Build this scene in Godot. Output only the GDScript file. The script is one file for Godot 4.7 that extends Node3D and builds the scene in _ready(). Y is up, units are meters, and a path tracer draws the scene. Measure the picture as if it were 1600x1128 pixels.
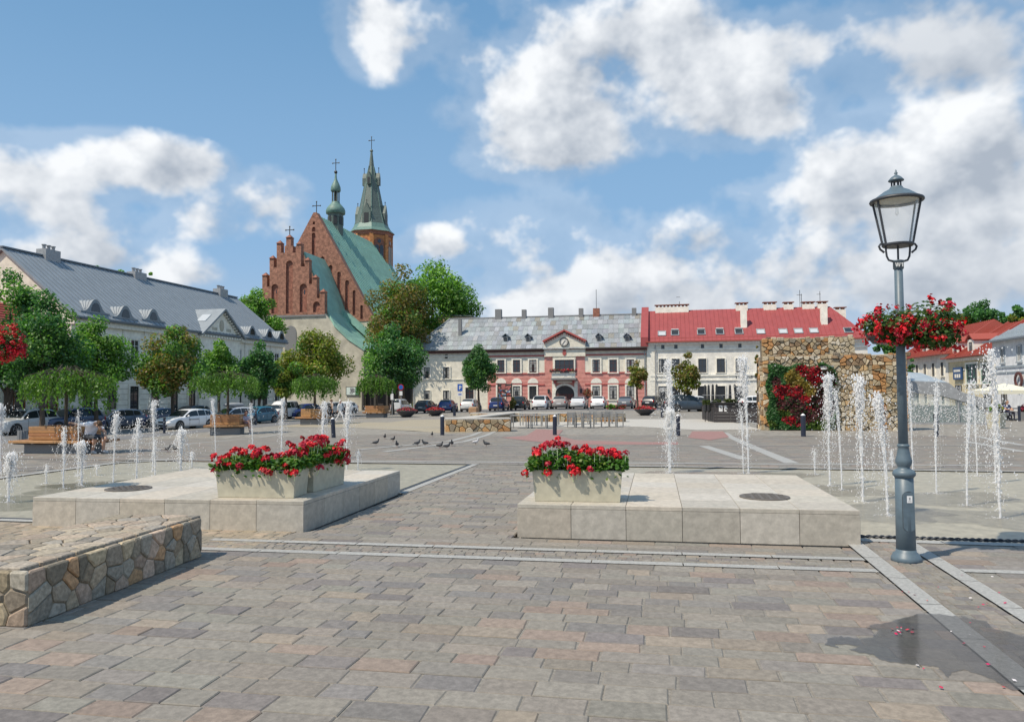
extends Node3D
# A market square with plinths, fountain jets, a church, a town hall and parked cars. World: -Z runs along the square, +Y up, metres.

const F := 1170.0
const EYE := Vector3(0, 1.7, 0)
const YAW := 11.59
const PITCH := 2.32
const ROLL := -0.35
const DARK := Color(0.03, 0.03, 0.035)
var cam_basis := Basis()
var used := {}
var M := {}
var tex := {}
var meshes := {}
var rng := RandomNumberGenerator.new()

# ------------------------------------------------------------------ mesh builder
class MB:
	var v := PackedVector3Array()
	var c := PackedColorArray()
	var ix := PackedInt32Array()
	var col := Color.WHITE
	var T := Transform3D()

	func quad(a: Vector3, b: Vector3, d: Vector3, e: Vector3) -> void:
		var n := v.size()
		v.append(T * a); v.append(T * b); v.append(T * d); v.append(T * e)
		for i in 4: c.append(col)
		ix.append(n); ix.append(n + 2); ix.append(n + 1); ix.append(n); ix.append(n + 3); ix.append(n + 2)

	func tri(a: Vector3, b: Vector3, d: Vector3) -> void:
		var n := v.size()
		v.append(T * a); v.append(T * b); v.append(T * d)
		for i in 3: c.append(col)
		ix.append(n); ix.append(n + 2); ix.append(n + 1)

	func hexa(p: Array) -> void:  # 8 corners: bottom four counter-clockwise from above, then the top four
		quad(p[4], p[5], p[6], p[7]); quad(p[3], p[2], p[1], p[0])
		for i in 4:
			var j := (i + 1) % 4
			quad(p[i], p[j], p[j + 4], p[i + 4])

	func box(at: Vector3, s: Vector3) -> void:
		var h := s / 2
		hexa([at + Vector3(-h.x, -h.y, h.z), at + Vector3(h.x, -h.y, h.z), at + Vector3(h.x, -h.y, -h.z), at + Vector3(-h.x, -h.y, -h.z),
			at + Vector3(-h.x, h.y, h.z), at + Vector3(h.x, h.y, h.z), at + Vector3(h.x, h.y, -h.z), at + Vector3(-h.x, h.y, -h.z)])

	func slab(poly: Array, y0: float, y1: float, bev := 0.0) -> void:  # convex polygon (Vector2 x,z), extruded up, its top edge chamfered
		var n := poly.size()
		var mid := Vector2.ZERO
		for p in poly: mid += p
		mid /= n
		var inn := []
		for p in poly:
			var d: Vector2 = mid - p
			inn.append(p + d.normalized() * minf(bev * 1.4, d.length() * 0.4))
		for i in n:
			var j := (i + 1) % n
			quad(Vector3(poly[i].x, y0, poly[i].y), Vector3(poly[j].x, y0, poly[j].y), Vector3(poly[j].x, y1 - bev, poly[j].y), Vector3(poly[i].x, y1 - bev, poly[i].y))
			if bev > 0:
				quad(Vector3(poly[i].x, y1 - bev, poly[i].y), Vector3(poly[j].x, y1 - bev, poly[j].y), Vector3(inn[j].x, y1, inn[j].y), Vector3(inn[i].x, y1, inn[i].y))
		for i in range(1, n - 1):
			tri(Vector3(inn[0].x, y1, inn[0].y), Vector3(inn[i].x, y1, inn[i].y), Vector3(inn[i + 1].x, y1, inn[i + 1].y))

	func cbox(at: Vector3, s: Vector3, b: float) -> void:  # box with all edges chamfered
		var h := s / 2
		b = minf(b, minf(h.x, minf(h.y, h.z)) * 0.9)
		var f := func(sx, sy, sz, ax): return at + Vector3(sx * (h.x - (0.0 if ax == 0 else b)), sy * (h.y - (0.0 if ax == 1 else b)), sz * (h.z - (0.0 if ax == 2 else b)))
		for s1 in [-1, 1]:
			var q := [f.call(s1, -s1, 1, 0), f.call(s1, -s1, -1, 0), f.call(s1, s1, -1, 0), f.call(s1, s1, 1, 0)]
			quad(q[0], q[1], q[2], q[3])
			q = [f.call(-s1, s1, 1, 1), f.call(s1, s1, 1, 1), f.call(s1, s1, -1, 1), f.call(-s1, s1, -1, 1)]
			quad(q[0], q[1], q[2], q[3])
			q = [f.call(-s1, -1, s1, 2), f.call(s1, -1, s1, 2), f.call(s1, 1, s1, 2), f.call(-s1, 1, s1, 2)]
			quad(q[0], q[1], q[2], q[3])
			for s2 in [-1, 1]:
				quad(f.call(s1, s2, -1, 0), f.call(s1, s2, 1, 0), f.call(s1, s2, 1, 1), f.call(s1, s2, -1, 1)) if s1 * s2 > 0 else quad(f.call(s1, s2, 1, 0), f.call(s1, s2, -1, 0), f.call(s1, s2, -1, 1), f.call(s1, s2, 1, 1))
				quad(f.call(s1, -1, s2, 2), f.call(s1, -1, s2, 0), f.call(s1, 1, s2, 0), f.call(s1, 1, s2, 2)) if s1 * s2 > 0 else quad(f.call(s1, -1, s2, 0), f.call(s1, -1, s2, 2), f.call(s1, 1, s2, 2), f.call(s1, 1, s2, 0))
				quad(f.call(-1, s1, s2, 2), f.call(1, s1, s2, 2), f.call(1, s1, s2, 1), f.call(-1, s1, s2, 1)) if s1 * s2 > 0 else quad(f.call(-1, s1, s2, 1), f.call(1, s1, s2, 1), f.call(1, s1, s2, 2), f.call(-1, s1, s2, 2))
				for s3 in [-1, 1]:
					tri(f.call(s1, s2, s3, 0), f.call(s1, s2, s3, 1), f.call(s1, s2, s3, 2)) if s1 * s2 * s3 > 0 else tri(f.call(s1, s2, s3, 0), f.call(s1, s2, s3, 2), f.call(s1, s2, s3, 1))

	func rings(rs: Array, closed := true, cap0 := true, cap1 := true) -> void:  # lofts rings of equal point count
		for k in rs.size() - 1:
			var a: Array = rs[k]
			var b: Array = rs[k + 1]
			var n := a.size()
			for i in (n if closed else n - 1):
				var j := (i + 1) % n
				quad(a[i], a[j], b[j], b[i])
		if closed and cap0: fan(rs[0], true)
		if closed and cap1: fan(rs[-1], false)

	func fan(r: Array, back := false) -> void:
		var mid := Vector3.ZERO
		for p in r: mid += p
		mid /= r.size()
		for i in r.size():
			var j := (i + 1) % r.size()
			if back: tri(mid, r[j], r[i])
			else: tri(mid, r[i], r[j])

	func lathe(pro: Array, n := 16, at := Vector3.ZERO, caps := true) -> void:  # profile of Vector2(radius, y)
		var rs := []
		for p in pro:
			var r := []
			for i in n:
				var a := TAU * i / n
				r.append(at + Vector3(p.x * cos(a), p.y, -p.x * sin(a)))
			rs.append(r)
		rings(rs, true, caps, caps)

	func tube(path: Array, rad, n := 6, caps := true) -> void:  # rad: a number or one per point
		var rs := []
		var side := Vector3.ZERO
		for k in path.size():
			var d: Vector3 = (path[mini(k + 1, path.size() - 1)] - path[maxi(k - 1, 0)]).normalized()
			if side == Vector3.ZERO:
				side = d.cross(Vector3(0.31, 0.77, 0.55)).normalized()
			side = (side - d * side.dot(d)).normalized()
			var up := d.cross(side)
			var r: float = rad[k] if rad is Array else rad
			var ring := []
			for i in n:
				var a := TAU * i / n
				ring.append(path[k] + (side * cos(a) + up * sin(a)) * r)
			rs.append(ring)
		rings(rs, true, caps, caps)

	func beam(a: Vector3, b: Vector3, w: float, h: float, up := Vector3.UP) -> void:  # box along a-b
		var d := (b - a).normalized()
		if absf(d.dot(up)) > 0.98: up = Vector3.RIGHT
		var s := d.cross(up).normalized() * w / 2
		var u := s.normalized().cross(d).normalized() * h / 2
		hexa([a - s - u, b - s - u, b + s - u, a + s - u, a - s + u, b - s + u, b + s + u, a + s + u])

	func prism(poly: PackedVector2Array, z0: float, z1: float) -> void:  # outline in x,y, extruded from z0 (back) to z1 (front)
		var t := Geometry2D.triangulate_polygon(poly)
		for k in range(0, t.size(), 3):
			var p := [poly[t[k]], poly[t[k + 1]], poly[t[k + 2]]]
			if (p[1] - p[0]).cross(p[2] - p[0]) < 0: p = [p[0], p[2], p[1]]
			tri(Vector3(p[0].x, p[0].y, z1), Vector3(p[1].x, p[1].y, z1), Vector3(p[2].x, p[2].y, z1))
			tri(Vector3(p[0].x, p[0].y, z0), Vector3(p[2].x, p[2].y, z0), Vector3(p[1].x, p[1].y, z0))
		var ccw := not Geometry2D.is_polygon_clockwise(poly)
		for i in poly.size():
			var a := poly[i]
			var b := poly[(i + 1) % poly.size()]
			if not ccw:
				var s := a; a = b; b = s
			quad(Vector3(a.x, a.y, z1), Vector3(a.x, a.y, z0), Vector3(b.x, b.y, z0), Vector3(b.x, b.y, z1))

	func ball(at: Vector3, r: Vector3, n := 8, m := 5) -> void:
		var rs := []
		for k in range(1, m):
			var la := PI * (float(k) / m - 0.5)
			var ring := []
			for i in n:
				var a := TAU * i / n
				ring.append(at + Vector3(r.x * cos(la) * cos(a), r.y * sin(la), -r.z * cos(la) * sin(a)))
			rs.append(ring)
		rings(rs, true, false, false)
		for i in n:
			var j := (i + 1) % n
			tri(at - Vector3(0, r.y, 0), rs[0][j], rs[0][i])
			tri(at + Vector3(0, r.y, 0), rs[-1][i], rs[-1][j])

	func octa(at: Vector3, r: Vector3) -> void:
		var n := v.size()
		for d in [Vector3(r.x, 0, 0), Vector3(0, 0, -r.z), Vector3(-r.x, 0, 0), Vector3(0, 0, r.z), Vector3(0, r.y, 0), Vector3(0, -r.y, 0)]:
			v.append(T * (at + d)); c.append(col)
		for i in 4:
			var j := (i + 1) % 4
			ix.append(n + i); ix.append(n + 4); ix.append(n + j)
			ix.append(n + i); ix.append(n + j); ix.append(n + 5)

	func leaf(at: Vector3, a: Vector3, b: Vector3) -> void:  # a small rhomb with half-diagonals a and b
		var n := v.size()
		v.append(at - a); v.append(at - b); v.append(at + a); v.append(at + b)
		c.append(col); c.append(col); c.append(col); c.append(col)
		ix.append(n); ix.append(n + 1); ix.append(n + 2); ix.append(n); ix.append(n + 2); ix.append(n + 3)

	func mesh(smooth := false) -> ArrayMesh:
		var arr := []
		arr.resize(Mesh.ARRAY_MAX)
		arr[Mesh.ARRAY_VERTEX] = v
		arr[Mesh.ARRAY_COLOR] = c
		arr[Mesh.ARRAY_INDEX] = ix
		var am := ArrayMesh.new()
		am.add_surface_from_arrays(Mesh.PRIMITIVE_TRIANGLES, arr)
		if not smooth:
			return am
		var st := SurfaceTool.new()
		st.create_from(am, 0)
		st.generate_normals()
		return st.commit()

# ------------------------------------------------------------------ names, things, parts
func numbered(called: String) -> String:
	var n: int = used.get(called, 0)
	used[called] = n + 1
	return called if n == 0 else "%s_%03d" % [called, n]

func tag(o: Node, label: String, category: String, group := "") -> Node:
	o.set_meta("label", label)
	o.set_meta("category", category)
	if group != "": o.set_meta("group", group)
	return o

func thing(called: String, label: String, category: String, at := Vector3.ZERO, turn := 0.0, group := "") -> Node3D:
	rng.seed = label.hash()  # each thing keeps its own chance
	var o := Node3D.new()
	o.name = numbered(called)
	add_child(o)
	o.position = at
	o.rotation.y = turn
	tag(o, label, category, group)
	return o

func put(parent: Node, called: String, mesh: Mesh, mat: Material, kind := "") -> MeshInstance3D:
	var o := MeshInstance3D.new()
	o.name = numbered(called) if parent == self else called
	o.mesh = mesh
	o.material_override = mat
	parent.add_child(o, true)
	if kind != "": o.set_meta("kind", kind)
	return o

func part(parent: Node, called: String, mb: MB, mat: Material, smooth := false, kind := "") -> MeshInstance3D:
	return put(parent, called, mb.mesh(smooth), mat, kind)

func structure(called: String, mb: MB, mat: Material) -> MeshInstance3D:
	return put(self, called, mb.mesh(), mat, "structure")

func copy(o: Node3D, label: String, at: Vector3, turn := 0.0) -> Node3D:
	var k: Node3D = o.duplicate()
	k.name = numbered(String(o.name).rstrip("0123456789").trim_suffix("_"))
	add_child(k)
	k.position = at
	k.rotation.y = turn
	k.set_meta("label", label)
	return k

# ------------------------------------------------------------------ where things stand
func ground(x: float, z: float) -> float:  # the square falls gently away, most on its left side
	var far := clampf((-z - 17.0) / 18.0, 0, 1)
	return -0.4 * far - 0.55 * far * clampf((-x - 13.0) / 22.0, 0, 1)

func on_ground(x: float, z: float, up := 0.0) -> Vector3:
	return Vector3(x, ground(x, z) + up, z)

func sight(px: float, py: float) -> Vector3:
	return cam_basis * Vector3((px - 800.0) / F, -(py - 564.0) / F, -1)

func gp(px: float, py: float, up := 0.0) -> Vector3:  # where a line of sight meets the ground
	var d := sight(px, py)
	var t := 20.0
	for i in 24:
		var p := EYE + d * t
		t = clampf((ground(p.x, p.z) + up - EYE.y) / minf(d.y, -0.004), 0.5, 300)
	return EYE + d * t

func on_z(px: float, py: float, z: float) -> Vector3:
	var d := sight(px, py)
	return EYE + d * (z / d.z)

func on_x(px: float, py: float, x: float) -> Vector3:
	var d := sight(px, py)
	return EYE + d * (x / d.x)

func depth_of(p: Vector3) -> float:
	return (p - EYE).dot(-cam_basis.z)

func at(px: float, py: float, depth: float) -> Vector3:
	return EYE + sight(px, py) * depth

func rise(p: Vector3, py0: float, py1: float) -> float:  # metres between two heights of the picture at p's distance
	return (py0 - py1) * depth_of(p) / F

func rf(a: float, b: float) -> float:
	return rng.randf_range(a, b)

func v2(p: Vector3) -> Vector2:
	return Vector2(p.x, p.z)

# ------------------------------------------------------------------ materials
func noise_tex(key: String, freq: float, lo: float, hi: float, size := 512, oct := 4, gain := 0.5) -> NoiseTexture2D:
	if tex.has(key): return tex[key]
	var n := FastNoiseLite.new()
	n.noise_type = FastNoiseLite.TYPE_SIMPLEX_SMOOTH
	n.fractal_gain = gain
	n.frequency = freq
	n.fractal_octaves = oct
	n.seed = hash(key) % 1000
	var t := NoiseTexture2D.new()
	t.width = size
	t.height = size
	t.seamless = true
	t.noise = n
	var g := Gradient.new()
	g.set_color(0, Color(lo, lo, lo))
	g.set_color(1, Color(hi, hi, hi))
	t.color_ramp = g
	tex[key] = t
	return t

func mat(key: String, c: Color, rough := 0.8, grain = null, scale := 1.0, bump := 0.0, tint := false) -> StandardMaterial3D:
	if M.has(key): return M[key]
	var m := StandardMaterial3D.new()
	m.resource_name = key
	var k := 1.0  # a grain texture darkens on average; this puts the given colour back
	if grain != null:
		var g: Gradient = grain.color_ramp
		k = 1.0 / pow((g.get_color(0).r + g.get_color(1).r) / 2, 2.2)
	m.albedo_color = Color(c.r * k, c.g * k, c.b * k, c.a).linear_to_srgb()
	m.roughness = rough
	m.vertex_color_use_as_albedo = tint
	if grain != null:
		m.albedo_texture = grain
		m.uv1_triplanar = true
		m.uv1_world_triplanar = true
		m.uv1_scale = Vector3.ONE * scale
		if bump > 0:
			m.heightmap_enabled = true
			m.heightmap_texture = grain
			m.heightmap_scale = bump
	M[key] = m
	return m

func make_materials() -> void:
	var fine = noise_tex("fine", 0.06, 0.74, 1.0, 512, 5)
	var speck = noise_tex("speck", 0.25, 0.62, 1.0, 512, 3)
	var mottle = noise_tex("mottle", 0.015, 0.68, 1.0, 512, 6)
	var soft = noise_tex("soft", 0.012, 0.86, 1.0, 512, 5)
	mat("paver", Color(1, 1, 1), 0.75, noise_tex("slab", 0.02, 0.72, 1.0, 1024, 7, 0.78), 0.55, 0.2, true)
	mat("mortar", Color(0.22, 0.205, 0.18), 0.9, fine, 1.0)
	mat("mortar_far", Color(0.245, 0.228, 0.20), 0.9, mottle, 0.3)
	mat("mortar_dark", Color(0.25, 0.21, 0.15), 0.95, fine, 2.0)
	mat("strip", Color(0.345, 0.345, 0.33), 0.75, tex.slab, 0.9, 0.1, true)
	mat("granite", Color(1, 1, 1), 0.62, noise_tex("granite", 0.012, 0.80, 1.0, 1024, 7, 0.72), 0.6, 0.02, true)
	mat("stone", Color(1, 1, 1), 0.85, noise_tex("rock", 0.02, 0.62, 1.0, 1024, 7, 0.6), 0.9, 0.5, true)
	mat("far_stone", Color(1, 1, 1), 0.9, tex.rock, 0.5, 0, true)
	mat("asphalt", Color(0.17, 0.17, 0.175), 0.85, fine, 0.5)
	mat("tan_setts", Color(0.33, 0.29, 0.215), 0.85, tex.slab, 0.3)
	mat("red_setts", Color(0.29, 0.165, 0.15), 0.85, tex.slab, 0.3)
	mat("pale_setts", Color(0.46, 0.44, 0.40), 0.8, fine, 0.5)
	mat("wet_floor", Color(0.33, 0.305, 0.235), 0.42, tex.slab, 0.18)
	mat("iron", Color(0.045, 0.05, 0.06), 0.5, fine, 2.0)
	mat("manhole", Color(0.13, 0.115, 0.10), 0.6, speck, 3.0, 0.3)
	mat("lamp_grey", Color(0.105, 0.15, 0.185), 0.45, soft, 2.0)
	mat("bollard", Color(0.022, 0.028, 0.05), 0.4)
	mat("bollard_cap", Color(0.75, 0.75, 0.75), 0.4)
	mat("cream_box", Color(0.50, 0.47, 0.36), 0.55, soft, 1.2)
	mat("soil", Color(0.05, 0.035, 0.025), 0.95)
	mat("blossom", Color(1, 1, 1), 0.55, null, 1, 0, true)
	M.blossom.backlight_enabled = true
	M.blossom.backlight = Color(0.35, 0.35, 0.35)
	mat("leaves", Color(1, 1, 1), 0.5, null, 1, 0, true)
	M.leaves.backlight_enabled = true
	M.leaves.backlight = Color(0.9, 1.0, 0.6)
	mat("bark", Color(0.085, 0.065, 0.05), 0.9, mottle, 2.0)
	mat("water", Color(1.0, 1.0, 1.0, 0.72), 0.3, null)
	M.water.transparency = BaseMaterial3D.TRANSPARENCY_ALPHA
	M.water.backlight_enabled = true
	M.water.backlight = Color(1.0, 1.0, 1.0)
	mat("wood", Color(1, 1, 1), 0.5, noise_tex("woodgrain", 0.02, 0.7, 1.0, 512, 4), 1.6, 0, true)
	M.wood.uv1_scale = Vector3(0.5, 8, 8)
	mat("concrete", Color(0.21, 0.215, 0.22), 0.8, fine, 1.0)
	mat("cream_wall", Color(0.74, 0.70, 0.59), 0.9, soft, 0.2)
	mat("white_wall", Color(0.78, 0.75, 0.68), 0.9, soft, 0.2)
	mat("grey_white", Color(0.70, 0.71, 0.72), 0.9, soft, 0.2)
	mat("pale_wall", Color(0.85, 0.825, 0.735), 0.9, soft, 0.2)
	mat("old_plaster", Color(0.50, 0.47, 0.385), 0.92, noise_tex("stain", 0.01, 0.78, 1.0, 512, 6, 0.6), 0.09)
	mat("yellow_wall", Color(0.62, 0.54, 0.36), 0.9, soft, 0.2)
	mat("tan_wall", Color(0.42, 0.30, 0.18), 0.9, soft, 0.2)
	mat("pink_wall", Color(0.62, 0.28, 0.24), 0.9, soft, 0.2)
	mat("pink_trim", Color(0.42, 0.10, 0.09), 0.85, soft, 0.3)
	mat("white_trim", Color(0.80, 0.77, 0.68), 0.85, soft, 0.4)
	mat("zinc", Color(0.25, 0.285, 0.315), 0.6, soft, 0.15)
	mat("zinc_seam", Color(0.16, 0.195, 0.23), 0.45)
	mat("red_roof", Color(0.31, 0.062, 0.062), 0.6, soft, 0.15)
	mat("red_tiles", Color(0.33, 0.07, 0.05), 0.7, fine, 0.4)
	mat("slates", Color(1, 1, 1), 0.55, mottle, 0.6, 0, true)
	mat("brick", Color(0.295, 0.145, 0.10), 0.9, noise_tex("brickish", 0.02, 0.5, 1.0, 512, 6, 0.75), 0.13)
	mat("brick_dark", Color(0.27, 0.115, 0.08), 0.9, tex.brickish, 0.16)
	mat("brick_orange", Color(0.50, 0.21, 0.08), 0.9, tex.brickish, 0.14)
	mat("verdigris", Color(0.235, 0.435, 0.365), 0.6, tex.stain, 0.07)
	mat("copper_dark", Color(0.105, 0.14, 0.125), 0.6, mottle, 0.3)
	mat("verdigris_dark", Color(0.12, 0.215, 0.185), 0.55, mottle, 0.3)
	mat("zinc_light", Color(0.33, 0.38, 0.42), 0.45, soft, 0.2)
	mat("sign_blue", Color(0.03, 0.08, 0.2), 0.5)
	mat("sign_parking", Color(0.02, 0.10, 0.42), 0.5)
	mat("panel_green", Color(0.02, 0.045, 0.02), 0.9)
	mat("ruin_mortar", Color(0.15, 0.12, 0.08), 0.95, fine, 2.0)
	mat("far_stone_plain", Color(0.40, 0.33, 0.24), 0.9, mottle, 1.2)
	mat("cream_cloth", Color(0.72, 0.69, 0.55), 0.9)
	mat("tinted_glass", Color(0.5, 0.6, 0.6, 0.3), 0.05)
	M.tinted_glass.transparency = BaseMaterial3D.TRANSPARENCY_ALPHA
	mat("dark_metal", Color(0.03, 0.032, 0.035), 0.5)
	mat("black_boards", Color(0.045, 0.04, 0.042), 0.7, fine, 1.0)
	mat("grey_metal", Color(0.32, 0.33, 0.34), 0.4, soft, 0.5)
	mat("steel", Color(0.26, 0.26, 0.255), 0.5)
	mat("frame_brown", Color(0.10, 0.032, 0.028), 0.6)
	mat("frame_dark", Color(0.06, 0.055, 0.05), 0.6)
	mat("frame_white", Color(0.7, 0.7, 0.68), 0.6)
	mat("frame_green", Color(0.03, 0.17, 0.13), 0.5)
	mat("frame_orange", Color(0.35, 0.12, 0.04), 0.6)
	mat("skylight_blind", Color(0.5, 0.53, 0.55), 0.2)
	mat("curtain", Color(0.34, 0.34, 0.33), 0.12)
	mat("pane", Color(0.035, 0.04, 0.048), 0.07)
	M.pane.metallic_specular = 0.6
	mat("glass", Color(0.9, 0.95, 0.95, 0.16), 0.04)
	M.glass.transparency = BaseMaterial3D.TRANSPARENCY_ALPHA
	mat("car_paint", Color(1, 1, 1), 0.3, null, 1, 0, true)
	M.car_paint.clearcoat_enabled = true
	M.car_paint.clearcoat = 0.8
	M.car_paint.clearcoat_roughness = 0.06
	mat("tyre", Color(0.02, 0.02, 0.02), 0.9)
	mat("rim", Color(0.45, 0.46, 0.47), 0.35)
	M.rim.metallic = 0.7
	mat("car_glass", Color(0.025, 0.032, 0.036), 0.05)
	mat("head_lamp", Color(0.75, 0.77, 0.8), 0.12)
	mat("tail_lamp", Color(0.35, 0.012, 0.012), 0.2)
	mat("plate", Color(0.8, 0.8, 0.8), 0.5)
	mat("black_plastic", Color(0.025, 0.025, 0.027), 0.6)
	mat("painted", Color(1, 1, 1), 0.6, null, 1, 0, true)
	mat("cloth", Color(1, 1, 1), 0.9, null, 1, 0, true)
	mat("feather", Color(1, 1, 1), 0.7, null, 1, 0, true)

# ------------------------------------------------------------------ sky
var sky_noise := FastNoiseLite.new()
var sky_soft := FastNoiseLite.new()
var blobs := []
var sky_rows := []
const SW := 4096
const SH := 2048

func blob(az: float, el: float, ra: float, re: float, dens := 1.0, bright := 1.0) -> void:
	blobs.append([az, el, ra * 1.18, re * 1.22, dens, bright])

func cloud(px: float, py: float, rx: float, ry: float, dens := 1.0, bright := 1.0) -> void:
	var d := sight(px, py).normalized()
	blob(atan2(d.x, -d.z), asin(d.y), rx / F, ry / F, dens, bright)

func sky_row(r: int) -> void:
	var out := PackedFloat32Array()
	out.resize(SW * 3)
	var el := PI * (0.5 - (r + 0.5) / SH)
	var s := sin(el)
	var ce := cos(el)
	var base := Color(0.40, 0.50, 0.62).lerp(Color(0.235, 0.40, 0.61), smoothstep(0.0, 0.2, s)).lerp(Color(0.115, 0.26, 0.46), smoothstep(0.14, 0.6, s))
	var dens := PackedFloat32Array()
	var low := PackedFloat32Array()
	var lum := PackedFloat32Array()
	dens.resize(SW)
	low.resize(SW)
	lum.resize(SW)
	for b in blobs:
		var qy: float = (el - b[1]) / b[3]
		if absf(qy) > 1.5: continue
		var half := int(minf(SW / 2.0 - 1, 1.5 * b[2] / ce / TAU * SW))
		var mid := int(b[0] / TAU * SW)
		for k in range(-half, half + 1):
			var qx: float = k * TAU / SW * ce / b[2]
			var q := qx * qx + (qy * qy if qy > 0 else qy * qy * 1.7)
			if q < 2.2:
				var i := posmod(mid + k, SW)
				var val: float = (1.0 - q) * b[4]
				if val > -1.0:
					var g := pow(val + 1.0, 4.0)
					dens[i] += g
					low[i] += qy * g
					lum[i] += b[5] * g
	for i in SW:
		var c := base
		if dens[i] > 0.0001:
			low[i] /= dens[i]
			lum[i] /= dens[i]
			dens[i] = pow(dens[i], 0.25)
			var az := (i + 0.5) / SW * TAU
			var d := Vector3(sin(az) * ce, s, -cos(az) * ce)
			var q := d * 100.0
			q.y *= 1.25
			var n := sky_noise.get_noise_3dv(q)
			var n2 := sky_noise.get_noise_3dv(q + Vector3(-2.4, 3.4, 1.0))
			var w := sky_soft.get_noise_3dv(q)
			var h := dens[i] - 1.27 + n * 2.2 + w * 0.5
			var a := smoothstep(-0.2, 0.95, h) * 0.97
			a = maxf(a, clampf((dens[i] - 0.6) * 0.4 + n * 0.7 + w * 0.5, 0, 0.2) * smoothstep(0.05, 0.85, dens[i]))
			if a > 0.0:
				var lit := clampf(0.62 + (n - n2) * 1.25 + low[i] * 0.22 - maxf(0, h - 0.5) * 0.12 + w * 0.2, 0, 1)
				lit = lit * lum[i]
				var cc := Color(0.36, 0.405, 0.47).lerp(Color(0.83, 0.845, 0.86), lit)
				c = base.lerp(cc, a)
		out[i * 3] = c.r
		out[i * 3 + 1] = c.g
		out[i * 3 + 2] = c.b
	sky_rows[r] = out

func make_sky() -> Sky:
	sky_noise.noise_type = FastNoiseLite.TYPE_SIMPLEX_SMOOTH
	sky_noise.seed = 11
	sky_noise.frequency = 0.055
	sky_noise.fractal_octaves = 6
	sky_noise.fractal_gain = 0.57
	sky_soft.noise_type = FastNoiseLite.TYPE_SIMPLEX_SMOOTH
	sky_soft.seed = 5
	sky_soft.frequency = 0.03
	sky_soft.fractal_octaves = 2
	cloud(850, 190, 120, 90, 1.25); cloud(940, 150, 130, 110, 1.3, 0.96); cloud(1010, 70, 80, 60, 1.15); cloud(1140, 185, 100, 55, 1.1, 0.95); cloud(790, 245, 70, 35, 0.9, 0.9)
	cloud(1000, 210, 190, 60, 1.0, 0.85)
	cloud(595, 50, 56, 58, 0.75, 0.92); cloud(770, 60, 70, 55, 0.5, 0.8); cloud(1050, 130, 130, 90, 1.2, 0.95); cloud(860, 120, 60, 40, 0.8, 0.95)
	cloud(1420, 20, 170, 45, 1.1, 0.6); cloud(1540, 60, 140, 70, 1.2, 0.5); cloud(1270, 60, 45, 45, 0.55, 0.85)
	cloud(1500, 235, 140, 70, 1.2); cloud(1400, 250, 110, 55, 1.1, 0.97); cloud(1330, 300, 110, 50, 1.15, 0.95); cloud(1560, 310, 160, 70, 1.2, 0.78); cloud(1450, 330, 180, 50, 1.0, 0.8)
	cloud(1100, 375, 80, 45, 1.35); cloud(1010, 410, 100, 42, 1.2); cloud(1180, 420, 110, 42, 1.3, 0.9); cloud(1090, 450, 190, 40, 1.1, 0.82); cloud(1320, 430, 120, 50, 1.3, 0.9); cloud(1450, 450, 140, 55, 1.2, 0.55)
	cloud(1250, 470, 260, 36, 1.2, 0.5); cloud(1520, 430, 150, 60, 1.2, 0.5)
	cloud(130, 270, 120, 42, 1.2, 0.97); cloud(230, 270, 100, 38, 1.15, 0.97); cloud(60, 300, 90, 42, 1.1, 0.9); cloud(290, 265, 50, 26, 0.9)
	cloud(420, 310, 58, 34, 1.15); cloud(380, 345, 90, 36, 1.0, 0.88); cloud(170, 400, 90, 28, 0.95, 0.9); cloud(60, 390, 80, 26, 0.9, 0.88); cloud(280, 430, 60, 20, 0.8, 0.9); cloud(90, 345, 120, 22, 0.7, 0.85)
	cloud(680, 385, 42, 26, 1.05); cloud(640, 395, 36, 18, 0.8, 0.92); cloud(800, 470, 60, 18, 0.9, 0.92); cloud(900, 475, 70, 20, 0.9, 0.92); cloud(760, 480, 90, 24, 0.8, 0.85); cloud(1180, 300, 60, 16, 0.5, 0.8); cloud(850, 420, 22, 10, 0.6, 0.9)
	cloud(1300, 400, 420, 110, 0.8, 0.85); cloud(1100, 480, 560, 50, 0.9, 0.8)
	var rs := RandomNumberGenerator.new()
	rs.seed = 77
	for k in 75:  # the same kind of sky all round
		var az := rs.randf_range(-PI, PI)
		if absf(wrapf(az - deg_to_rad(-YAW), -PI, PI)) < 0.68: continue
		var el := 0.06 + 0.85 * pow(rs.randf(), 1.4)
		var size := rs.randf_range(0.05, 0.13) * (0.7 + el * 0.6)
		blob(az, el, size * rs.randf_range(1.1, 1.8), size * 0.55, rs.randf_range(0.9, 1.25), rs.randf_range(0.8, 1.0))
	for k in 14:
		var az := rs.randf_range(-PI, PI)
		blob(az, rs.randf_range(0.75, 1.25), rs.randf_range(0.08, 0.14), rs.randf_range(0.05, 0.1), 1.0, rs.randf_range(0.85, 1.0))
	sky_rows.resize(SH)
	var id := WorkerThreadPool.add_group_task(sky_row, SH / 2 + 2)
	WorkerThreadPool.wait_for_group_task_completion(id)
	var low := PackedFloat32Array()
	low.resize(SW * 3)
	for i in SW:
		low[i * 3] = 0.24; low[i * 3 + 1] = 0.23; low[i * 3 + 2] = 0.21
	var data := PackedByteArray()
	var low_bytes := low.to_byte_array()
	for r in SH:
		data.append_array(sky_rows[r].to_byte_array() if r < SH / 2 + 2 else low_bytes)
	sky_rows.clear()
	var im := Image.create_from_data(SW, SH, false, Image.FORMAT_RGBF, data)
	var m := PanoramaSkyMaterial.new()
	m.panorama = ImageTexture.create_from_image(im)
	var s := Sky.new()
	s.sky_material = m
	return s

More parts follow.
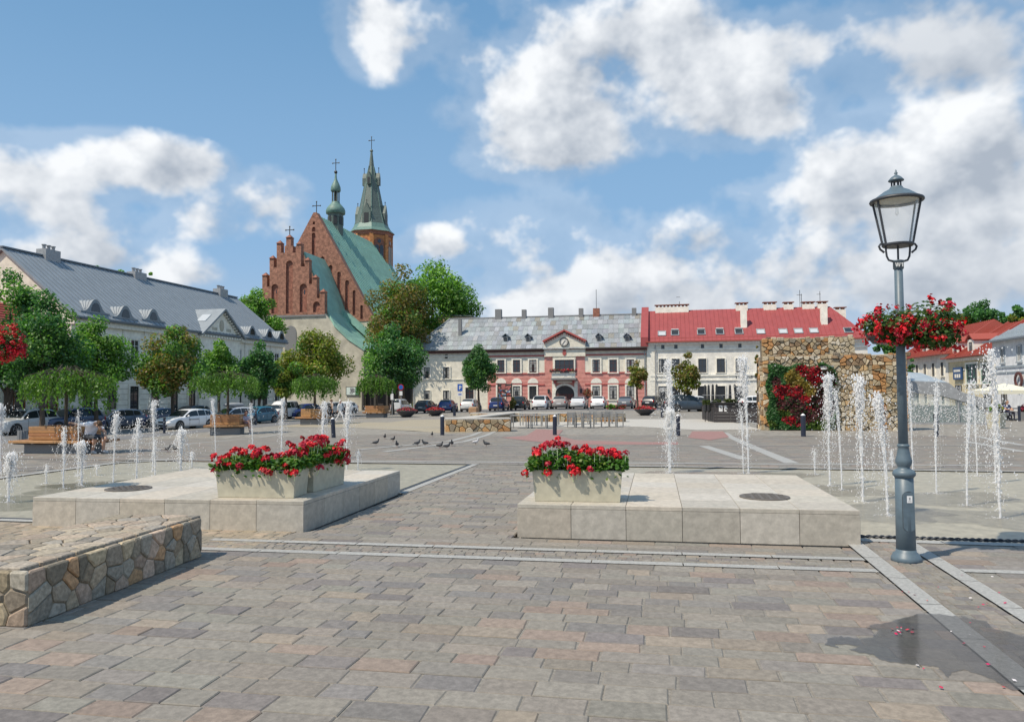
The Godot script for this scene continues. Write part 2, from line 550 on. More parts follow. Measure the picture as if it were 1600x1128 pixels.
# ------------------------------------------------------------------ ground, paving, basins
const TONES := [Color(0.255, 0.245, 0.22), Color(0.205, 0.203, 0.203), Color(0.29, 0.255, 0.21), Color(0.285, 0.23, 0.195), Color(0.185, 0.175, 0.176), Color(0.24, 0.24, 0.215), Color(0.235, 0.22, 0.20), Color(0.26, 0.24, 0.21), Color(0.225, 0.218, 0.208), Color(0.25, 0.243, 0.222)]
const TAN := [Color(0.36, 0.31, 0.23), Color(0.30, 0.26, 0.20), Color(0.40, 0.33, 0.25), Color(0.28, 0.26, 0.21)]

func sheet(mb: MB, x0: float, x1: float, z0: float, z1: float, up: float, step := 2.0) -> void:  # lies on the ground, z1 < z0
	var nx := maxi(1, int(ceil((x1 - x0) / step)))
	var nz := maxi(1, int(ceil((z0 - z1) / step)))
	for i in nx:
		for j in nz:
			var a := lerpf(x0, x1, float(i) / nx)
			var b := lerpf(x0, x1, float(i + 1) / nx)
			var c := lerpf(z0, z1, float(j) / nz)
			var d := lerpf(z0, z1, float(j + 1) / nz)
			mb.quad(on_ground(a, c, up), on_ground(b, c, up), on_ground(b, d, up), on_ground(a, d, up))

func poly_sheet(pts: Array, up: float) -> MB:  # pts: ground points; subdivided so that it follows the ground
	var mb := MB.new()
	var poly := PackedVector2Array()
	for p in pts: poly.append(Vector2(p.x, p.z))
	if Geometry2D.is_polygon_clockwise(poly): poly.reverse()
	var t := Geometry2D.triangulate_polygon(poly)
	for k in range(0, t.size(), 3):
		split_tri(mb, poly[t[k]], poly[t[k + 1]], poly[t[k + 2]], up, 0)
	return mb

func split_tri(mb: MB, a: Vector2, b: Vector2, c: Vector2, up: float, deep: int) -> void:
	var e := [a.distance_to(b), b.distance_to(c), c.distance_to(a)]
	if deep > 7 or e.max() < 4.0:
		mb.tri(on_ground(a.x, a.y, up), on_ground(c.x, c.y, up), on_ground(b.x, b.y, up))
		return
	if e[0] == e.max():
		split_tri(mb, a, (a + b) / 2, c, up, deep + 1); split_tri(mb, (a + b) / 2, b, c, up, deep + 1)
	elif e[1] == e.max():
		split_tri(mb, b, (b + c) / 2, a, up, deep + 1); split_tri(mb, (b + c) / 2, c, a, up, deep + 1)
	else:
		split_tri(mb, c, (c + a) / 2, b, up, deep + 1); split_tri(mb, (c + a) / 2, a, b, up, deep + 1)

func ribbon(mb: MB, a: Vector3, b: Vector3, w: float, up := 0.004, vary := 0.0) -> void:  # a strip of slabs laid along a-b
	var d := b - a
	d.y = 0
	var n := maxi(1, int(d.length() / 0.8))
	var s := Vector3(-d.z, 0, d.x).normalized() * w / 2
	for k in n:
		var p := a + d * k / n
		var q := a + d * (k + 1 - 0.012) / n
		var t := rf(1 - vary, 1 + vary)
		mb.col = Color(t, t, t)
		mb.quad(on_ground(p.x - s.x, p.z - s.z, up), on_ground(p.x + s.x, p.z + s.z, up), on_ground(q.x + s.x, q.z + s.z, up), on_ground(q.x - s.x, q.z - s.z, up))

var near_pavers := []

func pave(rest: MB, bed: MB, x0: float, x1: float, z0: float, z1: float, row: float, long: float, skew := 0.03, tones := TONES, rough := 1.0) -> void:
	sheet(bed, x0, x1, z0, z1, -0.007, 1.5)
	var z := z0
	while z > z1 + 0.03:
		var h := minf(row * rf(0.86, 1.16), z - z1)
		if z - h - z1 < row * 0.4: h = z - z1
		var x := x0 - rf(0, long)
		while x < x1:
			var l := long * rf(0.68, 1.42)
			var a := maxf(x, x0)
			var b := minf(x + l, x1)
			x += l
			if b - a < 0.03: continue
			var zc := z - h / 2 - skew * (a + b) / 2
			var q := cam_basis.inverse() * (on_ground((a + b) / 2, zc) - EYE)
			if q.z > -2.0: continue
			var px := 800 - F * q.x / q.z
			if px < -500 or px > 2100: continue
			var g := 0.005
			var c := []
			var j := 0.006 * rough
			for k in [[a + g, z - g], [b - g, z - g], [b - g, z - h + g], [a + g, z - h + g]]:
				var X: float = k[0] + rf(-j, j)
				c.append(Vector2(X, k[1] - skew * X + rf(-j, j) * 0.7))
			var tone: Color = tones[0] if rng.randf() < 0.3 else tones[rng.randi() % tones.size()]
			var f := rf(0.88, 1.12)
			tone = tone.lerp(Color(0.235, 0.222, 0.20), 0.2)
			var col := Color(tone.r * f, tone.g * f, tone.b * f)
			var y := ground((a + b) / 2, zc)
			var tops := []
			for p in c: tops.append(ground(p.x, p.y) - y)
			near_pavers.append([-q.z, c, y + rf(-0.002, 0.003), Color(col.r * 0.915, col.g * 0.872, col.b * 0.835)])
		z -= h

func make_ground() -> void:
	var g := MB.new()
	var xs := [-900.0, -300.0, -120.0]
	for i in range(-60, 61, 4): xs.append(float(i))
	xs.append_array([120.0, 300.0, 900.0])
	var zs := [60.0, 10.0]
	for i in range(0, 33, 4): zs.append(-float(i))
	zs.append_array([-34.0, -35.9, -36.0, -44.0, -60.0, -80.0, -100.0, -130.0, -200.0, -400.0, -1200.0])
	for i in xs.size() - 1:
		for j in zs.size() - 1:
			var p := []
			for k in [[0, 0], [1, 0], [1, 1], [0, 1]]:
				var X: float = xs[i + k[0]]
				var Z: float = zs[j + k[1]]
				p.append(on_ground(X, Z, -0.06 if Z > -35.95 else -0.004))
			g.quad(p[0], p[1], p[2], p[3])
	structure("ground", g, M.mortar_far)

	var pavement := Node3D.new()
	pavement.name = "pavement"
	add_child(pavement)
	pavement.set_meta("kind", "structure")
	var rest := MB.new()
	var bed := MB.new()
	pave(rest, bed, -7.5, 1.93, -2.3, -7.50, 0.19, 0.32)
	pave(rest, bed, 2.69, 7.5, -2.3, -7.62, 0.19, 0.32)
	pave(rest, bed, 2.69, 7.5, -7.77, -9.05, 0.19, 0.5)
	pave(rest, bed, 2.11, 2.52, -2.3, -9.05, 0.115, 0.11, 0.03, TONES, 0.8)
	pave(rest, bed, -5.2, 1.93, -7.64, -7.985, 0.085, 0.12, 0.03, TONES, 0.8)
	pave(rest, bed, -4.45, 1.93, -8.115, -8.62, 0.17, 0.42)
	pave(rest, bed, -9.5, -4.45, -7.64, -8.75, 0.15, 0.17, 0.03, TAN, 3.0)
	pave(rest, bed, -9.5, -7.5, -4.5, -7.64, 0.15, 0.17, 0.03, TAN, 3.0)
	pave(rest, bed, -4.3, -1.78, -8.62, -17.1, 0.19, 0.33)
	pave(rest, bed, -26, -13.45, -9.0, -17.1, 0.2, 0.4)
	pave(rest, bed, 7.4, 20, -9.0, -17.1, 0.2, 0.4)
	pave(rest, bed, -34, 24, -17.2, -26.0, 0.2, 0.42)
	pave(rest, bed, -40, 28, -26.0, -36.0, 0.22, 0.5)
	part(pavement, "paver_bed", bed, M.mortar)
	near_pavers.sort_custom(func(a, b): return a[0] < b[0])
	var done := 0
	for q in near_pavers:
		var mb := rest
		if done < 300: mb = MB.new()
		mb.col = q[3]
		var T := Transform3D(Basis(), Vector3(0, q[2], 0))
		mb.T = T
		if q[0] < 16:
			mb.slab(q[1], -0.03, 0.0, 0.006)
		else:
			mb.quad(Vector3(q[1][0].x, ground(q[1][0].x, q[1][0].y) - q[2] + 0.001, q[1][0].y), Vector3(q[1][1].x, ground(q[1][1].x, q[1][1].y) - q[2] + 0.001, q[1][1].y), Vector3(q[1][2].x, ground(q[1][2].x, q[1][2].y) - q[2] + 0.001, q[1][2].y), Vector3(q[1][3].x, ground(q[1][3].x, q[1][3].y) - q[2] + 0.001, q[1][3].y))
		mb.T = Transform3D()
		if done < 300: part(pavement, "paver", mb, M.paver)
		done += 1
	part(pavement, "small_pavers", rest, M.paver, false, "stuff")
	near_pavers.clear()

	# pale stone strips, each of slabs laid end to end
	for r in [[Vector3(2.02, 0, -2.3), Vector3(2.02, 0, -9.05), 0.17], [Vector3(2.605, 0, -2.3), Vector3(2.605, 0, -9.05), 0.155], [Vector3(-5.2, 0, -7.41), Vector3(1.93, 0, -7.62), 0.13], [Vector3(-5.2, 0, -7.90), Vector3(1.93, 0, -8.11), 0.12], [Vector3(2.69, 0, -7.77), Vector3(7.4, 0, -7.92), 0.13]]:
		var mb := MB.new()
		ribbon(mb, r[0], r[1], r[2], 0.004, 0.06)
		structure("paving_strip", mb, M.strip)
	for r in [[700, 690, 756, 673, 0.25], [726, 690, 776, 673, 0.25], [560, 703, 700, 690, 0.25], [600, 706, 726, 690, 0.25], [0, 709, 240, 692, 0.3], [250, 691, 440, 672, 0.22], [250, 698, 440, 678, 0.22], [1132, 676, 1180, 700, 0.35], [1180, 700, 1238, 724, 0.35], [1100, 697, 1165, 718, 0.35], [1510, 690, 1600, 706, 0.3], [1530, 682, 1600, 696, 0.3], [560, 697, 1600, 697, 0.2], [200, 718, 1600, 728, 0.25], [440, 668, 690, 668, 0.3], [1135, 652, 1210, 668, 0.3]]:
		var mb := MB.new()
		ribbon(mb, gp(r[0], r[1]), gp(r[2], r[3]), r[4], 0.006 if r[0] != 560 else 0.01, 0.05)
		structure("paving_strip", mb, M.strip)
	structure("pale_paving", poly_sheet([gp(795, 667), gp(1000, 667), gp(1090, 672), gp(1190, 671), gp(1130, 656), gp(1090, 655), gp(800, 655)], 0.005), M.pale_setts)
	structure("tan_paving", poly_sheet([gp(545, 668), gp(690, 677), gp(740, 676), gp(700, 655), gp(640, 656)], 0.003), M.tan_setts)
	structure("tan_paving", poly_sheet([gp(430, 667), gp(545, 668), gp(610, 660), gp(500, 660)], 0.005), M.tan_setts)
	structure("red_paving", poly_sheet([gp(783, 684), gp(822, 681), gp(838, 671), gp(880, 672), gp(872, 681), gp(900, 688), gp(1000, 691), gp(1060, 691), gp(1060, 695), gp(880, 695)], 0.008), M.red_setts)
	structure("red_paving", poly_sheet([gp(1075, 684), gp(1082, 674), gp(1130, 674), gp(1140, 683), gp(1110, 688)], 0.008), M.red_setts)
	structure("road", poly_sheet([on_ground(-44, -30), on_ground(-29, -30), on_ground(-29, -80), on_ground(24, -80), on_ground(31, -40), on_ground(31.5, -97), on_ground(-44, -97)], 0.002), M.asphalt)

	# fountain basins: wet sunken floors with a stone rim
	var fl := MB.new()
	sheet(fl, -13.3, -8.03, -8.7, -17.2, -0.014)
	sheet(fl, -8.03, -4.6, -11.98, -17.2, -0.014)
	structure("basin_floor", fl, M.wet_floor)
	fl = MB.new()
	sheet(fl, 1.85, 7.35, -9.25, -17.2, -0.014)
	sheet(fl, -1.78, 1.85, -12.2, -17.2, -0.014)
	structure("basin_floor", fl, M.wet_floor)
	for r in [[Vector3(-13.3, 0, -8.6), Vector3(-13.3, 0, -16.2), 0.22], [Vector3(-13.3, 0, -16.2), Vector3(-12.4, 0, -17.15), 0.22], [Vector3(-12.4, 0, -17.15), Vector3(-4.3, 0, -17.15), 0.2], [Vector3(-1.8, 0, -17.15), Vector3(7.4, 0, -17.15), 0.2], [Vector3(7.3, 0, -9.2), Vector3(7.3, 0, -17.15), 0.2], [Vector3(2.12, 0, -9.12), Vector3(7.3, 0, -9.12), 0.16], [Vector3(-13.3, 0, -8.62), Vector3(-8.05, 0, -8.62), 0.16]]:
		var mb := MB.new()
		ribbon(mb, r[0], r[1], r[2], 0.006, 0.05)
		structure("basin_rim", mb, M.strip)
	# a water channel beside the path
	var ch := MB.new()
	ch.box(Vector3(-4.52, -0.012, -14.5), Vector3(0.07, 0.02, 5.0))
	structure("channel_edge", ch, M.iron)
	var ch2 := MB.new()
	ribbon(ch2, Vector3(-4.38, 0, -12.0), Vector3(-4.38, 0, -17.0), 0.14, 0.005)
	structure("channel_edge", ch2, M.strip)
	var rope := MB.new()
	for s in [0.0, PI]:
		var path := []
		for i in 260:
			var x := 2.14 + i * 0.0205
			path.append(Vector3(x, 0.018 + 0.011 * sin(i * 0.9 + s), -9.27 + 0.011 * cos(i * 0.9 + s)))
		rope.tube(path, 0.012, 4)
	tag(part(self, "drain_cable", rope, M.iron), "black twisted cable in the drain slot along the right basin edge", "cable")
	var slot := MB.new()
	slot.box(Vector3(-10.7, 0.006, -8.72), Vector3(5.2, 0.012, 0.05))
	tag(part(self, "drain_slot", slot, M.iron), "straight dark drain slot at the front edge of the left basin", "drain")

	# the wet patch at the lower right, and fallen petals
	var out := []
	var zp := [[340, 655], [420, 640], [500, 655], [600, 645], [640, 610], [560, 590], [620, 570], [690, 560], [760, 540], [860, 515], [960, 512], [1030, 522], [1120, 528], [1250, 560], [1300, 600], [1470, 640], [1560, 700], [1560, 940], [1465, 945], [1400, 955], [1330, 915], [1280, 885], [1210, 860], [1130, 835], [1050, 850], [1035, 880], [1000, 850], [970, 815], [890, 808], [800, 800], [700, 790], [640, 775], [600, 745], [520, 735], [470, 715], [530, 700], [440, 690], [390, 690], [410, 712], [330, 690]]
	for i in zp.size():
		var a := Vector2(zp[i][0], zp[i][1])
		var b := Vector2(zp[(i + 1) % zp.size()][0], zp[(i + 1) % zp.size()][1])
		for k in 4:
			var p := a.lerp(b, k / 4.0) + Vector2(rf(-7, 7), rf(-4, 4))
			out.append(gp(1200 + p.x / 3.6625, 820 + p.y / 3.6625))
	var w := StandardMaterial3D.new()
	w.metallic_specular = 0.9
	w.albedo_color = Color(0.2, 0.2, 0.21, 0.5)
	w.albedo_texture = noise_tex("soft", 0.012, 0.86, 1.0, 512, 5)
	w.transparency = BaseMaterial3D.TRANSPARENCY_ALPHA
	w.roughness = 0.12
	w.uv1_triplanar = true
	w.uv1_world_triplanar = true
	structure("puddle", poly_sheet(out, 0.006), w)
	var film: StandardMaterial3D = w.duplicate()
	film.albedo_color = Color(0.3, 0.3, 0.3, 0.22)
	for q in [[40, 785, 0.9], [130, 762, 1.0], [200, 757, 1.1], [290, 748, 1.0], [320, 740, 0.8], [1300, 764, 0.9], [1370, 800, 0.9], [1480, 778, 1.0], [1560, 810, 1.0], [1050, 741, 0.7], [1180, 741, 0.9]]:
		var c := gp(q[0], q[1])
		var pts := []
		var ph := rf(0, TAU)
		for i in 28:
			var a := TAU * i / 28
			var r: float = q[2] * (1.0 + 0.22 * sin(a * 2 + ph) + 0.14 * sin(a * 5 + ph * 2) + rf(-0.07, 0.07))
			pts.append(c + Vector3(cos(a) * r * 1.15, 0, sin(a) * r * 0.8))
		structure("puddle", poly_sheet(pts, -0.008 + 0.0006 * rf(0, 1)), film)
	var pet := MB.new()
	for k in 38:
		var p := gp(rf(1400, 1600), rf(870, 1090)) if k > 12 else gp(1410 + rf(-18, 18), 988 + rf(-6, 6))
		pet.col = Color(0.55, rf(0.02, 0.06), rf(0.05, 0.12)) if k % 4 else Color(0.75, 0.7, 0.7)
		var s := rf(0.006, 0.016)
		var a := rf(0, TAU)
		pet.leaf(p + Vector3(0, 0.013, 0), Vector3(cos(a), rf(-0.3, 0.3), sin(a)) * s, Vector3(-sin(a), rf(-0.3, 0.3), cos(a)) * s)
	var po := part(self, "fallen_petals", pet, M.blossom, false, "stuff")
	po.set_meta("label", "red petals scattered on the wet paving at the lower right")

# ------------------------------------------------------------------ buildings
func window(parent: Node, x: float, y: float, w: float, h: float, z := 0.0, frame: Material = M.frame_dark, cols := 2, rows := 3, trim: Material = null, tw := 0.14, sill := true) -> Node3D:  # centre x, bottom y, in the building's axes (z out of the wall)
	var key := "win%.2f_%.2f_%d_%d" % [w, h, cols, rows]
	if not meshes.has(key):
		var f := MB.new()
		var t := 0.07
		for s in [-1, 1]:
			f.box(Vector3(s * (w - t) / 2, h / 2, 0.025), Vector3(t, h, 0.05))
		for s in [0, 1]:
			f.box(Vector3(0, t / 2 + s * (h - t), 0.025), Vector3(w - 2 * t, t, 0.05))
		for c in range(1, cols): f.box(Vector3(-w / 2 + w * c / cols, h / 2, 0.022), Vector3(0.05, h - 2 * t, 0.044))
		for r in range(1, rows): f.box(Vector3(0, h * r / rows + (0.12 if rows == 3 and r == 2 else 0.0), 0.018), Vector3(w - 2 * t, 0.04, 0.036))
		var p := MB.new()
		p.box(Vector3(0, h / 2, 0.006), Vector3(w - t, h - t, 0.012))
		meshes[key] = [f.mesh(), p.mesh()]
	if not meshes.has(key + "t%.2f" % tw):
		var tr := MB.new()
		for s in [-1, 1]: tr.box(Vector3(s * (w + tw) / 2, h / 2 + tw / 2, 0.05), Vector3(tw, h + tw, 0.13))
		tr.box(Vector3(0, h + tw / 2, 0.047), Vector3(w, tw, 0.12))
		if sill: tr.box(Vector3(0, -0.07, 0.08), Vector3(w + 2 * tw + 0.1, 0.12, 0.22))
		meshes[key + "t%.2f" % tw] = tr.mesh()
	var o := put(parent, "window", meshes[key][0], frame)
	o.position = Vector3(x, y, z)
	put(o, "pane", meshes[key][1], M.pane)
	if rng.randf() < 0.5 and w > 0.6:
		var cu := MB.new()
		var a := w * rf(0.14, 0.3)
		for s in [-1, 1]: cu.box(Vector3(s * (w - a - 0.1) / 2, h * 0.52, 0.013), Vector3(a, h * 0.86, 0.006))
		if rng.randf() < 0.4: cu.box(Vector3(0, h * 0.8, 0.0125), Vector3(w - 0.2, h * 0.3, 0.005))
		part(o, "curtain", cu, M.curtain)
	if trim != null: put(o, "surround", meshes[key + "t%.2f" % tw], trim)
	return o

func chimney(parent: Node, p: Vector3, w: float, d: float, h: float, m: Material, cap: Material = null) -> void:  # p: middle of its top
	var mb := MB.new()
	mb.box(p - Vector3(0, h / 2, 0), Vector3(w, h, d))
	var o := part(parent, "chimney", mb, m)
	if cap != null:
		var c := MB.new()
		var n := maxi(2, int(w / 0.45))
		for i in n: c.box(p + Vector3(-w / 2 + w * (i + 0.5) / n, 0.12, 0), Vector3(w / n * 0.55, 0.24, d * 0.9))
		c.box(p + Vector3(0, 0.29, 0), Vector3(w + 0.2, 0.09, d + 0.2))
		part(o, "chimney_cap", c, cap)

func simple_box(parent: Node, called: String, x0: float, x1: float, y0: float, y1: float, z0: float, z1: float, m: Material) -> MeshInstance3D:
	var mb := MB.new()
	mb.box(Vector3((x0 + x1) / 2, (y0 + y1) / 2, (z0 + z1) / 2), Vector3(x1 - x0, y1 - y0, z1 - z0))
	return part(parent, called, mb, m)

func lettering(parent: Node, text: String, size: float, at_: Vector3, m: Material, deep := 0.02, turn := 0.0) -> void:
	var f := SystemFont.new()
	f.font_names = ["Droid Sans"]
	f.font_weight = 700
	var t := TextMesh.new()
	t.text = text
	t.font = f
	t.font_size = 32
	t.pixel_size = size / 23.0
	t.depth = deep
	t.curve_step = 4.0
	var o := put(parent, "lettering", t, m)
	o.position = at_
	o.rotation.y = turn

func make_town_hall() -> void:
	var Z := -98.0
	var o := thing("town_hall", "long town hall with grey slate roof, pink ground floor and clock in its pediment", "town hall", Vector3(-17, -0.95, Z))
	var P := func(px, py): var q := on_z(px, py, Z); return Vector2(q.x + 17, q.y + 0.95)
	var xl: float = P.call(645, 600).x
	var xr: float = P.call(1011, 600).x
	var xm: float = P.call(762, 600).x
	var ey := 8.15
	simple_box(o, "wall", xl, xr, -0.8, ey, -11, 0, M.cream_wall)
	var y583: float = P.call(880, 583.5).y
	var y557: float = P.call(880, 557).y
	simple_box(o, "ground_floor_wall", xm, xr - 0.03, -0.8, y583, -0.5, 0.04, M.pink_wall)
	for k in [[851, 864], [900, 914]]:
		simple_box(o, "pink_panel", P.call(k[0], 570).x, P.call(k[1], 570).x, y583, y557, -0.5, 0.05, M.pink_wall)
	for y in [y583 + 0.02, P.call(880, 601).y, y557 + 0.15]:
		for k in [[xm, P.call(851, 570).x], [P.call(914, 570).x, xr - 0.05]]:
			simple_box(o, "string_course", k[0], k[1], y - 0.08, y + 0.1, -0.2, 0.12, M.pink_trim)
	for y in [P.call(700, 593).y + 0.0, P.call(700, 553).y - 0.3]:
		simple_box(o, "string_course", xl, xm - 0.1, y - 0.07, y + 0.07, -0.2, 0.09, M.white_trim)
	for i in 9:  # rusticated joints of the pink floor
		var y := 0.3 + i * 0.5
		if y < y583 - 0.3:
			simple_box(o, "joint_line", xm + 0.2, P.call(863, 600).x - 0.1, y, y + 0.03, 0, 0.052, M.pink_trim)
			simple_box(o, "joint_line", P.call(903, 600).x + 0.1, xr - 0.2, y, y + 0.03, 0, 0.052, M.pink_trim)
	simple_box(o, "cornice", xl - 0.3, P.call(849, 545).x, ey - 0.28, ey - 0.02, -0.5, 0.4, M.frame_brown)
	simple_box(o, "cornice", P.call(916, 545).x, xr + 0.1, ey - 0.28, ey - 0.02, -0.5, 0.4, M.frame_brown)
	# windows
	for px in [783, 807.5, 833, 932, 958.5, 985.5]:
		var a: Vector2 = P.call(px, 582)
		window(o, a.x, a.y, 0.98, 1.68, 0.02, M.frame_brown, 2, 3, M.white_trim, 0.2)
		var b: Vector2 = P.call(px, 624)
		window(o, b.x, b.y, 0.98, 1.75, 0.05, M.frame_dark, 2, 3, M.white_trim, 0.2)
		simple_box(o, "apron", b.x - 0.6, b.x + 0.6, 0.15, b.y - 0.15, 0, 0.1, M.white_trim)
		var c: Vector2 = P.call(px, 600.5)
		var lu := MB.new()
		var poly := PackedVector2Array()
		for i in 13: poly.append(Vector2(c.x - 0.72 * cos(PI * i / 12), c.y + 0.15 + 0.68 * sin(PI * i / 12)))
		lu.prism(poly, 0, 0.11)
		part(o, "lunette", lu, M.white_trim)
	for px in [667, 697.5]:
		var a: Vector2 = P.call(px, 591)
		window(o, a.x, a.y, 0.9, 1.5, 0.0, M.frame_dark, 2, 3, M.white_trim, 0.16)
		var b: Vector2 = P.call(px, 624)
		window(o, b.x, b.y, 0.9, 1.2, 0.0, M.frame_dark, 1, 1, M.white_trim, 0.08)
		var c: Vector2 = P.call(px, 560)
		window(o, c.x, c.y, 0.42, 0.52, 0.0, M.frame_dark, 1, 1, M.white_trim, 0.05, false)
	var dq: Vector2 = P.call(734, 640)
	window(o, dq.x, 0.6, 1.15, 2.6, 0.0, M.frame_brown, 2, 3, M.white_trim, 0.12, false).name = "side_door"
	# the middle bay with clock pediment
	var bx0: float = P.call(851, 540).x
	var bx1: float = P.call(915, 540).x
	var py: float = P.call(882, 533.5).y
	var bay := simple_box(o, "pediment_bay", bx0, bx1, y557 - 0.0, py, -4, 0.3, M.cream_wall)
	simple_box(bay, "bay_cornice", bx0 - 0.05, bx1 + 0.05, P.call(882, 545).y - 0.05, P.call(882, 545).y + 0.07, -0.3, 0.42, M.pink_trim)
	simple_box(o, "bay_wall", P.call(864, 570).x, P.call(900, 570).x, y583, y557, -0.5, 0.2, M.cream_wall)
	var ax: float = P.call(882.5, 520).x
	var ay: float = P.call(882.5, 517).y
	var g0: float = P.call(849, 533).x
	var g1: float = P.call(916, 533).x
	var pd := MB.new()
	pd.prism(PackedVector2Array([Vector2(g0 + 0.3, py), Vector2(g1 - 0.3, py), Vector2(ax, ay - 0.25)]), -4.0, 0.32)
	part(o, "pediment", pd, M.cream_wall)
	for s in [[g0, ax], [g1, ax]]:
		var r := MB.new()
		r.beam(Vector3(s[0], py + 0.02, -1.8), Vector3(s[1], ay + 0.05, -1.8), 4.9, 0.22)
		part(o, "pediment_roof", r, M.pink_trim)
		for i in 9:
			var t := (i + 0.7) / 9.6
			var dn := MB.new()
			dn.box(Vector3(lerpf(s[0], s[1], t), lerpf(py, ay, t) - 0.28, 0.4), Vector3(0.14, 0.2, 0.16))
			part(o, "dentil", dn, M.pink_trim)
	var cl: Vector2 = P.call(882, 534.5)
	var disc := MB.new()
	disc.T = Transform3D(Basis(Vector3.RIGHT, PI / 2), Vector3(cl.x, cl.y, 0.38))
	disc.lathe([Vector2(0.52, 0), Vector2(0.52, 0.05)], 28)
	var clock := part(o, "clock", disc, M.white_wall)
	var ring := MB.new()
	ring.T = disc.T
	ring.lathe([Vector2(0.5, 0), Vector2(0.5, 0.1), Vector2(0.6, 0.1), Vector2(0.6, 0)], 28, Vector3.ZERO, false)
	part(clock, "clock_rim", ring, M.dark_metal)
	for k in 12:
		var a := TAU * k / 12
		var tk := MB.new()
		tk.beam(Vector3(cl.x + 0.36 * sin(a), cl.y + 0.36 * cos(a), 0.44), Vector3(cl.x + 0.46 * sin(a), cl.y + 0.46 * cos(a), 0.44), 0.05, 0.03, Vector3.BACK)
		part(clock, "hour_mark", tk, M.dark_metal)
	for k in [[0.75, 0.27], [3.72, 0.4]]:
		var hd := MB.new()
		hd.beam(Vector3(cl.x, cl.y, 0.46), Vector3(cl.x + k[1] * sin(k[0]), cl.y + k[1] * cos(k[0]), 0.46), 0.06, 0.03, Vector3.BACK)
		part(clock, "clock_hand", hd, M.dark_metal)
	var em: Vector2 = P.call(882.5, 552)
	var sh := MB.new()
	sh.prism(PackedVector2Array([em + Vector2(-0.25, 0.15), em + Vector2(-0.25, -0.1), em + Vector2(0, -0.38), em + Vector2(0.25, -0.1), em + Vector2(0.25, 0.15)]), 0.3, 0.36)
	sh.prism(PackedVector2Array([em + Vector2(-0.2, 0.2), em + Vector2(0.2, 0.2), em + Vector2(0.22, 0.5), em + Vector2(0.1, 0.38), em + Vector2(0, 0.55), em + Vector2(-0.1, 0.38), em + Vector2(-0.22, 0.5)]), 0.3, 0.36)
	part(o, "coat_of_arms", sh, M.pink_trim)
	var bw: Vector2 = P.call(882.5, 580)
	window(o, bw.x, bw.y, 2.5, 1.5, 0.2, M.frame_brown, 4, 2, M.white_trim, 0.15, false)
	window(o, bw.x, P.call(882, 589.5).y, 1.2, 0.8, 0.2, M.frame_brown, 2, 1).name = "balcony_door"
	# balcony
	var b0: Vector2 = P.call(863, 594)
	var b1: Vector2 = P.call(902, 590.5)
	var bal := simple_box(o, "balcony", b0.x, b1.x, b0.y, b1.y, 0, 1.3, M.concrete)
	var rail_y: float = P.call(882, 579.5).y
	var pn := simple_box(bal, "balcony_front", b0.x + 0.1, b1.x - 0.1, b1.y, b1.y + 0.65, 1.15, 1.22, M.white_trim)
	for i in 12: simple_box(pn, "rail_bar", lerpf(b0.x + 0.1, b1.x - 0.1, i / 11.0) - 0.02, lerpf(b0.x + 0.1, b1.x - 0.1, i / 11.0) + 0.02, b1.y + 0.65, rail_y, 1.16, 1.2, M.dark_metal)
	simple_box(bal, "flower_box", b0.x - 0.1, b1.x + 0.1, rail_y - 0.2, rail_y, 1.2, 1.45, M.dark_metal)
	var fl := MB.new()
	for i in 260:
		fl.col = Color(0.5, rf(0.01, 0.04), rf(0.02, 0.06)) if i % 3 else Color(0.05, 0.1, 0.02)
		var p := Vector3(rf(b0.x - 0.15, b1.x + 0.15), rail_y + rf(-0.12, 0.22), 1.33 + rf(-0.15, 0.2))
		fl.leaf(p, Vector3(rf(-1, 1), rf(-1, 1), rf(-1, 1)).normalized() * 0.09, Vector3(rf(-1, 1), rf(-1, 1), rf(-1, 1)).normalized() * 0.09)
	part(bal, "balcony_flowers", fl, M.blossom)
	for s in [-1, 1]:
		simple_box(bal, "bracket", bw.x + s * 1.2 - 0.12, bw.x + s * 1.2 + 0.12, b0.y - 0.45, b0.y, 0, 0.9, M.pink_trim)
	# gateway
	var gx: float = P.call(883, 630).x
	var gy: float = P.call(883, 602.5).y
	var gt := MB.new()
	var gp_ := PackedVector2Array([Vector2(gx + 1.25, -0.4)])
	for i in 13: gp_.append(Vector2(gx + 1.25 * cos(PI * i / 12), gy - 1.05 + 1.05 * sin(PI * i / 12)))
	gp_.append(Vector2(gx - 1.25, -0.4))
	gt.prism(gp_, 0, 0.07)
	var gate := part(o, "gate", gt, M.black_boards)
	for i in 6:
		simple_box(gate, "gate_board", gx - 1.1 + i * 0.38, gx - 1.1 + i * 0.38 + 0.3, -0.3, gy - 1.1, 0.07, 0.1, M.frame_brown)
	var ar := MB.new()
	for i in 12:
		var a0 := PI * i / 12
		var a1 := PI * (i + 1) / 12
		var q := func(a, r): return Vector3(gx + (1.25 + r) * cos(a), gy - 1.05 + (1.05 + r) * sin(a), 0)
		ar.hexa([q.call(a0, 0), q.call(a0, 0.3), q.call(a1, 0.3), q.call(a1, 0), q.call(a0, 0) + Vector3(0, 0, 0.16), q.call(a0, 0.3) + Vector3(0, 0, 0.16), q.call(a1, 0.3) + Vector3(0, 0, 0.16), q.call(a1, 0) + Vector3(0, 0, 0.16)])
	part(o, "gate_arch", ar, M.white_trim)
	for s in [-1, 1]:
		simple_box(o, "gate_pier", gx + s * 1.47 - 0.22, gx + s * 1.47 + 0.22, -0.4, gy + 0.35, 0, 0.14, M.white_trim)
		simple_box(o, "wall_lantern", gx + s * 2.15 - 0.12, gx + s * 2.15 + 0.12, gy - 1.0, gy - 0.45, 0.04, 0.3, M.dark_metal)
	simple_box(o, "gate_lintel", gx - 1.7, gx + 1.7, gy + 0.36, gy + 0.6, 0, 0.2, M.white_trim)
	# roof: hip at the left, slates laid in courses
	var ry := 13.05
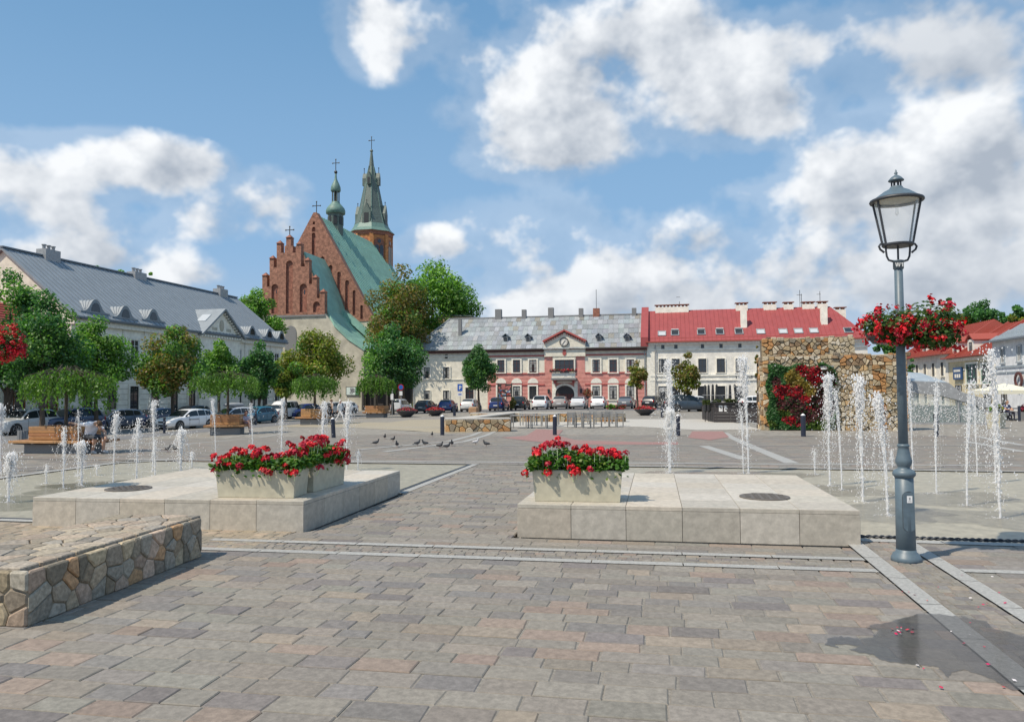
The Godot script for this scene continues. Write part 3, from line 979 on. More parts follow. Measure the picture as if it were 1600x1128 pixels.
	var rz := -5.5
	var el := xl - 0.5
	var rl: float = (on_z(703, 496, Z + rz).x + 17)
	var base := MB.new()
	base.quad(Vector3(el, ey, 0.5), Vector3(xr, ey, 0.5), Vector3(xr, ry, rz), Vector3(rl, ry, rz))
	base.tri(Vector3(el, ey, -11.5), Vector3(el, ey, 0.5), Vector3(rl, ry, rz))
	base.quad(Vector3(xr, ey, -11.5), Vector3(el, ey, -11.5), Vector3(rl, ry, rz), Vector3(xr, ry, rz))
	base.tri(Vector3(xr, ey, 0.5), Vector3(xr, ey, -11.5), Vector3(xr, ry, rz))
	var roof := part(o, "roof", base, M.copper_dark)
	var rows := 7
	var n := Vector3(0, 6.0, ry - ey).normalized()
	for r in rows:
		var t0 := float(r) / rows
		var t1 := float(r + 1.08) / rows
		var x := lerpf(el, rl, t0) - rf(0, 0.5)
		var lim := lerpf(el, rl, t0) + 0.1
		while x < xr:
			var w := rf(0.6, 0.78)
			var a := maxf(x, lim)
			var b := minf(x + w - 0.015, xr)
			x += w
			if b - a < 0.15: continue
			var up := n * (0.03 + rf(0, 0.03))
			var lift := n * 0.03
			var q0 := Vector3(0, lerpf(ey, ry, t0), lerpf(0.5, rz, t0)) + up + lift
			var q1 := Vector3(0, lerpf(ey, ry, minf(t1, 1)), lerpf(0.5, rz, minf(t1, 1))) + up
			var a1 := maxf(a, lerpf(el, rl, minf(t1, 1)) + 0.05)
			var mb := MB.new()
			var g := rf(0.23, 0.36)
			mb.col = Color(g * rf(0.88, 0.96), g * rf(0.98, 1.03), g * rf(1.02, 1.12)) if rng.randf() < 0.93 else Color(g * 0.8, g * 0.78, g * 0.7)
			mb.hexa([Vector3(a, q0.y, q0.z) - n * 0.05, Vector3(b, q0.y, q0.z) - n * 0.05, Vector3(b, q1.y, q1.z) - n * 0.05, Vector3(a1, q1.y, q1.z) - n * 0.05, Vector3(a, q0.y, q0.z), Vector3(b, q0.y, q0.z), Vector3(b, q1.y, q1.z), Vector3(a1, q1.y, q1.z)])
			part(roof, "slate", mb, M.slates)
	var hp := MB.new()
	hp.beam(Vector3(el, ey + 0.1, 0.5), Vector3(rl, ry + 0.1, rz), 0.3, 0.12)
	hp.beam(Vector3(rl, ry + 0.08, rz), Vector3(xr, ry + 0.08, rz), 0.35, 0.14)
	part(roof, "ridge_cap", hp, M.grey_metal)
	simple_box(o, "gutter", el, P.call(849, 545).x, ey - 0.02, ey + 0.14, 0.5, 0.66, M.frame_dark)
	simple_box(o, "gutter", P.call(916, 545).x, xr, ey - 0.02, ey + 0.14, 0.5, 0.66, M.frame_dark)
	var RP := func(px, py):  # a point of the front roof plane under that pixel
		var d := sight(px, py)
		var p0 := Vector3(-17, -0.95 + ey, Z + 0.5)
		var t := (p0 - EYE).dot(n) / d.dot(n)
		return EYE + d * t - o.position
	for k in [[790, 534], [825, 534], [936, 533.5], [980, 533.5]]:
		var q: Vector3 = RP.call(k[0], k[1])
		var dm := MB.new()
		dm.box(q + Vector3(0, 0.38, -0.45), Vector3(0.62, 0.76, 1.1))
		var dd := part(o, "dormer", dm, M.zinc)
		var dr := MB.new()
		for s in [-1, 1]: dr.beam(q + Vector3(s * 0.5, 0.66, -0.4), q + Vector3(0, 1.1, -0.4), 1.3, 0.06)
		part(dd, "dormer_roof", dr, M.zinc_seam)
		window(dd, q.x, q.y + 0.12, 0.42, 0.52, q.z + 0.11, M.frame_dark, 1, 1)
	for k in [[779, 483.5, 0.9, M.concrete], [819, 484, 0.6, M.concrete], [861, 481, 0.75, M.concrete], [908, 482, 0.6, M.concrete], [932, 482, 0.9, M.brick_dark], [991, 481.5, 0.6, M.concrete]]:
		var q := on_z(k[0], k[1], Z + rz) - o.position
		chimney(o, q, k[2], 0.7, 2.6, k[3])
	var st: Vector3 = RP.call(719, 524)
	chimney(o, st + Vector3(0, 2.2, 0), 0.45, 0.45, 3.4, M.concrete)
	for k in [[932, 482, 452], [749, 492, 478], [754, 492, 477]]:
		var q := on_z(k[0], k[1], Z + rz) - o.position
		var an := MB.new()
		an.tube([q, q + Vector3(0, rise(q + o.position, k[1], k[2]), 0)], 0.035, 5)
		part(o, "aerial", an, M.dark_metal)
	for px in [646.5, 1008]:
		var x: float = P.call(px, 600).x
		var dp := MB.new()
		dp.tube([Vector3(x, -0.4, 0.14), Vector3(x, ey - 0.3, 0.14)], 0.07, 6)
		part(o, "drainpipe", dp, M.grey_metal)

func make_red_roofed() -> void:
	var Z := -98.0
	var o := thing("red_roofed_building", "long cream building with bright red metal roof and skylights right of town hall", "building", Vector3(10, -0.4, Z))
	var P := func(px, py): var q := on_z(px, py, Z); return Vector2(q.x - 10, q.y + 0.4)
	var xl: float = P.call(1011.5, 600).x
	var xr := 14.2
	var ey: float = P.call(1100, 534).y
	simple_box(o, "wall", xl, xr, -0.8, ey, -11.5, 0, M.white_wall)
	for k in [[545.5, 0.1], [586, 0.12], [593.5, 0.1]]:
		var y: float = P.call(1100, k[0]).y
		simple_box(o, "string_course", xl + 0.4, xr, y - k[1], y + k[1], -0.2, 0.14, M.pale_wall)
	simple_box(o, "pilaster", xl, xl + 1.0, -0.8, ey - 0.02, -0.2, 0.1, M.white_trim)
	simple_box(o, "cornice", xl - 0.1, xr + 0.2, ey - 0.3, ey - 0.01, -0.5, 0.35, M.white_trim)
	for px in [1036, 1056.5, 1098, 1127, 1156.5, 1192, 1225, 1258, 1290]:
		var c: Vector2 = P.call(px, 546)
		window(o, c.x, c.y, 0.42, 0.72, 0, M.frame_dark, 1, 1, M.white_trim, 0.08, false)
		var a: Vector2 = P.call(px, 582)
		window(o, a.x, a.y, 1.0, 1.75, 0, M.frame_dark, 2, 2, M.white_trim, 0.1)
		var b: Vector2 = P.call(px, 628)
		window(o, b.x, b.y, 1.1, 2.0, 0, M.frame_dark, 1, 2, M.white_trim, 0.1)
	var lt: Vector2 = P.call(1170, 589.5)
	lettering(o, "Urząd Mi", 0.55, Vector3(lt.x, lt.y, 0.05), M.frame_dark)
	var ry := 12.9
	var rz := -5.5
	var rr: float = on_z(1297, 482, Z + rz).x - 10
	var n := Vector3(0, 6.0, ry - ey).normalized()
	var rf_ := MB.new()
	rf_.quad(Vector3(xl, ey, 0.5), Vector3(xr + 0.5, ey, 0.5), Vector3(rr, ry, rz), Vector3(xl, ry, rz))
	rf_.tri(Vector3(xr + 0.5, ey, 0.5), Vector3(xr + 0.5, ey, -12), Vector3(rr, ry, rz))
	rf_.quad(Vector3(xr + 0.5, ey, -12), Vector3(xl, ey, -12), Vector3(xl, ry, rz), Vector3(rr, ry, rz))
	var roof := part(o, "roof", rf_, M.red_roof)
	var seams := MB.new()
	var x := xl + 0.5
	while x < xr:
		var top := 1.0 if x < rr else (xr + 0.5 - x) / (xr + 0.5 - rr)
		seams.beam(Vector3(x, ey + 0.03, 0.5), Vector3(x, lerpf(ey, ry, top) + 0.03, lerpf(0.5, rz, top)), 0.03, 0.05)
		x += 0.55
	part(roof, "roof_seams", seams, M.red_roof, false, "stuff")
	simple_box(roof, "snow_guard", xl, xr, ey + 0.55, ey + 0.6, -0.25, -0.2, M.red_tiles)
	simple_box(o, "gutter", xl - 0.1, xr + 0.5, ey - 0.02, ey + 0.13, 0.5, 0.64, M.red_tiles)
	var fw := MB.new()
	var a0 := Vector3(xl - 0.25, ey - 0.5, 0.5)
	fw.hexa([a0 + Vector3(-0.5, 0, 0), a0 + Vector3(0.45, 0, 0), Vector3(xl + 0.2, ry - 0.5, rz - 0.3), Vector3(xl - 0.75, ry - 0.5, rz - 0.3), a0 + Vector3(-0.5, 1.2, 0), a0 + Vector3(0.45, 1.2, 0), Vector3(xl + 0.2, ry + 0.6, rz - 0.3), Vector3(xl - 0.75, ry + 0.6, rz - 0.3)])
	part(o, "firewall_parapet", fw, M.red_roof)
	var RP := func(px, py):
		var d := sight(px, py)
		var p0 := Vector3(10, -0.4 + ey, Z + 0.5)
		return EYE + d * ((p0 - EYE).dot(n) / d.dot(n)) - o.position
	var slope := Basis(Vector3.RIGHT, Vector3(0, ry - ey, -6.0).normalized(), n)
	for k in [[1034.5, 521.5, 1], [1055, 521, 0], [1096, 520, 0], [1125, 519.5, 0], [1155, 519, 0], [1189, 518.5, 1], [1224, 518, 1], [1248, 517.5, 1], [1272, 517, 1], [1326, 516.5, 2]]:
		var q: Vector3 = RP.call(k[0], k[1])
		var f := MB.new()
		var w := 0.95
		var h := 1.0
		for s in [-1, 1]:
			f.box(Vector3(s * w / 2, 0, 0.06), Vector3(0.1, h, 0.12))
			f.box(Vector3(0, s * h / 2, 0.06), Vector3(w + 0.1, 0.1, 0.115))
		var sk := part(roof, "skylight", f, M.grey_metal)
		sk.transform = Transform3D(slope, q)
		var p := MB.new()
		p.box(Vector3(0, 0, 0.04), Vector3(w - 0.1, h - 0.1, 0.03))
		part(sk, "pane", p, [M.pane, M.skylight_blind, M.pane][k[2]])
		if k[2] == 0:
			var v := MB.new()
			v.beam(Vector3(-w / 2, h / 2, 0.12), Vector3(-w / 2 + w, h / 2, 0.12), 0.5, 0.08)
			part(sk, "open_sash", v, M.frame_white)
	for k in [[1050, 480, 4.4], [1159, 477, 1.5], [1203, 476, 1.6], [1232, 476, 1.2], [1263, 475.5, 1.5], [1285, 475, 1.2]]:
		var q := on_z(k[0], k[1], Z + rz) - o.position
		chimney(o, q, k[2], 0.8, 2.0, M.pale_wall, M.brick_dark)
	for k in [[1162.5, 485, 509], [1288, 483, 504]]:
		var q: Vector3 = RP.call(k[0], k[2])
		chimney(o, q + Vector3(0, 1.95, 0), 0.75, 0.75, 2.6, M.pale_wall)
	var qr := on_z(1313, 484, Z - 8) - o.position
	chimney(o, qr, 1.3, 0.8, 3.0, M.pale_wall, M.brick_dark)
	for k in [[1250.5, 475, 453], [1253, 475, 459], [1282, 474, 455], [1062, 478, 471]]:
		var q := on_z(k[0], k[1], Z + rz) - o.position
		var an := MB.new()
		an.tube([q - Vector3(0, 1, 0), q + Vector3(0, rise(q + o.position, k[1], k[2]), 0)], 0.035, 5)
		an.tube([q + Vector3(-0.4, 1.2, 0), q + Vector3(0.1, 1.2, 0)], 0.03, 4)
		part(o, "aerial", an, M.dark_metal)
	var dx: float = P.call(1025, 600).x
	var dp := MB.new()
	dp.tube([Vector3(dx, -0.4, 0.2), Vector3(dx, ey - 0.3, 0.2)], 0.075, 6)
	part(o, "drainpipe", dp, M.grey_metal)

func make_left_building() -> void:
	var o := thing("long_grey_roofed_building", "long cream building with grey metal roof, eyebrow dormers and pediment at left", "building", Vector3(-46, -0.95, -50.8), PI / 2)
	var P := func(px, py): var q := on_x(px, py, -46); return Vector2(-50.8 - q.z, q.y + 0.95)
	var L := 33.4
	var ey := 8.95
	var ry := 14.45
	simple_box(o, "wall", 0, L, -0.5, ey, -13, 0, M.pale_wall)
	var gb := MB.new()
	var T := Transform3D(Basis(Vector3.UP, -PI / 2), Vector3.ZERO)
	gb.T = T
	gb.prism(PackedVector2Array([Vector2(0, ey), Vector2(-6.5, ry - 0.15), Vector2(-13, ey)]), -0.5, 0.0)
	part(o, "gable", gb, M.cream_wall)
	gb = MB.new()
	gb.T = T
	gb.prism(PackedVector2Array([Vector2(0, ey), Vector2(-6.5, ry - 0.15), Vector2(-13, ey)]), -L, -L + 0.5)
	part(o, "gable", gb, M.cream_wall)
	var rb := MB.new()
	for s in [0, 1]:
		var z0: float = 0.55 if s == 0 else -13.55
		rb.hexa([Vector3(-0.25, ey - 0.35, z0), Vector3(L + 0.25, ey - 0.35, z0), Vector3(L + 0.25, ry - 0.1, -6.5), Vector3(-0.25, ry - 0.1, -6.5), Vector3(-0.25, ey - 0.1, z0), Vector3(L + 0.25, ey - 0.1, z0), Vector3(L + 0.25, ry + 0.12, -6.5), Vector3(-0.25, ry + 0.12, -6.5)])
	var roof := part(o, "roof", rb, M.zinc)
	var seams := MB.new()
	for i in 57:
		var x := 0.15 + i * 0.585
		seams.beam(Vector3(x, ey - 0.09, 0.55), Vector3(x, ry + 0.13, -6.5), 0.03, 0.06)
	part(roof, "roof_seams", seams, M.zinc_seam, false, "stuff")
	var rc := MB.new()
	rc.beam(Vector3(-0.3, ry + 0.15, -6.5), Vector3(L + 0.3, ry + 0.15, -6.5), 0.4, 0.12)
	part(roof, "ridge_cap", rc, M.zinc_seam)
	var gt := MB.new()
	gt.beam(Vector3(-0.2, ey - 0.18, 0.6), Vector3(L + 0.2, ey - 0.18, 0.6), 0.16, 0.14)
	part(o, "gutter", gt, M.zinc_seam)
	simple_box(o, "cornice", -0.05, L + 0.05, ey - 0.75, ey - 0.3, -0.3, 0.32, M.white_trim)
	simple_box(o, "string_course", 0, L, 4.6, 4.85, -0.2, 0.12, M.white_trim)
	for i in 8: simple_box(o, "joint_line", 0, L, 0.7 + i * 0.47, 0.74 + i * 0.47, -0.1, 0.012, M.old_plaster)
	for i in 12:
		var x := 1.7 + i * 2.74
		window(o, x, 5.4, 1.05, 2.0, 0, M.frame_white, 2, 3, M.white_trim, 0.18)
		window(o, x, 0.9, 1.1, 2.4, 0, M.frame_dark, 2, 2, M.white_trim, 0.16)
		if i < 11: simple_box(o, "pilaster", x + 1.25, x + 1.5, 4.85, ey - 0.76, -0.1, 0.1, M.white_trim)
	# eyebrow dormers: swept humps in the metal roof
	var roof_z := func(y): return 0.55 - (y - ey + 0.1) / (ry + 0.22 - ey) * 7.05
	for px in [[145, 487], [192, 496], [236, 500], [391, 523], [418, 527], [437, 530]]:
		var d := sight(px[0], px[1])
		var nrm := Vector3(ry + 0.22 - ey, 7.05, 0).normalized()  # world: the roof leans back towards -x
		var p0 := Vector3(-46 + 0.55, ey - 0.1 - 0.95, 0)
		var w := EYE + d * ((p0 - EYE).dot(nrm) / d.dot(nrm))
		var cx := -50.8 - w.z
		var y0 := w.y + 0.95 - 0.1
		var z0: float = roof_z.call(y0) + 0.05
		var hump := MB.new()
		var rs := []
		for k in 2:
			var r := []
			for i in 21:
				var u := -1.6 + 3.2 * i / 20
				var hy := 1.05 * exp(-pow(absf(u) / 0.72, 2.6))
				var yy: float = y0 + hy + 0.04
				var zz: float = z0 if k == 0 else minf(roof_z.call(yy) - 0.15, z0)
				r.append(Vector3(cx + u, yy, zz))
			rs.append(r)
		hump.rings(rs, false)
		var front := PackedVector2Array()
		for i in 21:
			var u := -1.6 + 3.2 * i / 20
			front.append(Vector2(cx + u, y0 + 1.05 * exp(-pow(absf(u) / 0.72, 2.6)) + 0.06))
		front.append(Vector2(cx + 1.6, y0 - 0.05))
		front.append(Vector2(cx - 1.6, y0 - 0.05))
		hump.prism(front, z0 - 0.12, z0 + 0.06)
		var dm := part(o, "eyebrow_dormer", hump, M.zinc)
		for k in 3:
			var rib := MB.new()
			var t := (k + 0.9) / 4.0
			var path := []
			for i in range(4, 17):
				var u := -1.6 + 3.2 * i / 20
				var hy := 1.05 * exp(-pow(absf(u) / 0.72, 2.6))
				var zz: float = lerpf(z0, minf(roof_z.call(y0 + hy) - 0.1, z0), t)
				path.append(Vector3(cx + u, y0 + hy + 0.06, zz))
			rib.tube(path, 0.025, 4)
			part(dm, "dormer_seam", rib, M.zinc_seam)
		var win := MB.new()
		var wp := PackedVector2Array()
		for i in 11: wp.append(Vector2(cx + 0.48 * cos(PI * i / 10), y0 + 0.1 + 0.72 * sin(PI * i / 10)))
		win.prism(wp, z0 + 0.06, z0 + 0.09)
		part(dm, "dormer_window", win, M.pane)
	# pediment with its own small roof
	var a: Vector2 = P.call(305, 523)
	var b: Vector2 = P.call(372, 530)
	var c: Vector2 = P.call(342, 484)
	var mid := (a.x + b.x) / 2
	var top := c.y - 0.1
	var yb := ey - 0.5
	var pd := MB.new()
	pd.prism(PackedVector2Array([Vector2(a.x + 0.2, yb), Vector2(b.x - 0.2, yb), Vector2(mid, top - 0.2)]), -3, 0.42)
	part(o, "pediment", pd, M.pale_wall)
	simple_box(o, "bay_front", a.x + 0.2, b.x - 0.2, -0.4, yb, -0.3, 0.34, M.pale_wall)
	for s in [a.x - 0.1, b.x + 0.1]:
		var r := MB.new()
		r.beam(Vector3(s, yb + 0.1, -1.6), Vector3(mid, top + 0.1, -1.6), 5.0, 0.18)
		var pr := part(o, "pediment_roof", r, M.zinc)
		if s < mid:
			var sk := MB.new()
			var u := Vector3(mid - s, top - yb, 0).normalized()
			sk.T = Transform3D(Basis(Vector3(0, 0, 1), u, Vector3(0, 0, 1).cross(u)), Vector3(lerpf(s, mid, 0.6), lerpf(yb, top, 0.6) + 0.22, -0.6))
			sk.box(Vector3.ZERO, Vector3(1.0, 1.3, 0.12))
			part(pr, "skylight", sk, M.skylight_blind)
		for i in 12:
			var t := (i + 0.6) / 12.5
			var dn := MB.new()
			dn.box(Vector3(lerpf(s, mid, t), lerpf(yb, top, t) - 0.16, 0.55), Vector3(0.17, 0.18, 0.26))
			part(o, "dentil", dn, M.white_trim)
	for i in 16: simple_box(o, "dentil", lerpf(a.x, b.x, (i + 0.2) / 16), lerpf(a.x, b.x, (i + 0.7) / 16), yb - 0.1, yb + 0.1, 0.3, 0.66, M.white_trim)
	var em := MB.new()
	em.ball(Vector3(mid, yb + 1.25, 0.42), Vector3(0.42, 0.62, 0.12), 14, 8)
	part(o, "emblem", em, M.old_plaster, true)
	for k in [-1, 1]:  # worn numerals, four on each side of the emblem
		for i in 4:
			var nb := MB.new()
			nb.box(Vector3(mid + k * 1.25 + (i - 1.5) * 0.23, yb + 0.85, 0.44), Vector3(0.1, 0.3, 0.05))
			part(o, "numeral", nb, M.old_plaster)
	for k in [[75, 391, 1.6], [213, 426, 1.7], [344, 452, 1.6]]:
		var q := on_x(k[0], k[1], -52.5)
		var p := Vector3(-50.8 - q.z, q.y + 0.95, -6.5)
		chimney(o, p, k[2], 1.0, 1.8, M.grey_metal)
		var pots := MB.new()
		for i in 3: pots.lathe([Vector2(0.14, 0), Vector2(0.14, 0.35), Vector2(0.2, 0.35), Vector2(0.2, 0.42)], 8, p + Vector3(-0.5 + i * 0.5, 0, 0))
		part(o, "chimney_pots", pots, M.grey_metal)

func make_left_house() -> void:
	var o := thing("corner_house", "low house with faded red tile roof behind trees at the left edge", "house", Vector3(-46, -0.95, -32), PI / 2)
	simple_box(o, "wall", 0, 18.4, -0.5, 6.6, -10, 0, M.pale_wall)
	var rb := MB.new()
	for s in [0, 1]:
		var z0: float = 0.5 if s == 0 else -10.5
		rb.hexa([Vector3(-0.3, 6.4, z0), Vector3(18.5, 6.4, z0), Vector3(18.5, 9.6, -5), Vector3(-0.3, 9.6, -5), Vector3(-0.3, 6.65, z0), Vector3(18.5, 6.65, z0), Vector3(18.5, 9.85, -5), Vector3(-0.3, 9.85, -5)])
	var roof := part(o, "roof", rb, M.red_tiles)
	var rows := MB.new()
	for i in 14: rows.beam(Vector3(-0.3, 6.66 + i * 0.23, 0.5 - i * 0.393), Vector3(18.5, 6.66 + i * 0.23, 0.5 - i * 0.393), 0.08, 0.06)
	part(roof, "tile_courses", rows, M.red_tiles, false, "stuff")
	for i in 6:
		window(o, 1.6 + i * 3.0, 3.9, 1.0, 1.7, 0, M.frame_white, 2, 3, M.white_trim, 0.14)
		window(o, 1.6 + i * 3.0, 0.4, 1.9, 2.4, 0, M.frame_orange, 2, 1, M.white_trim, 0.1)

# ------------------------------------------------------------------ church
func arch_poly(x0: float, x1: float, y0: float, y1: float) -> PackedVector2Array:  # a round-headed opening
	var p := PackedVector2Array([Vector2(x1, y0)])
	var r := (x1 - x0) / 2
	for i in 9: p.append(Vector2((x0 + x1) / 2 + r * cos(PI * i / 8), y1 - r + r * sin(PI * i / 8)))
	p.append(Vector2(x0, y0))
	return p

func niche_wall(parent: Node, called: String, outline: PackedVector2Array, deep: float, niches: Array, m: Material) -> void:  # wall with real recesses
	var w := CSGPolygon3D.new()
	w.name = called
	w.polygon = outline
	w.depth = deep
	w.material = m
	parent.add_child(w, true)
	for n in niches:
		var c := CSGPolygon3D.new()
		c.name = "niche"
		c.operation = CSGShape3D.OPERATION_SUBTRACTION
		c.polygon = n
		c.depth = 0.35
		c.position = Vector3(0, 0, 0.05)
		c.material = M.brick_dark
		w.add_child(c, true)

func cross(parent: Node, p: Vector3, h: float, w: float) -> void:
	var mb := MB.new()
	mb.box(p + Vector3(0, h / 2, 0), Vector3(0.1, h, 0.1))
	mb.box(p + Vector3(0, h * 0.66, 0), Vector3(w, 0.1, 0.09))
	for s in [Vector3(-w / 2, h * 0.66, 0), Vector3(w / 2, h * 0.66, 0), Vector3(0, h, 0)]: mb.ball(p + s, Vector3.ONE * 0.13, 6, 4)
	part(parent, "cross", mb, M.dark_metal)

func make_church() -> void:
	var zn := -112.0
	var zc := -104.0
	var o := thing("church", "red brick gothic church with stepped gable, green copper roofs and slender ridge turret", "church", Vector3(-55.6, -0.95, zn))
	var N := func(x, y): var q := on_z(380 + x / 3.3175, 200 + y / 3.3175, zn); return Vector2(q.x + 55.6, q.y + 0.95)
	var C := func(x, y): var q := on_z(380 + x / 3.3175, 200 + y / 3.3175, zc); return Vector2(q.x + 55.6, q.y + 0.95)
	# the nave
	var apex: Vector2 = N.call(370, 437)
	var gr: Vector2 = N.call(685, 1000)
	var hw := gr.x - apex.x
	var nich := []
	for k in [[354, 373, 665, 542], [356, 373, 538, 512], [359, 371, 500, 484], [400, 421, 720, 666], [441, 461, 836, 710], [486, 505, 888, 744], [527, 547, 938, 788], [566, 581, 970, 840], [606, 619, 990, 918], [300, 318, 800, 700]]:
		var a: Vector2 = N.call(k[0], k[2])
		var b: Vector2 = N.call(k[1], k[3])
		nich.append(arch_poly(a.x, b.x, a.y, b.y))
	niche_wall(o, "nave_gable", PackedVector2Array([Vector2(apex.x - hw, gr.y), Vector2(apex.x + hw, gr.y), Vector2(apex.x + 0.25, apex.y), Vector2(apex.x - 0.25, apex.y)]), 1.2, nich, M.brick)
	var wl := MB.new()
	wl.box(Vector3(apex.x, gr.y / 2 - 0.5, -15), Vector3(2 * hw - 0.2, gr.y + 1, 29.8))
	part(o, "nave_wall", wl, M.old_plaster)
	var rf_ := MB.new()
	for s in [-1, 1]:
		rf_.hexa([Vector3(apex.x, apex.y - 0.75, -1.1), Vector3(apex.x + s * (hw + 0.8), gr.y - 1.6, -1.1), Vector3(apex.x + s * (hw + 0.8), gr.y - 1.6, -29), Vector3(apex.x, apex.y - 0.75, -29), Vector3(apex.x, apex.y - 0.25, -1.1), Vector3(apex.x + s * (hw + 0.8), gr.y - 1.1, -1.1), Vector3(apex.x + s * (hw + 0.8), gr.y - 1.1, -29), Vector3(apex.x, apex.y - 0.25, -29)])
	var roof := part(o, "nave_roof", rf_, M.verdigris)
	var sm := MB.new()
	for i in 32: sm.beam(Vector3(apex.x + 0.1, apex.y - 0.22, -1.6 - i * 0.85), Vector3(apex.x + hw + 0.8, gr.y - 1.07, -1.6 - i * 0.85), 0.05, 0.07)
	part(roof, "roof_seams", sm, M.verdigris, false, "stuff")
	cross(o, Vector3(apex.x, apex.y - 0.1, -0.6), 2.0, 1.3)
	# aisle wall and its roof band, right of the chapel
	var am := MB.new()
	var q0: Vector2 = N.call(425, 880)
	var q1: Vector2 = N.call(560, 985)
	var q2: Vector2 = N.call(672, 1085)
	am.prism(PackedVector2Array([Vector2(q0.x, -0.5), Vector2(q2.x + 0.2, -0.5), Vector2(q2.x + 0.2, q2.y), q1, q0]), 0.05, 0.6)
	var aw := part(o, "aisle_wall", am, M.old_plaster)
	var gb := MB.new()
	for k in [[q0, q1], [q1, q2]]: gb.beam(Vector3(k[0].x, k[0].y, 0.5), Vector3(k[1].x, k[1].y, 0.5), 1.6, 0.85)
	part(aw, "aisle_roof", gb, M.verdigris)
	var wq: Vector2 = N.call(568, 1055)
	window(aw, wq.x, wq.y, 0.35, 0.8, 0.6, M.frame_dark, 1, 1)
	# the chapel with its stepped gable
	var steps := [[97, 970], [97, 765], [121, 765], [121, 822], [135, 822], [135, 676], [157, 676], [157, 722], [172, 722], [172, 598], [195, 598], [195, 646], [213, 646], [213, 610], [221, 610], [221, 568], [246, 568], [246, 610], [256, 610], [256, 646], [275, 646], [275, 602], [298, 602], [298, 718], [318, 718], [318, 686], [340, 686], [340, 808], [358, 808], [358, 776], [380, 776], [380, 882], [398, 882], [398, 850], [421, 850], [421, 970]]
	var ol := PackedVector2Array()
	for s in steps: ol.append(C.call(s[0], s[1]))
	var cn := []
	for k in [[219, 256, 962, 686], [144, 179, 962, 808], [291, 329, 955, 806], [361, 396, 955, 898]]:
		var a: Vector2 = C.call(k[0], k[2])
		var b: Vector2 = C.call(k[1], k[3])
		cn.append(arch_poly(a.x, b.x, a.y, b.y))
	var ch := Node3D.new()
	ch.name = "chapel"
	ch.position = Vector3(0, 0, zc - zn)
	o.add_child(ch)
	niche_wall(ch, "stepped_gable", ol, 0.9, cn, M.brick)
	for s in [[97, 121, 765], [135, 157, 676], [172, 195, 598], [221, 246, 568], [275, 298, 602], [318, 340, 686], [358, 380, 776], [398, 421, 850]]:
		var a: Vector2 = C.call(s[0] - 2, s[2])
		var b: Vector2 = C.call(s[1] + 2, s[2])
		var cp := MB.new()
		var z := -0.45
		var y := a.y
		var ap := Vector3((a.x + b.x) / 2, y + 0.55, z)
		var r := [Vector3(a.x, y, z + 0.6), Vector3(b.x, y, z + 0.6), Vector3(b.x, y, z - 0.6), Vector3(a.x, y, z - 0.6)]
		for i in 4: cp.tri(r[i], r[(i + 1) % 4], ap)
		cp.quad(r[3], r[2], r[1], r[0])
		part(ch, "pinnacle_cap", cp, M.brick_dark)
	for k in [[163, 167, 856, 838], [309, 315, 860, 838]]:
		var a: Vector2 = C.call(k[0], k[2])
		var b: Vector2 = C.call(k[1], k[3])
		simple_box(ch, "slit_window", a.x, b.x, a.y, b.y, -0.4, -0.27, M.pane)
	var cr: Vector2 = C.call(232, 562)
	cross(ch, Vector3(cr.x, cr.y + 0.1, -0.45), 1.5, 1.3)
	# plastered front below, spreading to the right under the swept roof
	var curve := [[421, 962], [470, 1022], [540, 1090], [600, 1130], [624, 1152]]
	var fp := PackedVector2Array([C.call(60, 1500), C.call(624, 1500)])
	for i in range(curve.size() - 1, -1, -1): fp.append(C.call(curve[i][0], curve[i][1]))
	fp.append(C.call(97, 968))
	fp.append(C.call(90, 985))
	fp.append(C.call(60, 1100))
	var fm := MB.new()
	fm.prism(fp, -8, -0.02)
	part(ch, "chapel_front", fm, M.old_plaster)
	simple_box(ch, "cornice", C.call(93, 968).x, C.call(424, 968).x, C.call(421, 975).y, C.call(421, 966).y, -0.4, 0.15, M.concrete)
	var prof := [[300, 640], [330, 700], [365, 790], [395, 870], [424, 955], [474, 1018], [544, 1086], [604, 1127], [632, 1146]]
	var up := MB.new()
	var rr := []
	for z in [-8.2, -0.1 + 0.25]:
		var r := []
		for p in prof:
			var q: Vector2 = C.call(p[0], p[1])
			r.append(Vector3(q.x, q.y + 0.15, z if p[0] > 430 or z < -1 else -0.9))
		rr.append(r)
	up.rings(rr, false)
	var rr2 := []
	for k in 2:
		var r := []
		for p in rr[k]: r.append(p - Vector3(0.1, 0.4, 0))
		rr2.append(r)
	up.rings(rr2, false)
	up.rings([rr[1], rr2[1]], false)
	part(ch, "swept_roof", up, M.verdigris)
	var door: Vector2 = C.call(245, 1100)
	var lan := MB.new()
	lan.prism(arch_poly(door.x - 0.9, door.x + 0.9, door.y - 3.2, door.y + 2.2), -0.02, 0.06)
	part(ch, "blind_arch", lan, M.concrete)
	# ridge turret
	var t := on_x(524, 360, -55.6)
	var fl := Node3D.new()
	fl.name = "ridge_turret"
	fl.position = Vector3(0, 0, t.z - zn)
	o.add_child(fl)
	var Y := func(y): return on_z(524, 200 + y / 3.3175, t.z).y + 0.95
	var s0 := 0.0332
	var base := MB.new()
	base.lathe([Vector2(41 * s0, Y.call(640)), Vector2(41 * s0, Y.call(452)), Vector2(47 * s0, Y.call(445))], 8)
	part(fl, "turret_base", base, M.copper_dark)
	for i in 8:
		var a := TAU * (i + 0.5) / 8
		var wn := MB.new()
		wn.T = Transform3D(Basis(Vector3.UP, a), Vector3(sin(a), 0, cos(a)) * (38.5 * s0))
		wn.prism(arch_poly(-0.3, 0.3, Y.call(505), Y.call(460)), 0, 0.06)
		part(fl, "turret_window", wn, M.dark_metal)
	var bell := MB.new()
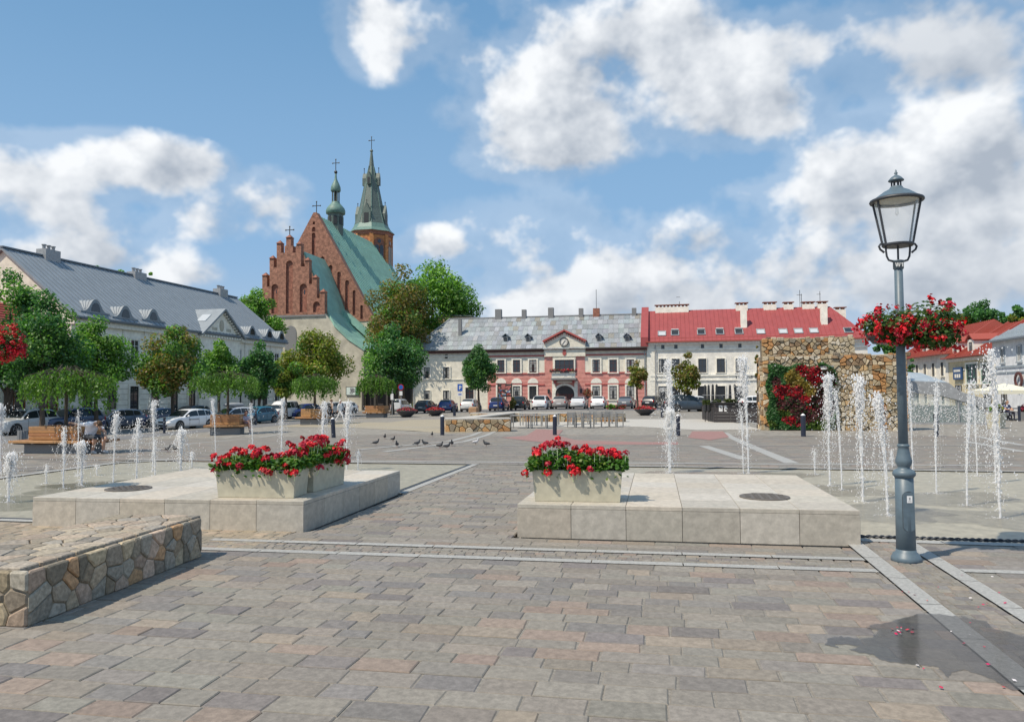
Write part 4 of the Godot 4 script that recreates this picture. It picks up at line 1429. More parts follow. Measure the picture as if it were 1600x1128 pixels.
	bell.lathe([Vector2(49 * s0, Y.call(446)), Vector2(50 * s0, Y.call(430)), Vector2(45 * s0, Y.call(416)), Vector2(33 * s0, Y.call(402)), Vector2(22 * s0, Y.call(390)), Vector2(21 * s0, Y.call(384))], 16)
	part(fl, "bell_roof", bell, M.verdigris_dark, true)
	var core := MB.new()
	core.lathe([Vector2(10 * s0, Y.call(390)), Vector2(10 * s0, Y.call(325))], 8)
	part(fl, "lantern_core", core, M.dark_metal)
	for i in 8:
		var a := TAU * i / 8
		var pl := MB.new()
		pl.tube([Vector3(sin(a) * 18 * s0, Y.call(388), cos(a) * 18 * s0), Vector3(sin(a) * 18 * s0, Y.call(328), cos(a) * 18 * s0)], 0.11, 5)
		part(fl, "lantern_post", pl, M.copper_dark)
	var on := MB.new()
	on.lathe([Vector2(24 * s0, Y.call(330)), Vector2(26 * s0, Y.call(324)), Vector2(25 * s0, Y.call(308)), Vector2(19 * s0, Y.call(292)), Vector2(11 * s0, Y.call(276)), Vector2(6 * s0, Y.call(262)), Vector2(4.5 * s0, Y.call(245)), Vector2(5 * s0, Y.call(238))], 16)
	part(fl, "onion_dome", on, M.verdigris_dark, true)
	var bl := MB.new()
	bl.ball(Vector3(0, Y.call(229), 0), Vector3.ONE * 9 * s0, 10, 7)
	bl.tube([Vector3(0, Y.call(225), 0), Vector3(0, Y.call(195), 0)], 0.06, 5)
	part(fl, "finial", bl, M.dark_metal)
	cross(fl, Vector3(0, Y.call(218), 0), Y.call(163) - Y.call(218), 1.15)
	# poster board on the plaster front
	var pa := on_z(540.5, 618, zc)
	var pb := on_z(561.5, 604, zc)
	var board := thing("poster_board", "picture board in a dark frame on the plastered church front", "board", Vector3((pa.x + pb.x) / 2, pa.y, zc + 0.06))
	var w := pb.x - pa.x
	var h := pb.y - pa.y
	simple_box(board, "frame", -w / 2, w / 2, 0, h, 0, 0.06, M.frame_dark)
	var pic := MB.new()
	pic.col = Color(0.62, 0.72, 0.68); pic.box(Vector3(-w * 0.12, h / 2, 0.065), Vector3(w * 0.66, h * 0.86, 0.02))
	pic.col = Color(0.07, 0.2, 0.1); pic.box(Vector3(w * 0.335, h / 2, 0.065), Vector3(w * 0.23, h * 0.86, 0.018))
	for i in 26:
		var g := rf(0.08, 0.35)
		pic.col = Color(g, g * 1.05, g * 1.1)
		pic.box(Vector3(rf(-0.2, 0.16) * w, h * (0.5 + rf(-0.3, 0.3)), 0.076), Vector3(w * rf(0.04, 0.12), h * rf(0.06, 0.22), 0.008 + 0.0007 * i))
	part(board, "picture", pic, M.painted)
	# the dark gateway between church and town hall
	var ga := on_z(563, 640, -103.0)
	var gc := on_z(643, 596, -103.0)
	var gw := thing("dark_gateway", "dark timber gateway between the church front and the town hall", "gateway", Vector3((ga.x + gc.x) / 2, ga.y, -103.4))
	var ww := gc.x - ga.x
	simple_box(gw, "back_wall", -ww / 2, ww / 2, -0.3, gc.y - ga.y, -1.5, -1.3, M.black_boards)
	simple_box(gw, "beam", -ww / 2, ww / 2, gc.y - ga.y - 0.4, gc.y - ga.y, -1.25, 0, M.black_boards)
	for i in 5: simple_box(gw, "post", lerpf(-ww / 2, ww / 2 - 0.3, i / 4.0), lerpf(-ww / 2, ww / 2 - 0.3, i / 4.0) + 0.3, -0.3, gc.y - ga.y - 0.4, -0.4, 0, M.frame_dark)

func make_tower() -> void:
	var Z := -140.0
	var c := on_z(580, 400, Z)
	var o := thing("church_tower", "octagonal orange brick church tower with tall dark copper spire", "tower", Vector3(c.x, -0.95, Z))
	var Y := func(y): return on_z(580, 200 + y / 3.3175, Z).y + 0.95
	var s := 0.0392
	var tw := MB.new()
	var rot := Basis(Vector3.UP, PI / 8)
	tw.T = Transform3D(rot, Vector3.ZERO)
	tw.lathe([Vector2(104 * s, -1), Vector2(104 * s, Y.call(552))], 8)
	part(o, "shaft", tw, M.brick_orange)
	var co := MB.new()
	co.T = tw.T
	co.lathe([Vector2(104 * s, Y.call(572)), Vector2(110 * s, Y.call(566)), Vector2(110 * s, Y.call(556)), Vector2(117 * s, Y.call(550))], 8)
	part(o, "cornice", co, M.brick_dark)
	for i in 8:
		var a := TAU * i / 8
		var pil := MB.new()
		pil.T = Transform3D(Basis(Vector3.UP, a + PI / 8), Vector3(sin(a + PI / 8), 0, cos(a + PI / 8)) * 102 * s)
		pil.box(Vector3(0, Y.call(565) / 2, 0), Vector3(0.8, Y.call(565), 0.5))
		part(o, "corner_pilaster", pil, M.brick_orange)
		var f := Basis(Vector3.UP, a)
		var r := 104 * s * cos(PI / 8)
		var wn := MB.new()
		wn.T = Transform3D(f, f * Vector3(0, 0, r))
		wn.prism(arch_poly(-1.05, 1.05, Y.call(735), Y.call(585)), 0, 0.12)
		var su := part(o, "window_surround", wn, M.brick_dark)
		for k in [-1, 1]:
			var lz := MB.new()
			lz.T = wn.T
			lz.prism(arch_poly(k * 0.48 - 0.36, k * 0.48 + 0.36, Y.call(728), Y.call(622)), 0.12, 0.2)
			part(su, "lancet", lz, M.pane)
		var ro := MB.new()
		ro.T = Transform3D(f * Basis(Vector3.RIGHT, PI / 2), f * Vector3(0, Y.call(603), r + 0.12))
		ro.lathe([Vector2(0.36, 0), Vector2(0.36, 0.08)], 12)
		part(su, "roundel", ro, M.pane)
	var sp := MB.new()
	sp.T = tw.T
	sp.lathe([Vector2(119 * s, Y.call(549)), Vector2(98 * s, Y.call(530)), Vector2(84 * s, Y.call(505))], 8)
	part(o, "spire_skirt", sp, M.verdigris_dark)
	var s2 := MB.new()
	s2.T = tw.T
	s2.lathe([Vector2(84 * s, Y.call(505)), Vector2(62 * s, Y.call(430)), Vector2(36 * s, Y.call(300)), Vector2(13 * s, Y.call(200)), Vector2(5 * s, Y.call(125)), Vector2(9 * s, Y.call(120)), Vector2(5 * s, Y.call(112))], 8)
	var spire := part(o, "spire", s2, M.copper_dark)
	for i in 8:
		var a := TAU * (i + 0.0) / 8
		var rib := MB.new()
		var d := Vector3(sin(a + PI / 8), 0, cos(a + PI / 8))
		rib.tube([d * 84 * s + Vector3(0, Y.call(505), 0), d * 62 * s + Vector3(0, Y.call(430), 0), d * 36 * s + Vector3(0, Y.call(300), 0), d * 13 * s + Vector3(0, Y.call(200), 0)], 0.07, 4)
		part(spire, "spire_rib", rib, M.verdigris_dark)
	for i in 4:
		var a := TAU * i / 4 + 0.06
		var f := Basis(Vector3.UP, a)
		for k in [[70, 515, 450, 405, 0.85], [36, 300, 262, 235, 0.42]]:
			var dm := MB.new()
			dm.T = Transform3D(f, f * Vector3(0, 0, k[0] * s))
			var y0: float = Y.call(k[1])
			var y1: float = Y.call(k[2])
			var y2: float = Y.call(k[3])
			dm.prism(PackedVector2Array([Vector2(-k[4], y0), Vector2(k[4], y0), Vector2(k[4], y1), Vector2(0, y2), Vector2(-k[4], y1)]), -1.4 if k[4] > 0.5 else -0.8, 0.35)
			var dd := part(spire, "spire_dormer", dm, M.copper_dark)
			var dw := MB.new()
			dw.T = dm.T
			dw.box(Vector3(0, (y0 + y1) / 2, 0.36), Vector3(k[4] * 1.1, (y1 - y0) * 0.8, 0.05))
			part(dd, "dormer_opening", dw, M.dark_metal)
			dw = MB.new()
			dw.T = dm.T
			dw.tube([Vector3(0, y2 - 0.1, 0.1), Vector3(0, y2 + (0.7 if k[4] > 0.5 else 1.0), 0.1)], 0.06, 4)
			dw.ball(Vector3(0, y2 + (0.6 if k[4] > 0.5 else 1.0), 0.1), Vector3.ONE * 0.13, 6, 4)
			part(dd, "dormer_finial", dw, M.dark_metal)
	var tip := MB.new()
	tip.tube([Vector3(0, Y.call(118), 0), Vector3(0, Y.call(75), 0)], 0.07, 5)
	part(o, "tip_rod", tip, M.dark_metal)
	cross(o, Vector3(0, Y.call(100), 0), Y.call(46) - Y.call(100), 1.1)

# ------------------------------------------------------------------ houses of the right side
func side_house(called: String, label: String, z0: float, z1: float, ey: float, ry: float, wall: Material, roofm: Material, hip := false) -> Node3D:
	var o := thing(called, label, "house", Vector3(32, -0.4, z1), -PI / 2)  # local x runs towards the camera, z out to the square
	var L := z0 - z1
	simple_box(o, "wall", 0, L, -0.5, ey, -10, 0, wall)
	var rb := MB.new()
	var h := 3.6 if hip else 0.0
	var e0 := [Vector3(-0.4, ey - 0.1, 0.6), Vector3(L + 0.3, ey - 0.1, 0.6), Vector3(L + 0.3, ey - 0.1, -10.6), Vector3(-0.4, ey - 0.1, -10.6)]
	rb.quad(e0[0], e0[1], Vector3(L, ry, -5), Vector3(h, ry, -5))
	rb.quad(e0[2], e0[3], Vector3(h, ry, -5), Vector3(L, ry, -5))
	rb.tri(e0[3], e0[0], Vector3(h, ry, -5))
	rb.tri(e0[1], e0[2], Vector3(L, ry, -5))
	rb.quad(e0[3], e0[2], e0[1], e0[0])
	var roof := part(o, "roof", rb, roofm)
	var sm := MB.new()
	var n := int(L / 0.6)
	for i in n:
		var x := (i + 0.5) * L / n
		var t := minf(1.0, (x + 0.4) / (h + 0.4)) if hip else 1.0
		sm.beam(Vector3(x, ey - 0.05, 0.6), Vector3(x, lerpf(ey - 0.1, ry, t) + 0.05, lerpf(0.6, -5, t)), 0.035, 0.06)
	part(roof, "roof_seams", sm, roofm, false, "stuff")
	simple_box(o, "gutter", -0.4, L + 0.3, ey - 0.12, ey + 0.03, 0.6, 0.75, M.zinc_seam if roofm == M.zinc_light else M.red_tiles)
	return o

func make_right_side() -> void:
	var a := side_house("white_house", "white two storey house with grey metal roof at the right edge", -55, -82.7, 6.75, 10.2, M.grey_white, M.zinc_light, true)
	simple_box(a, "string_course", 0, 27, 4.05, 4.25, -0.1, 0.1, M.zinc_light)
	simple_box(a, "string_course", 0, 27, 3.55, 3.7, -0.1, 0.08, M.zinc_light)
	for i in 7:
		window(a, 2.4 + i * 3.5, 4.55, 0.75, 1.45, 0, M.frame_white, 2, 1, M.zinc_light, 0.08)
		if i != 1: window(a, 2.4 + i * 3.5, 0.5, 1.2, 2.0, 0, M.frame_dark, 2, 1)
	var q := on_x(1597, 594, 32)
	var lx := q.z + 82.7
	var sg := MB.new()
	sg.T = Transform3D(Basis(Vector3.RIGHT, PI / 2), Vector3(lx, q.y + 0.4, 0.25))
	sg.lathe([Vector2(0.52, -0.06), Vector2(0.52, 0.06), Vector2(0.78, 0.06), Vector2(0.78, -0.06)], 20, Vector3.ZERO, false)
	tag_part_sign(a, sg)
	var b := side_house("yellow_house", "cream yellow house with red roof, green glazed bays and blue sign", -82.9, -94.5, 5.6, 9.2, M.yellow_wall, M.red_tiles)
	simple_box(b, "cornice", 0, 11.6, 5.1, 5.45, -0.1, 0.25, M.white_trim)
	for px in [[1512.7, 1529], [1536, 1555.5]]:
		var u0 := on_x(px[0], 599, 32)
		var u1 := on_x(px[1], 568, 32)
		window(b, (u0.z + u1.z) / 2 + 94.5, u0.y + 0.4, absf(u1.z - u0.z), u1.y - u0.y, 0.03, M.frame_green, 3, 3, M.white_trim, 0.2)
	for px in [1500, 1545]:
		var u0 := on_x(px, 640, 32)
		window(b, u0.z + 94.5, 0.2, 1.8, 2.3, 0.02, M.frame_dark, 2, 1)
	var s0 := on_x(1501.5, 593, 32)
	var sb := simple_box(b, "blue_sign", s0.z + 94.5 - 1.4, s0.z + 94.5 + 1.0, s0.y + 0.4, s0.y + 1.75, 0.1, 0.25, M.sign_blue)
	for i in 6: simple_box(sb, "sign_mark", s0.z + 94.5 - 1.1 + i * 0.32, s0.z + 94.5 - 0.9 + i * 0.32, s0.y + 1.25, s0.y + 1.5, 0.25, 0.27, M.white_trim)
	for i in 3: simple_box(sb, "sign_mark", s0.z + 94.5 - 0.9 + i * 0.6, s0.z + 94.5 - 0.5 + i * 0.6, s0.y + 0.6, s0.y + 1.0, 0.25, 0.27, M.white_trim)
	var rows := MB.new()
	rows.beam(Vector3(3.4, 5.7, 0.45), Vector3(3.4, 9.3, -5), 0.25, 0.3)
	rows.beam(Vector3(7.6, 5.7, 0.45), Vector3(7.6, 9.3, -5), 0.25, 0.3)
	part(b, "roof_ridge", rows, M.red_tiles)
	for x in [1.0, 5.4]:
		var dm := simple_box(b, "dormer", x - 0.9, x + 0.9, 5.6, 7.4, -3.2, -0.4, M.white_wall)
		window(dm, x, 6.0, 0.75, 1.1, -0.38, M.frame_dark, 2, 1)
		var dr := MB.new()
		for s in [-1, 1]: dr.beam(Vector3(x + s * 1.1, 7.3, -1.9), Vector3(x, 8.0, -1.9), 3.4, 0.12)
		part(dm, "dormer_roof", dr, M.red_tiles)
	var c := side_house("balcony_house", "pale house with a small balcony and narrow red eaves beyond the yellow house", -94.7, -113, 6.2, 10.0, M.white_wall, M.red_tiles)
	for i in 6:
		window(c, 1.6 + i * 3.0, 3.6, 0.95, 1.6, 0, M.frame_dark, 2, 1, M.white_trim, 0.12)
		window(c, 1.6 + i * 3.0, 0.3, 1.0, 1.9, 0, M.frame_dark, 2, 1, M.white_trim, 0.12)
	for x in [9.0, 12.5, 15.6]:
		var dm := simple_box(c, "dormer", x - 0.9, x + 0.9, 6.1, 8.0, -3.4, -0.5, M.white_wall)
		window(dm, x, 6.5, 0.8, 1.2, -0.48, M.frame_dark, 2, 1)
		simple_box(dm, "dormer_roof", x - 1.1, x + 1.1, 8.0, 8.14, -3.6, -0.3, M.red_tiles)
	var bal := simple_box(c, "balcony", 5.6, 8.6, 3.2, 3.45, 0, 1.3, M.white_trim)
	for i in 9: simple_box(bal, "rail_bar", 5.65 + i * 0.36, 5.69 + i * 0.36, 3.45, 4.4, 1.22, 1.26, M.dark_metal)
	simple_box(bal, "handrail", 5.6, 8.6, 4.4, 4.47, 1.2, 1.28, M.dark_metal)
	# the tan house behind the town hall
	var k0 := on_z(673, 522, -106)
	var k1 := on_z(701, 492, -106)
	var t := thing("tan_house", "tan plastered gable of a house rising behind the town hall roof", "house", Vector3(k0.x, -0.95, -106))
	var tg := MB.new()
	var w := k1.x - k0.x + 1.0
	var y0 := k0.y + 0.95
	tg.prism(PackedVector2Array([Vector2(0, 0), Vector2(w + 2.5, 0), Vector2(w + 2.5, y0 + 2.4), Vector2(w * 0.42, y0 + 2.7), Vector2(0, y0 + 1.6)]), -8, 0)
	part(t, "wall", tg, M.tan_wall)
	var tr := MB.new()
	tr.beam(Vector3(-0.1, y0 + 1.7, -4), Vector3(w * 0.42, y0 + 2.8, -4), 8.3, 0.14)
	tr.beam(Vector3(w * 0.42, y0 + 2.8, -4), Vector3(w + 2.6, y0 + 2.5, -4), 8.3, 0.14)
	part(t, "roof", tr, M.copper_dark)

func tag_part_sign(parent: Node, mb: MB) -> void:
	var o := part(parent, "round_sign", mb, M.frame_brown)
	o.set_meta("label", "dark brown ring shaped sign on the white wall")

# ------------------------------------------------------------------ trees
const GREEN := [Color(0.030, 0.070, 0.018), Color(0.050, 0.105, 0.022), Color(0.080, 0.150, 0.030)]
const BRIGHT := [Color(0.045, 0.095, 0.018), Color(0.072, 0.140, 0.024), Color(0.100, 0.170, 0.032)]
const DEEP := [Color(0.018, 0.050, 0.020), Color(0.030, 0.078, 0.026), Color(0.045, 0.100, 0.030)]
const RUST := [Color(0.085, 0.068, 0.022), Color(0.11, 0.075, 0.024), Color(0.06, 0.075, 0.020)]
const OLIVE := [Color(0.060, 0.085, 0.015), Color(0.095, 0.115, 0.018), Color(0.110, 0.095, 0.020)]

func rdir() -> Vector3:
	var v := Vector3(rng.randfn(), rng.randfn(), rng.randfn())
	return v.normalized() if v.length() > 0.01 else Vector3.UP

func tree(called: String, label: String, base: Vector3, h: float, rx: float, low: float, sets: Array, n := 3600, leaf := 0.17, lobes := 26, group := "trees round the square", pointed := 0.0, rust := 0.0) -> Node3D:
	var o := thing(called, label, "tree", base, 0.0, group)
	var ry := (h - low) / 2
	var cy := low + ry
	var mb := MB.new()
	var L := []
	for i in lobes:
		var d := rdir()
		var q := Vector3(d.x, d.y, d.z) * rf(0.45, 0.78)
		var taper := 1.0 - pointed * clampf(q.y * 0.9, 0, 0.8)
		var c := Vector3(q.x * rx * taper, cy + q.y * ry, q.z * rx * taper)
		var r := rf(0.26, 0.42) * minf(rx, ry) * lerpf(1.0, taper, 0.7)
		var k := 0
		if sets.size() > 1 and rng.randf() < rust: k = 1
		L.append([c, r, rf(0.75, 1.25), k])
	L.append([Vector3(0, cy, 0), minf(rx, ry) * 0.62, 0.85, 0])
	L.append([Vector3(0, h - 0.28 * minf(rx, ry), 0), minf(rx, ry) * 0.28, 1.1, 0])
	var tot := 0.0
	for l in L: tot += l[1] * l[1]
	n = int(n * 1.9)
	leaf *= 0.72
	for l in L:
		var m := int(n * l[1] * l[1] / tot)
		for i in m:
			var d := rdir()
			var rr: float = l[1] * pow(rng.randf(), 0.35) * (1.0 if rng.randf() < 0.9 else rf(1.0, 1.3))
			var p: Vector3 = l[0] + Vector3(d.x, d.y * 0.85, d.z) * rr
			var pal: Array = sets[l[3] if rng.randf() < 0.85 else 0]
			var col: Color = pal[rng.randi() % 3]
			var f: float = l[2] * rf(0.8, 1.25) * 2.85
			mb.col = Color(col.r * f, col.g * f, col.b * f)
			var nn := (d * 0.7 + Vector3(0, 0.5, 0) + rdir() * 0.9).normalized()
			var a := nn.cross(rdir()).normalized()
			var s := leaf * rf(0.65, 1.3)
			mb.leaf(p, a * s, nn.cross(a) * s * 0.62)
	part(o, "crown", mb, M.leaves)
	var tr := MB.new()
	var tw := 0.03 * h + 0.04
	var top := cy + ry * 0.35
	tr.tube([Vector3(0, -0.15, 0), Vector3(0.02, low * 0.5, 0.01), Vector3(-0.03, low, 0.02), Vector3(0.02, top, 0)], [tw * 0.75, tw * 0.5, tw * 0.42, tw * 0.12], 8)
	for i in 7:
		var l: Array = L[i]
		var s := Vector3(0, lerpf(low * 0.85, cy, rng.randf() * 0.8), 0)
		tr.tube([s, s.lerp(l[0], 0.5) + Vector3(0, 0.1, 0), l[0]], [tw * 0.28, tw * 0.18, tw * 0.06], 5)
	part(o, "trunk", tr, M.bark)
	return o

func tree_px(called: String, label: String, px: float, depth: float, y_top: float, y_low: float, half_px: float, sets: Array, n := 3600, leaf := 0.17, lobes := 26, pointed := 0.0, rust := 0.0, group := "trees round the square") -> Node3D:
	var p := at(px, 611, depth)
	var g := on_ground(p.x, p.z)
	var h := at(px, y_top, depth).y - g.y
	var low := at(px, y_low, depth).y - g.y
	return tree(called, label, g, h, half_px * depth / F, maxf(low, 0.8), sets, n, leaf, lobes, group, pointed, rust)

func weeping_tree(label: String, base: Vector3, h: float, r: float, low: float, leaf: float) -> void:
	var o := thing("weeping_tree", label, "tree", base, 0.0, "weeping trees growing from the square benches")
	var mb := MB.new()
	var tw := MB.new()
	for i in 330:
		var a := rf(0, TAU)
		var q := pow(rng.randf(), 0.6)
		var rr := r * q * (0.98 + 0.13 * sin(a * 3 + h * 9) + 0.08 * sin(a * 7 + r) + rf(-0.08, 0.08))
		var y := h - 0.10 * h * q * q - rf(0, 0.06) * h
		var p := Vector3(cos(a) * rr, y, sin(a) * rr)
		var drop := (y - low) * (rf(0.35, 0.95) * (1.0 + 0.22 * sin(a * 4 + r * 5)) if q > 0.6 else rf(0.2, 0.7))
		var tone := rf(0.75, 1.3)
		if i % 4 == 0: tw.tube([Vector3(0, h * 0.9, 0), Vector3(p.x * 0.55, y + 0.06 * h, p.z * 0.55), p, p - Vector3(0, drop * 0.5, 0)], [0.02 * h * 0.4, 0.01, 0.007, 0.004], 4)
		var m := int(5 + drop / h * 46)
		for k in m:
			var t := float(k) / m
			var c: Color = BRIGHT[rng.randi() % 3].lerp(GREEN[rng.randi() % 3], 0.45)
			var f := tone * rf(0.8, 1.2) * 2.0
			mb.col = Color(c.r * f, c.g * f, c.b * f)
			var pp := p + Vector3(cos(a) * 0.1 * r * sin(t * 2), -drop * t, sin(a) * 0.1 * r * sin(t * 2)) + rdir() * 0.05 * r
			var dn := (Vector3(0, -1, 0) + rdir() * 0.7).normalized()
			var s := leaf * rf(0.7, 1.3)
			mb.leaf(pp, dn * s, dn.cross(rdir()).normalized() * s * 0.55)
	part(o, "crown", mb, M.leaves)
	part(o, "twigs", tw, M.bark, false, "stuff")
	var tr := MB.new()
	tr.tube([Vector3(0, -0.1, 0), Vector3(0.02, h * 0.4, 0), Vector3(0, h * 0.93, 0)], [0.035 * h * 0.75, 0.026 * h * 0.75, 0.024 * h * 0.75], 8)
	part(o, "trunk", tr, M.bark)

func make_trees() -> void:
	tree_px("linden_tree", "large shady tree cut by the left edge of the photo", 12, 50, 415, 640, 62, [DEEP, GREEN], 7000, 0.16, 34, 0.2, 0.3)
	tree_px("linden_tree", "dark green tree second from the left edge, above the silver car", 66, 48, 446, 636, 68, [DEEP, GREEN], 6500, 0.15, 32, 0.55, 0.3)
	tree_px("linden_tree", "light green pointed tree before the left end of the grey roofed building", 150, 53, 488, 630, 62, [GREEN, BRIGHT], 6000, 0.15, 30, 0.6, 0.4)
	tree_px("maple_tree", "tree with browning leaves on its left side, above the white hatchback", 270, 58, 503, 634, 58, [GREEN, RUST], 6500, 0.16, 30, 0.35, 0.33)
	tree_px("linden_tree", "slim light green tree below the pediment of the grey roofed building", 342, 66, 528, 628, 36, [BRIGHT, GREEN], 3600, 0.17, 24, 0.4, 0.3)
	tree_px("linden_tree", "dark rounded tree above the teal car", 405, 68, 530, 630, 38, [DEEP, GREEN], 4200, 0.17, 24, 0.35, 0.2)
	tree_px("linden_tree", "yellowing green tree just right of the dark rounded one above the white van", 447, 74, 546, 630, 34, [OLIVE, GREEN], 3600, 0.18, 24, 0.3, 0.4)
	tree_px("maple_tree", "broad olive and brown tree before the church chapel", 492, 80, 511, 630, 56, [OLIVE, GREEN], 6500, 0.2, 32, 0.25, 0.4)
	tree_px("maple_tree", "large dark green tree between the church front and the town hall", 613, 84, 500, 622, 52, [DEEP, GREEN], 7500, 0.2, 34, 0.25, 0.25)
	tree_px("chestnut_tree", "tall reddish brown chestnut beside the church nave", 628, 104, 406, 575, 62, [RUST, GREEN], 7000, 0.27, 34, 0.2, 0.42, "trees around the church")
	tree_px("tall_green_tree", "tall bright green tree behind the chestnut beside the church", 676, 112, 402, 560, 74, [BRIGHT, GREEN], 7000, 0.3, 34, 0.2, 0.3, "trees around the church")
	tree_px("tall_green_tree", "rounded bright green tree rising behind the left end of the town hall roof", 712, 114, 426, 560, 44, [BRIGHT, GREEN], 4200, 0.28, 26, 0.2, 0.3, "trees around the church")
	tree_px("tall_green_tree", "bright green tree between the grey roof and the church chapel", 400, 104, 446, 560, 42, [BRIGHT, GREEN], 5600, 0.27, 26, 0.2, 0.2, "trees around the church")
	tree_px("globe_tree", "neat egg shaped green tree before the town hall", 748, 82, 535, 618, 31, [DEEP, GREEN], 7500, 0.16, 48, 0.4, 0.25)
	tree_px("small_rust_tree", "small thin rust coloured tree before the right end of the town hall", 996, 84, 562, 616, 20, [RUST, OLIVE], 1100, 0.17, 16, 0.3, 0.4)
	tree_px("small_rust_tree", "taller brown and olive tree before the red roofed building", 1076, 74, 547, 624, 27, [RUST, OLIVE], 3000, 0.17, 24, 0.5, 0.5)
	tree_px("climbing_shrub", "thin straggly shrub against the left end of the stone wall", 1185, 41, 540, 630, 6, [RUST, DEEP], 420, 0.09, 14, 0.2, 0.5)
	tree_px("garden_shrub", "dark green shrub growing behind the stone wall beside the lamp post", 1392, 44, 530, 560, 24, [DEEP, GREEN], 1500, 0.13, 14, 0.0, 0.3)
	tree_px("conifer_shrub", "blue green shrub just right of the lamp post before the balcony house", 1427, 90, 560, 612, 9, [DEEP, GREEN], 900, 0.2, 14, 0.6, 0.2)
	for k in [[1488, 120, 464, 13, "narrow tree rising just right of the flower basket", 0.4], [1543, 118, 464, 30, "wispy tree with the widest crown above the yellow house roof", 0.1], [1570, 122, 486, 18, "low dark tree in the gap left of the white house roof", 0.1], [1594, 112, 474, 22, "tree above the white house at the right edge", 0.2], [1515, 124, 479, 20, "dark tree between the flower basket and the widest crown", 0.2]]:
		tree_px("far_tree", k[4], k[0], k[1], k[2], 540, k[3], [DEEP, OLIVE], 2200, 0.3, 20, k[5], 0.3, "trees beyond the right houses")
	for k in [[185, 90, 419, 480, 20, "round green treetop behind the grey roof, right of its first chimney"], [232, 92, 424, 480, 9, "small green treetop behind the grey roof, right of its middle chimney"], [148, 88, 414, 470, 7, "small green treetop behind the grey roof, nearest its first chimney"]]:
		tree_px("rear_tree", k[5], k[0], k[1], k[2], k[3], k[4], [BRIGHT, GREEN], 1500, 0.22, 16, 0.1, 0.3, "treetops behind the grey roof")

# ------------------------------------------------------------------ stones
func cells(w: float, h: float, sx: float, sy: float, gap: float, jit := 0.42, cut := 0.09) -> Array:  # irregular polygons that fill a w x h face
	var pts := []
	var nx := maxi(1, int(round(w / sx)))
	var ny := maxi(1, int(round(h / sy)))
	for j in ny:
		for i in nx:
			var off := 0.5 if j % 2 else 0.0
			pts.append(Vector2((i + 0.5 + off * 0.5 + rf(-jit, jit)) * w / nx, (j + 0.5 + rf(-jit, jit)) * h / ny))
	var out := []
	for a in pts:
		var poly := [Vector2(0, 0), Vector2(w, 0), Vector2(w, h), Vector2(0, h)]
		for b in pts:
			if a == b or absf(a.x - b.x) > sx * 3.2 or absf(a.y - b.y) > sy * 3.2: continue
			var m: Vector2 = (a + b) / 2
			var d: Vector2 = (b - a).normalized()
			m -= d * gap / 2
			var q := []
			for i in poly.size():
				var p0: Vector2 = poly[i]
				var p1: Vector2 = poly[(i + 1) % poly.size()]
				var s0 := (p0 - m).dot(d)
				var s1 := (p1 - m).dot(d)
				if s0 <= 0: q.append(p0)
				if (s0 < 0 and s1 > 0) or (s0 > 0 and s1 < 0): q.append(p0.lerp(p1, s0 / (s0 - s1)))
			poly = q
			if poly.size() < 3: break
		if poly.size() < 3: continue
		var r := []  # corners knocked off
		for i in poly.size():
			var p: Vector2 = poly[i]
			var e0: Vector2 = poly[(i - 1 + poly.size()) % poly.size()]
			var e1: Vector2 = poly[(i + 1) % poly.size()]
			if p.distance_to(e0) > 0.06 and p.distance_to(e1) > 0.06 and poly.size() < 8:
				r.append(p.lerp(e0, cut)); r.append(p.lerp(e1, cut))
			else:
				r.append(p)
		out.append(r)
	return out

func stone_face(parent: Node, org: Vector3, ax: Vector3, up: Vector3, w: float, h: float, sx: float, sy: float, out_: float, pal: Array, m: Material, called := "stone", gap := 0.025, keep = null, even := 1.0) -> void:
	var n := ax.cross(up).normalized()
	for poly in cells(w, h, sx, sy, gap):
		var c := Vector2.ZERO
		for p in poly: c += p
		c /= poly.size()
		if keep != null and not keep.call(c.x, c.y): continue
		var mb := MB.new()
		mb.T = Transform3D(Basis(ax, n, up), org)
		var t: Color = pal[rng.randi() % pal.size()]
		var f := rf(0.74, 1.24)
		mb.col = Color(t.r * f, t.g * f, t.b * f)
		var q := []
		for p in poly: q.append(Vector2(p.x, p.y))
		mb.slab(q, -0.03, out_ * (1.0 + rf(-0.45, 0.25) * even), minf(0.03, minf(sx, sy) * 0.08 * lerpf(0.5, 1.0, even)))
		part(parent, called, mb, m)

# ------------------------------------------------------------------ plinths, planters, flowers, low wall, lamp
const GRANITE := [Color(0.455, 0.41, 0.34), Color(0.48, 0.435, 0.365), Color(0.43, 0.40, 0.345), Color(0.475, 0.445, 0.39)]

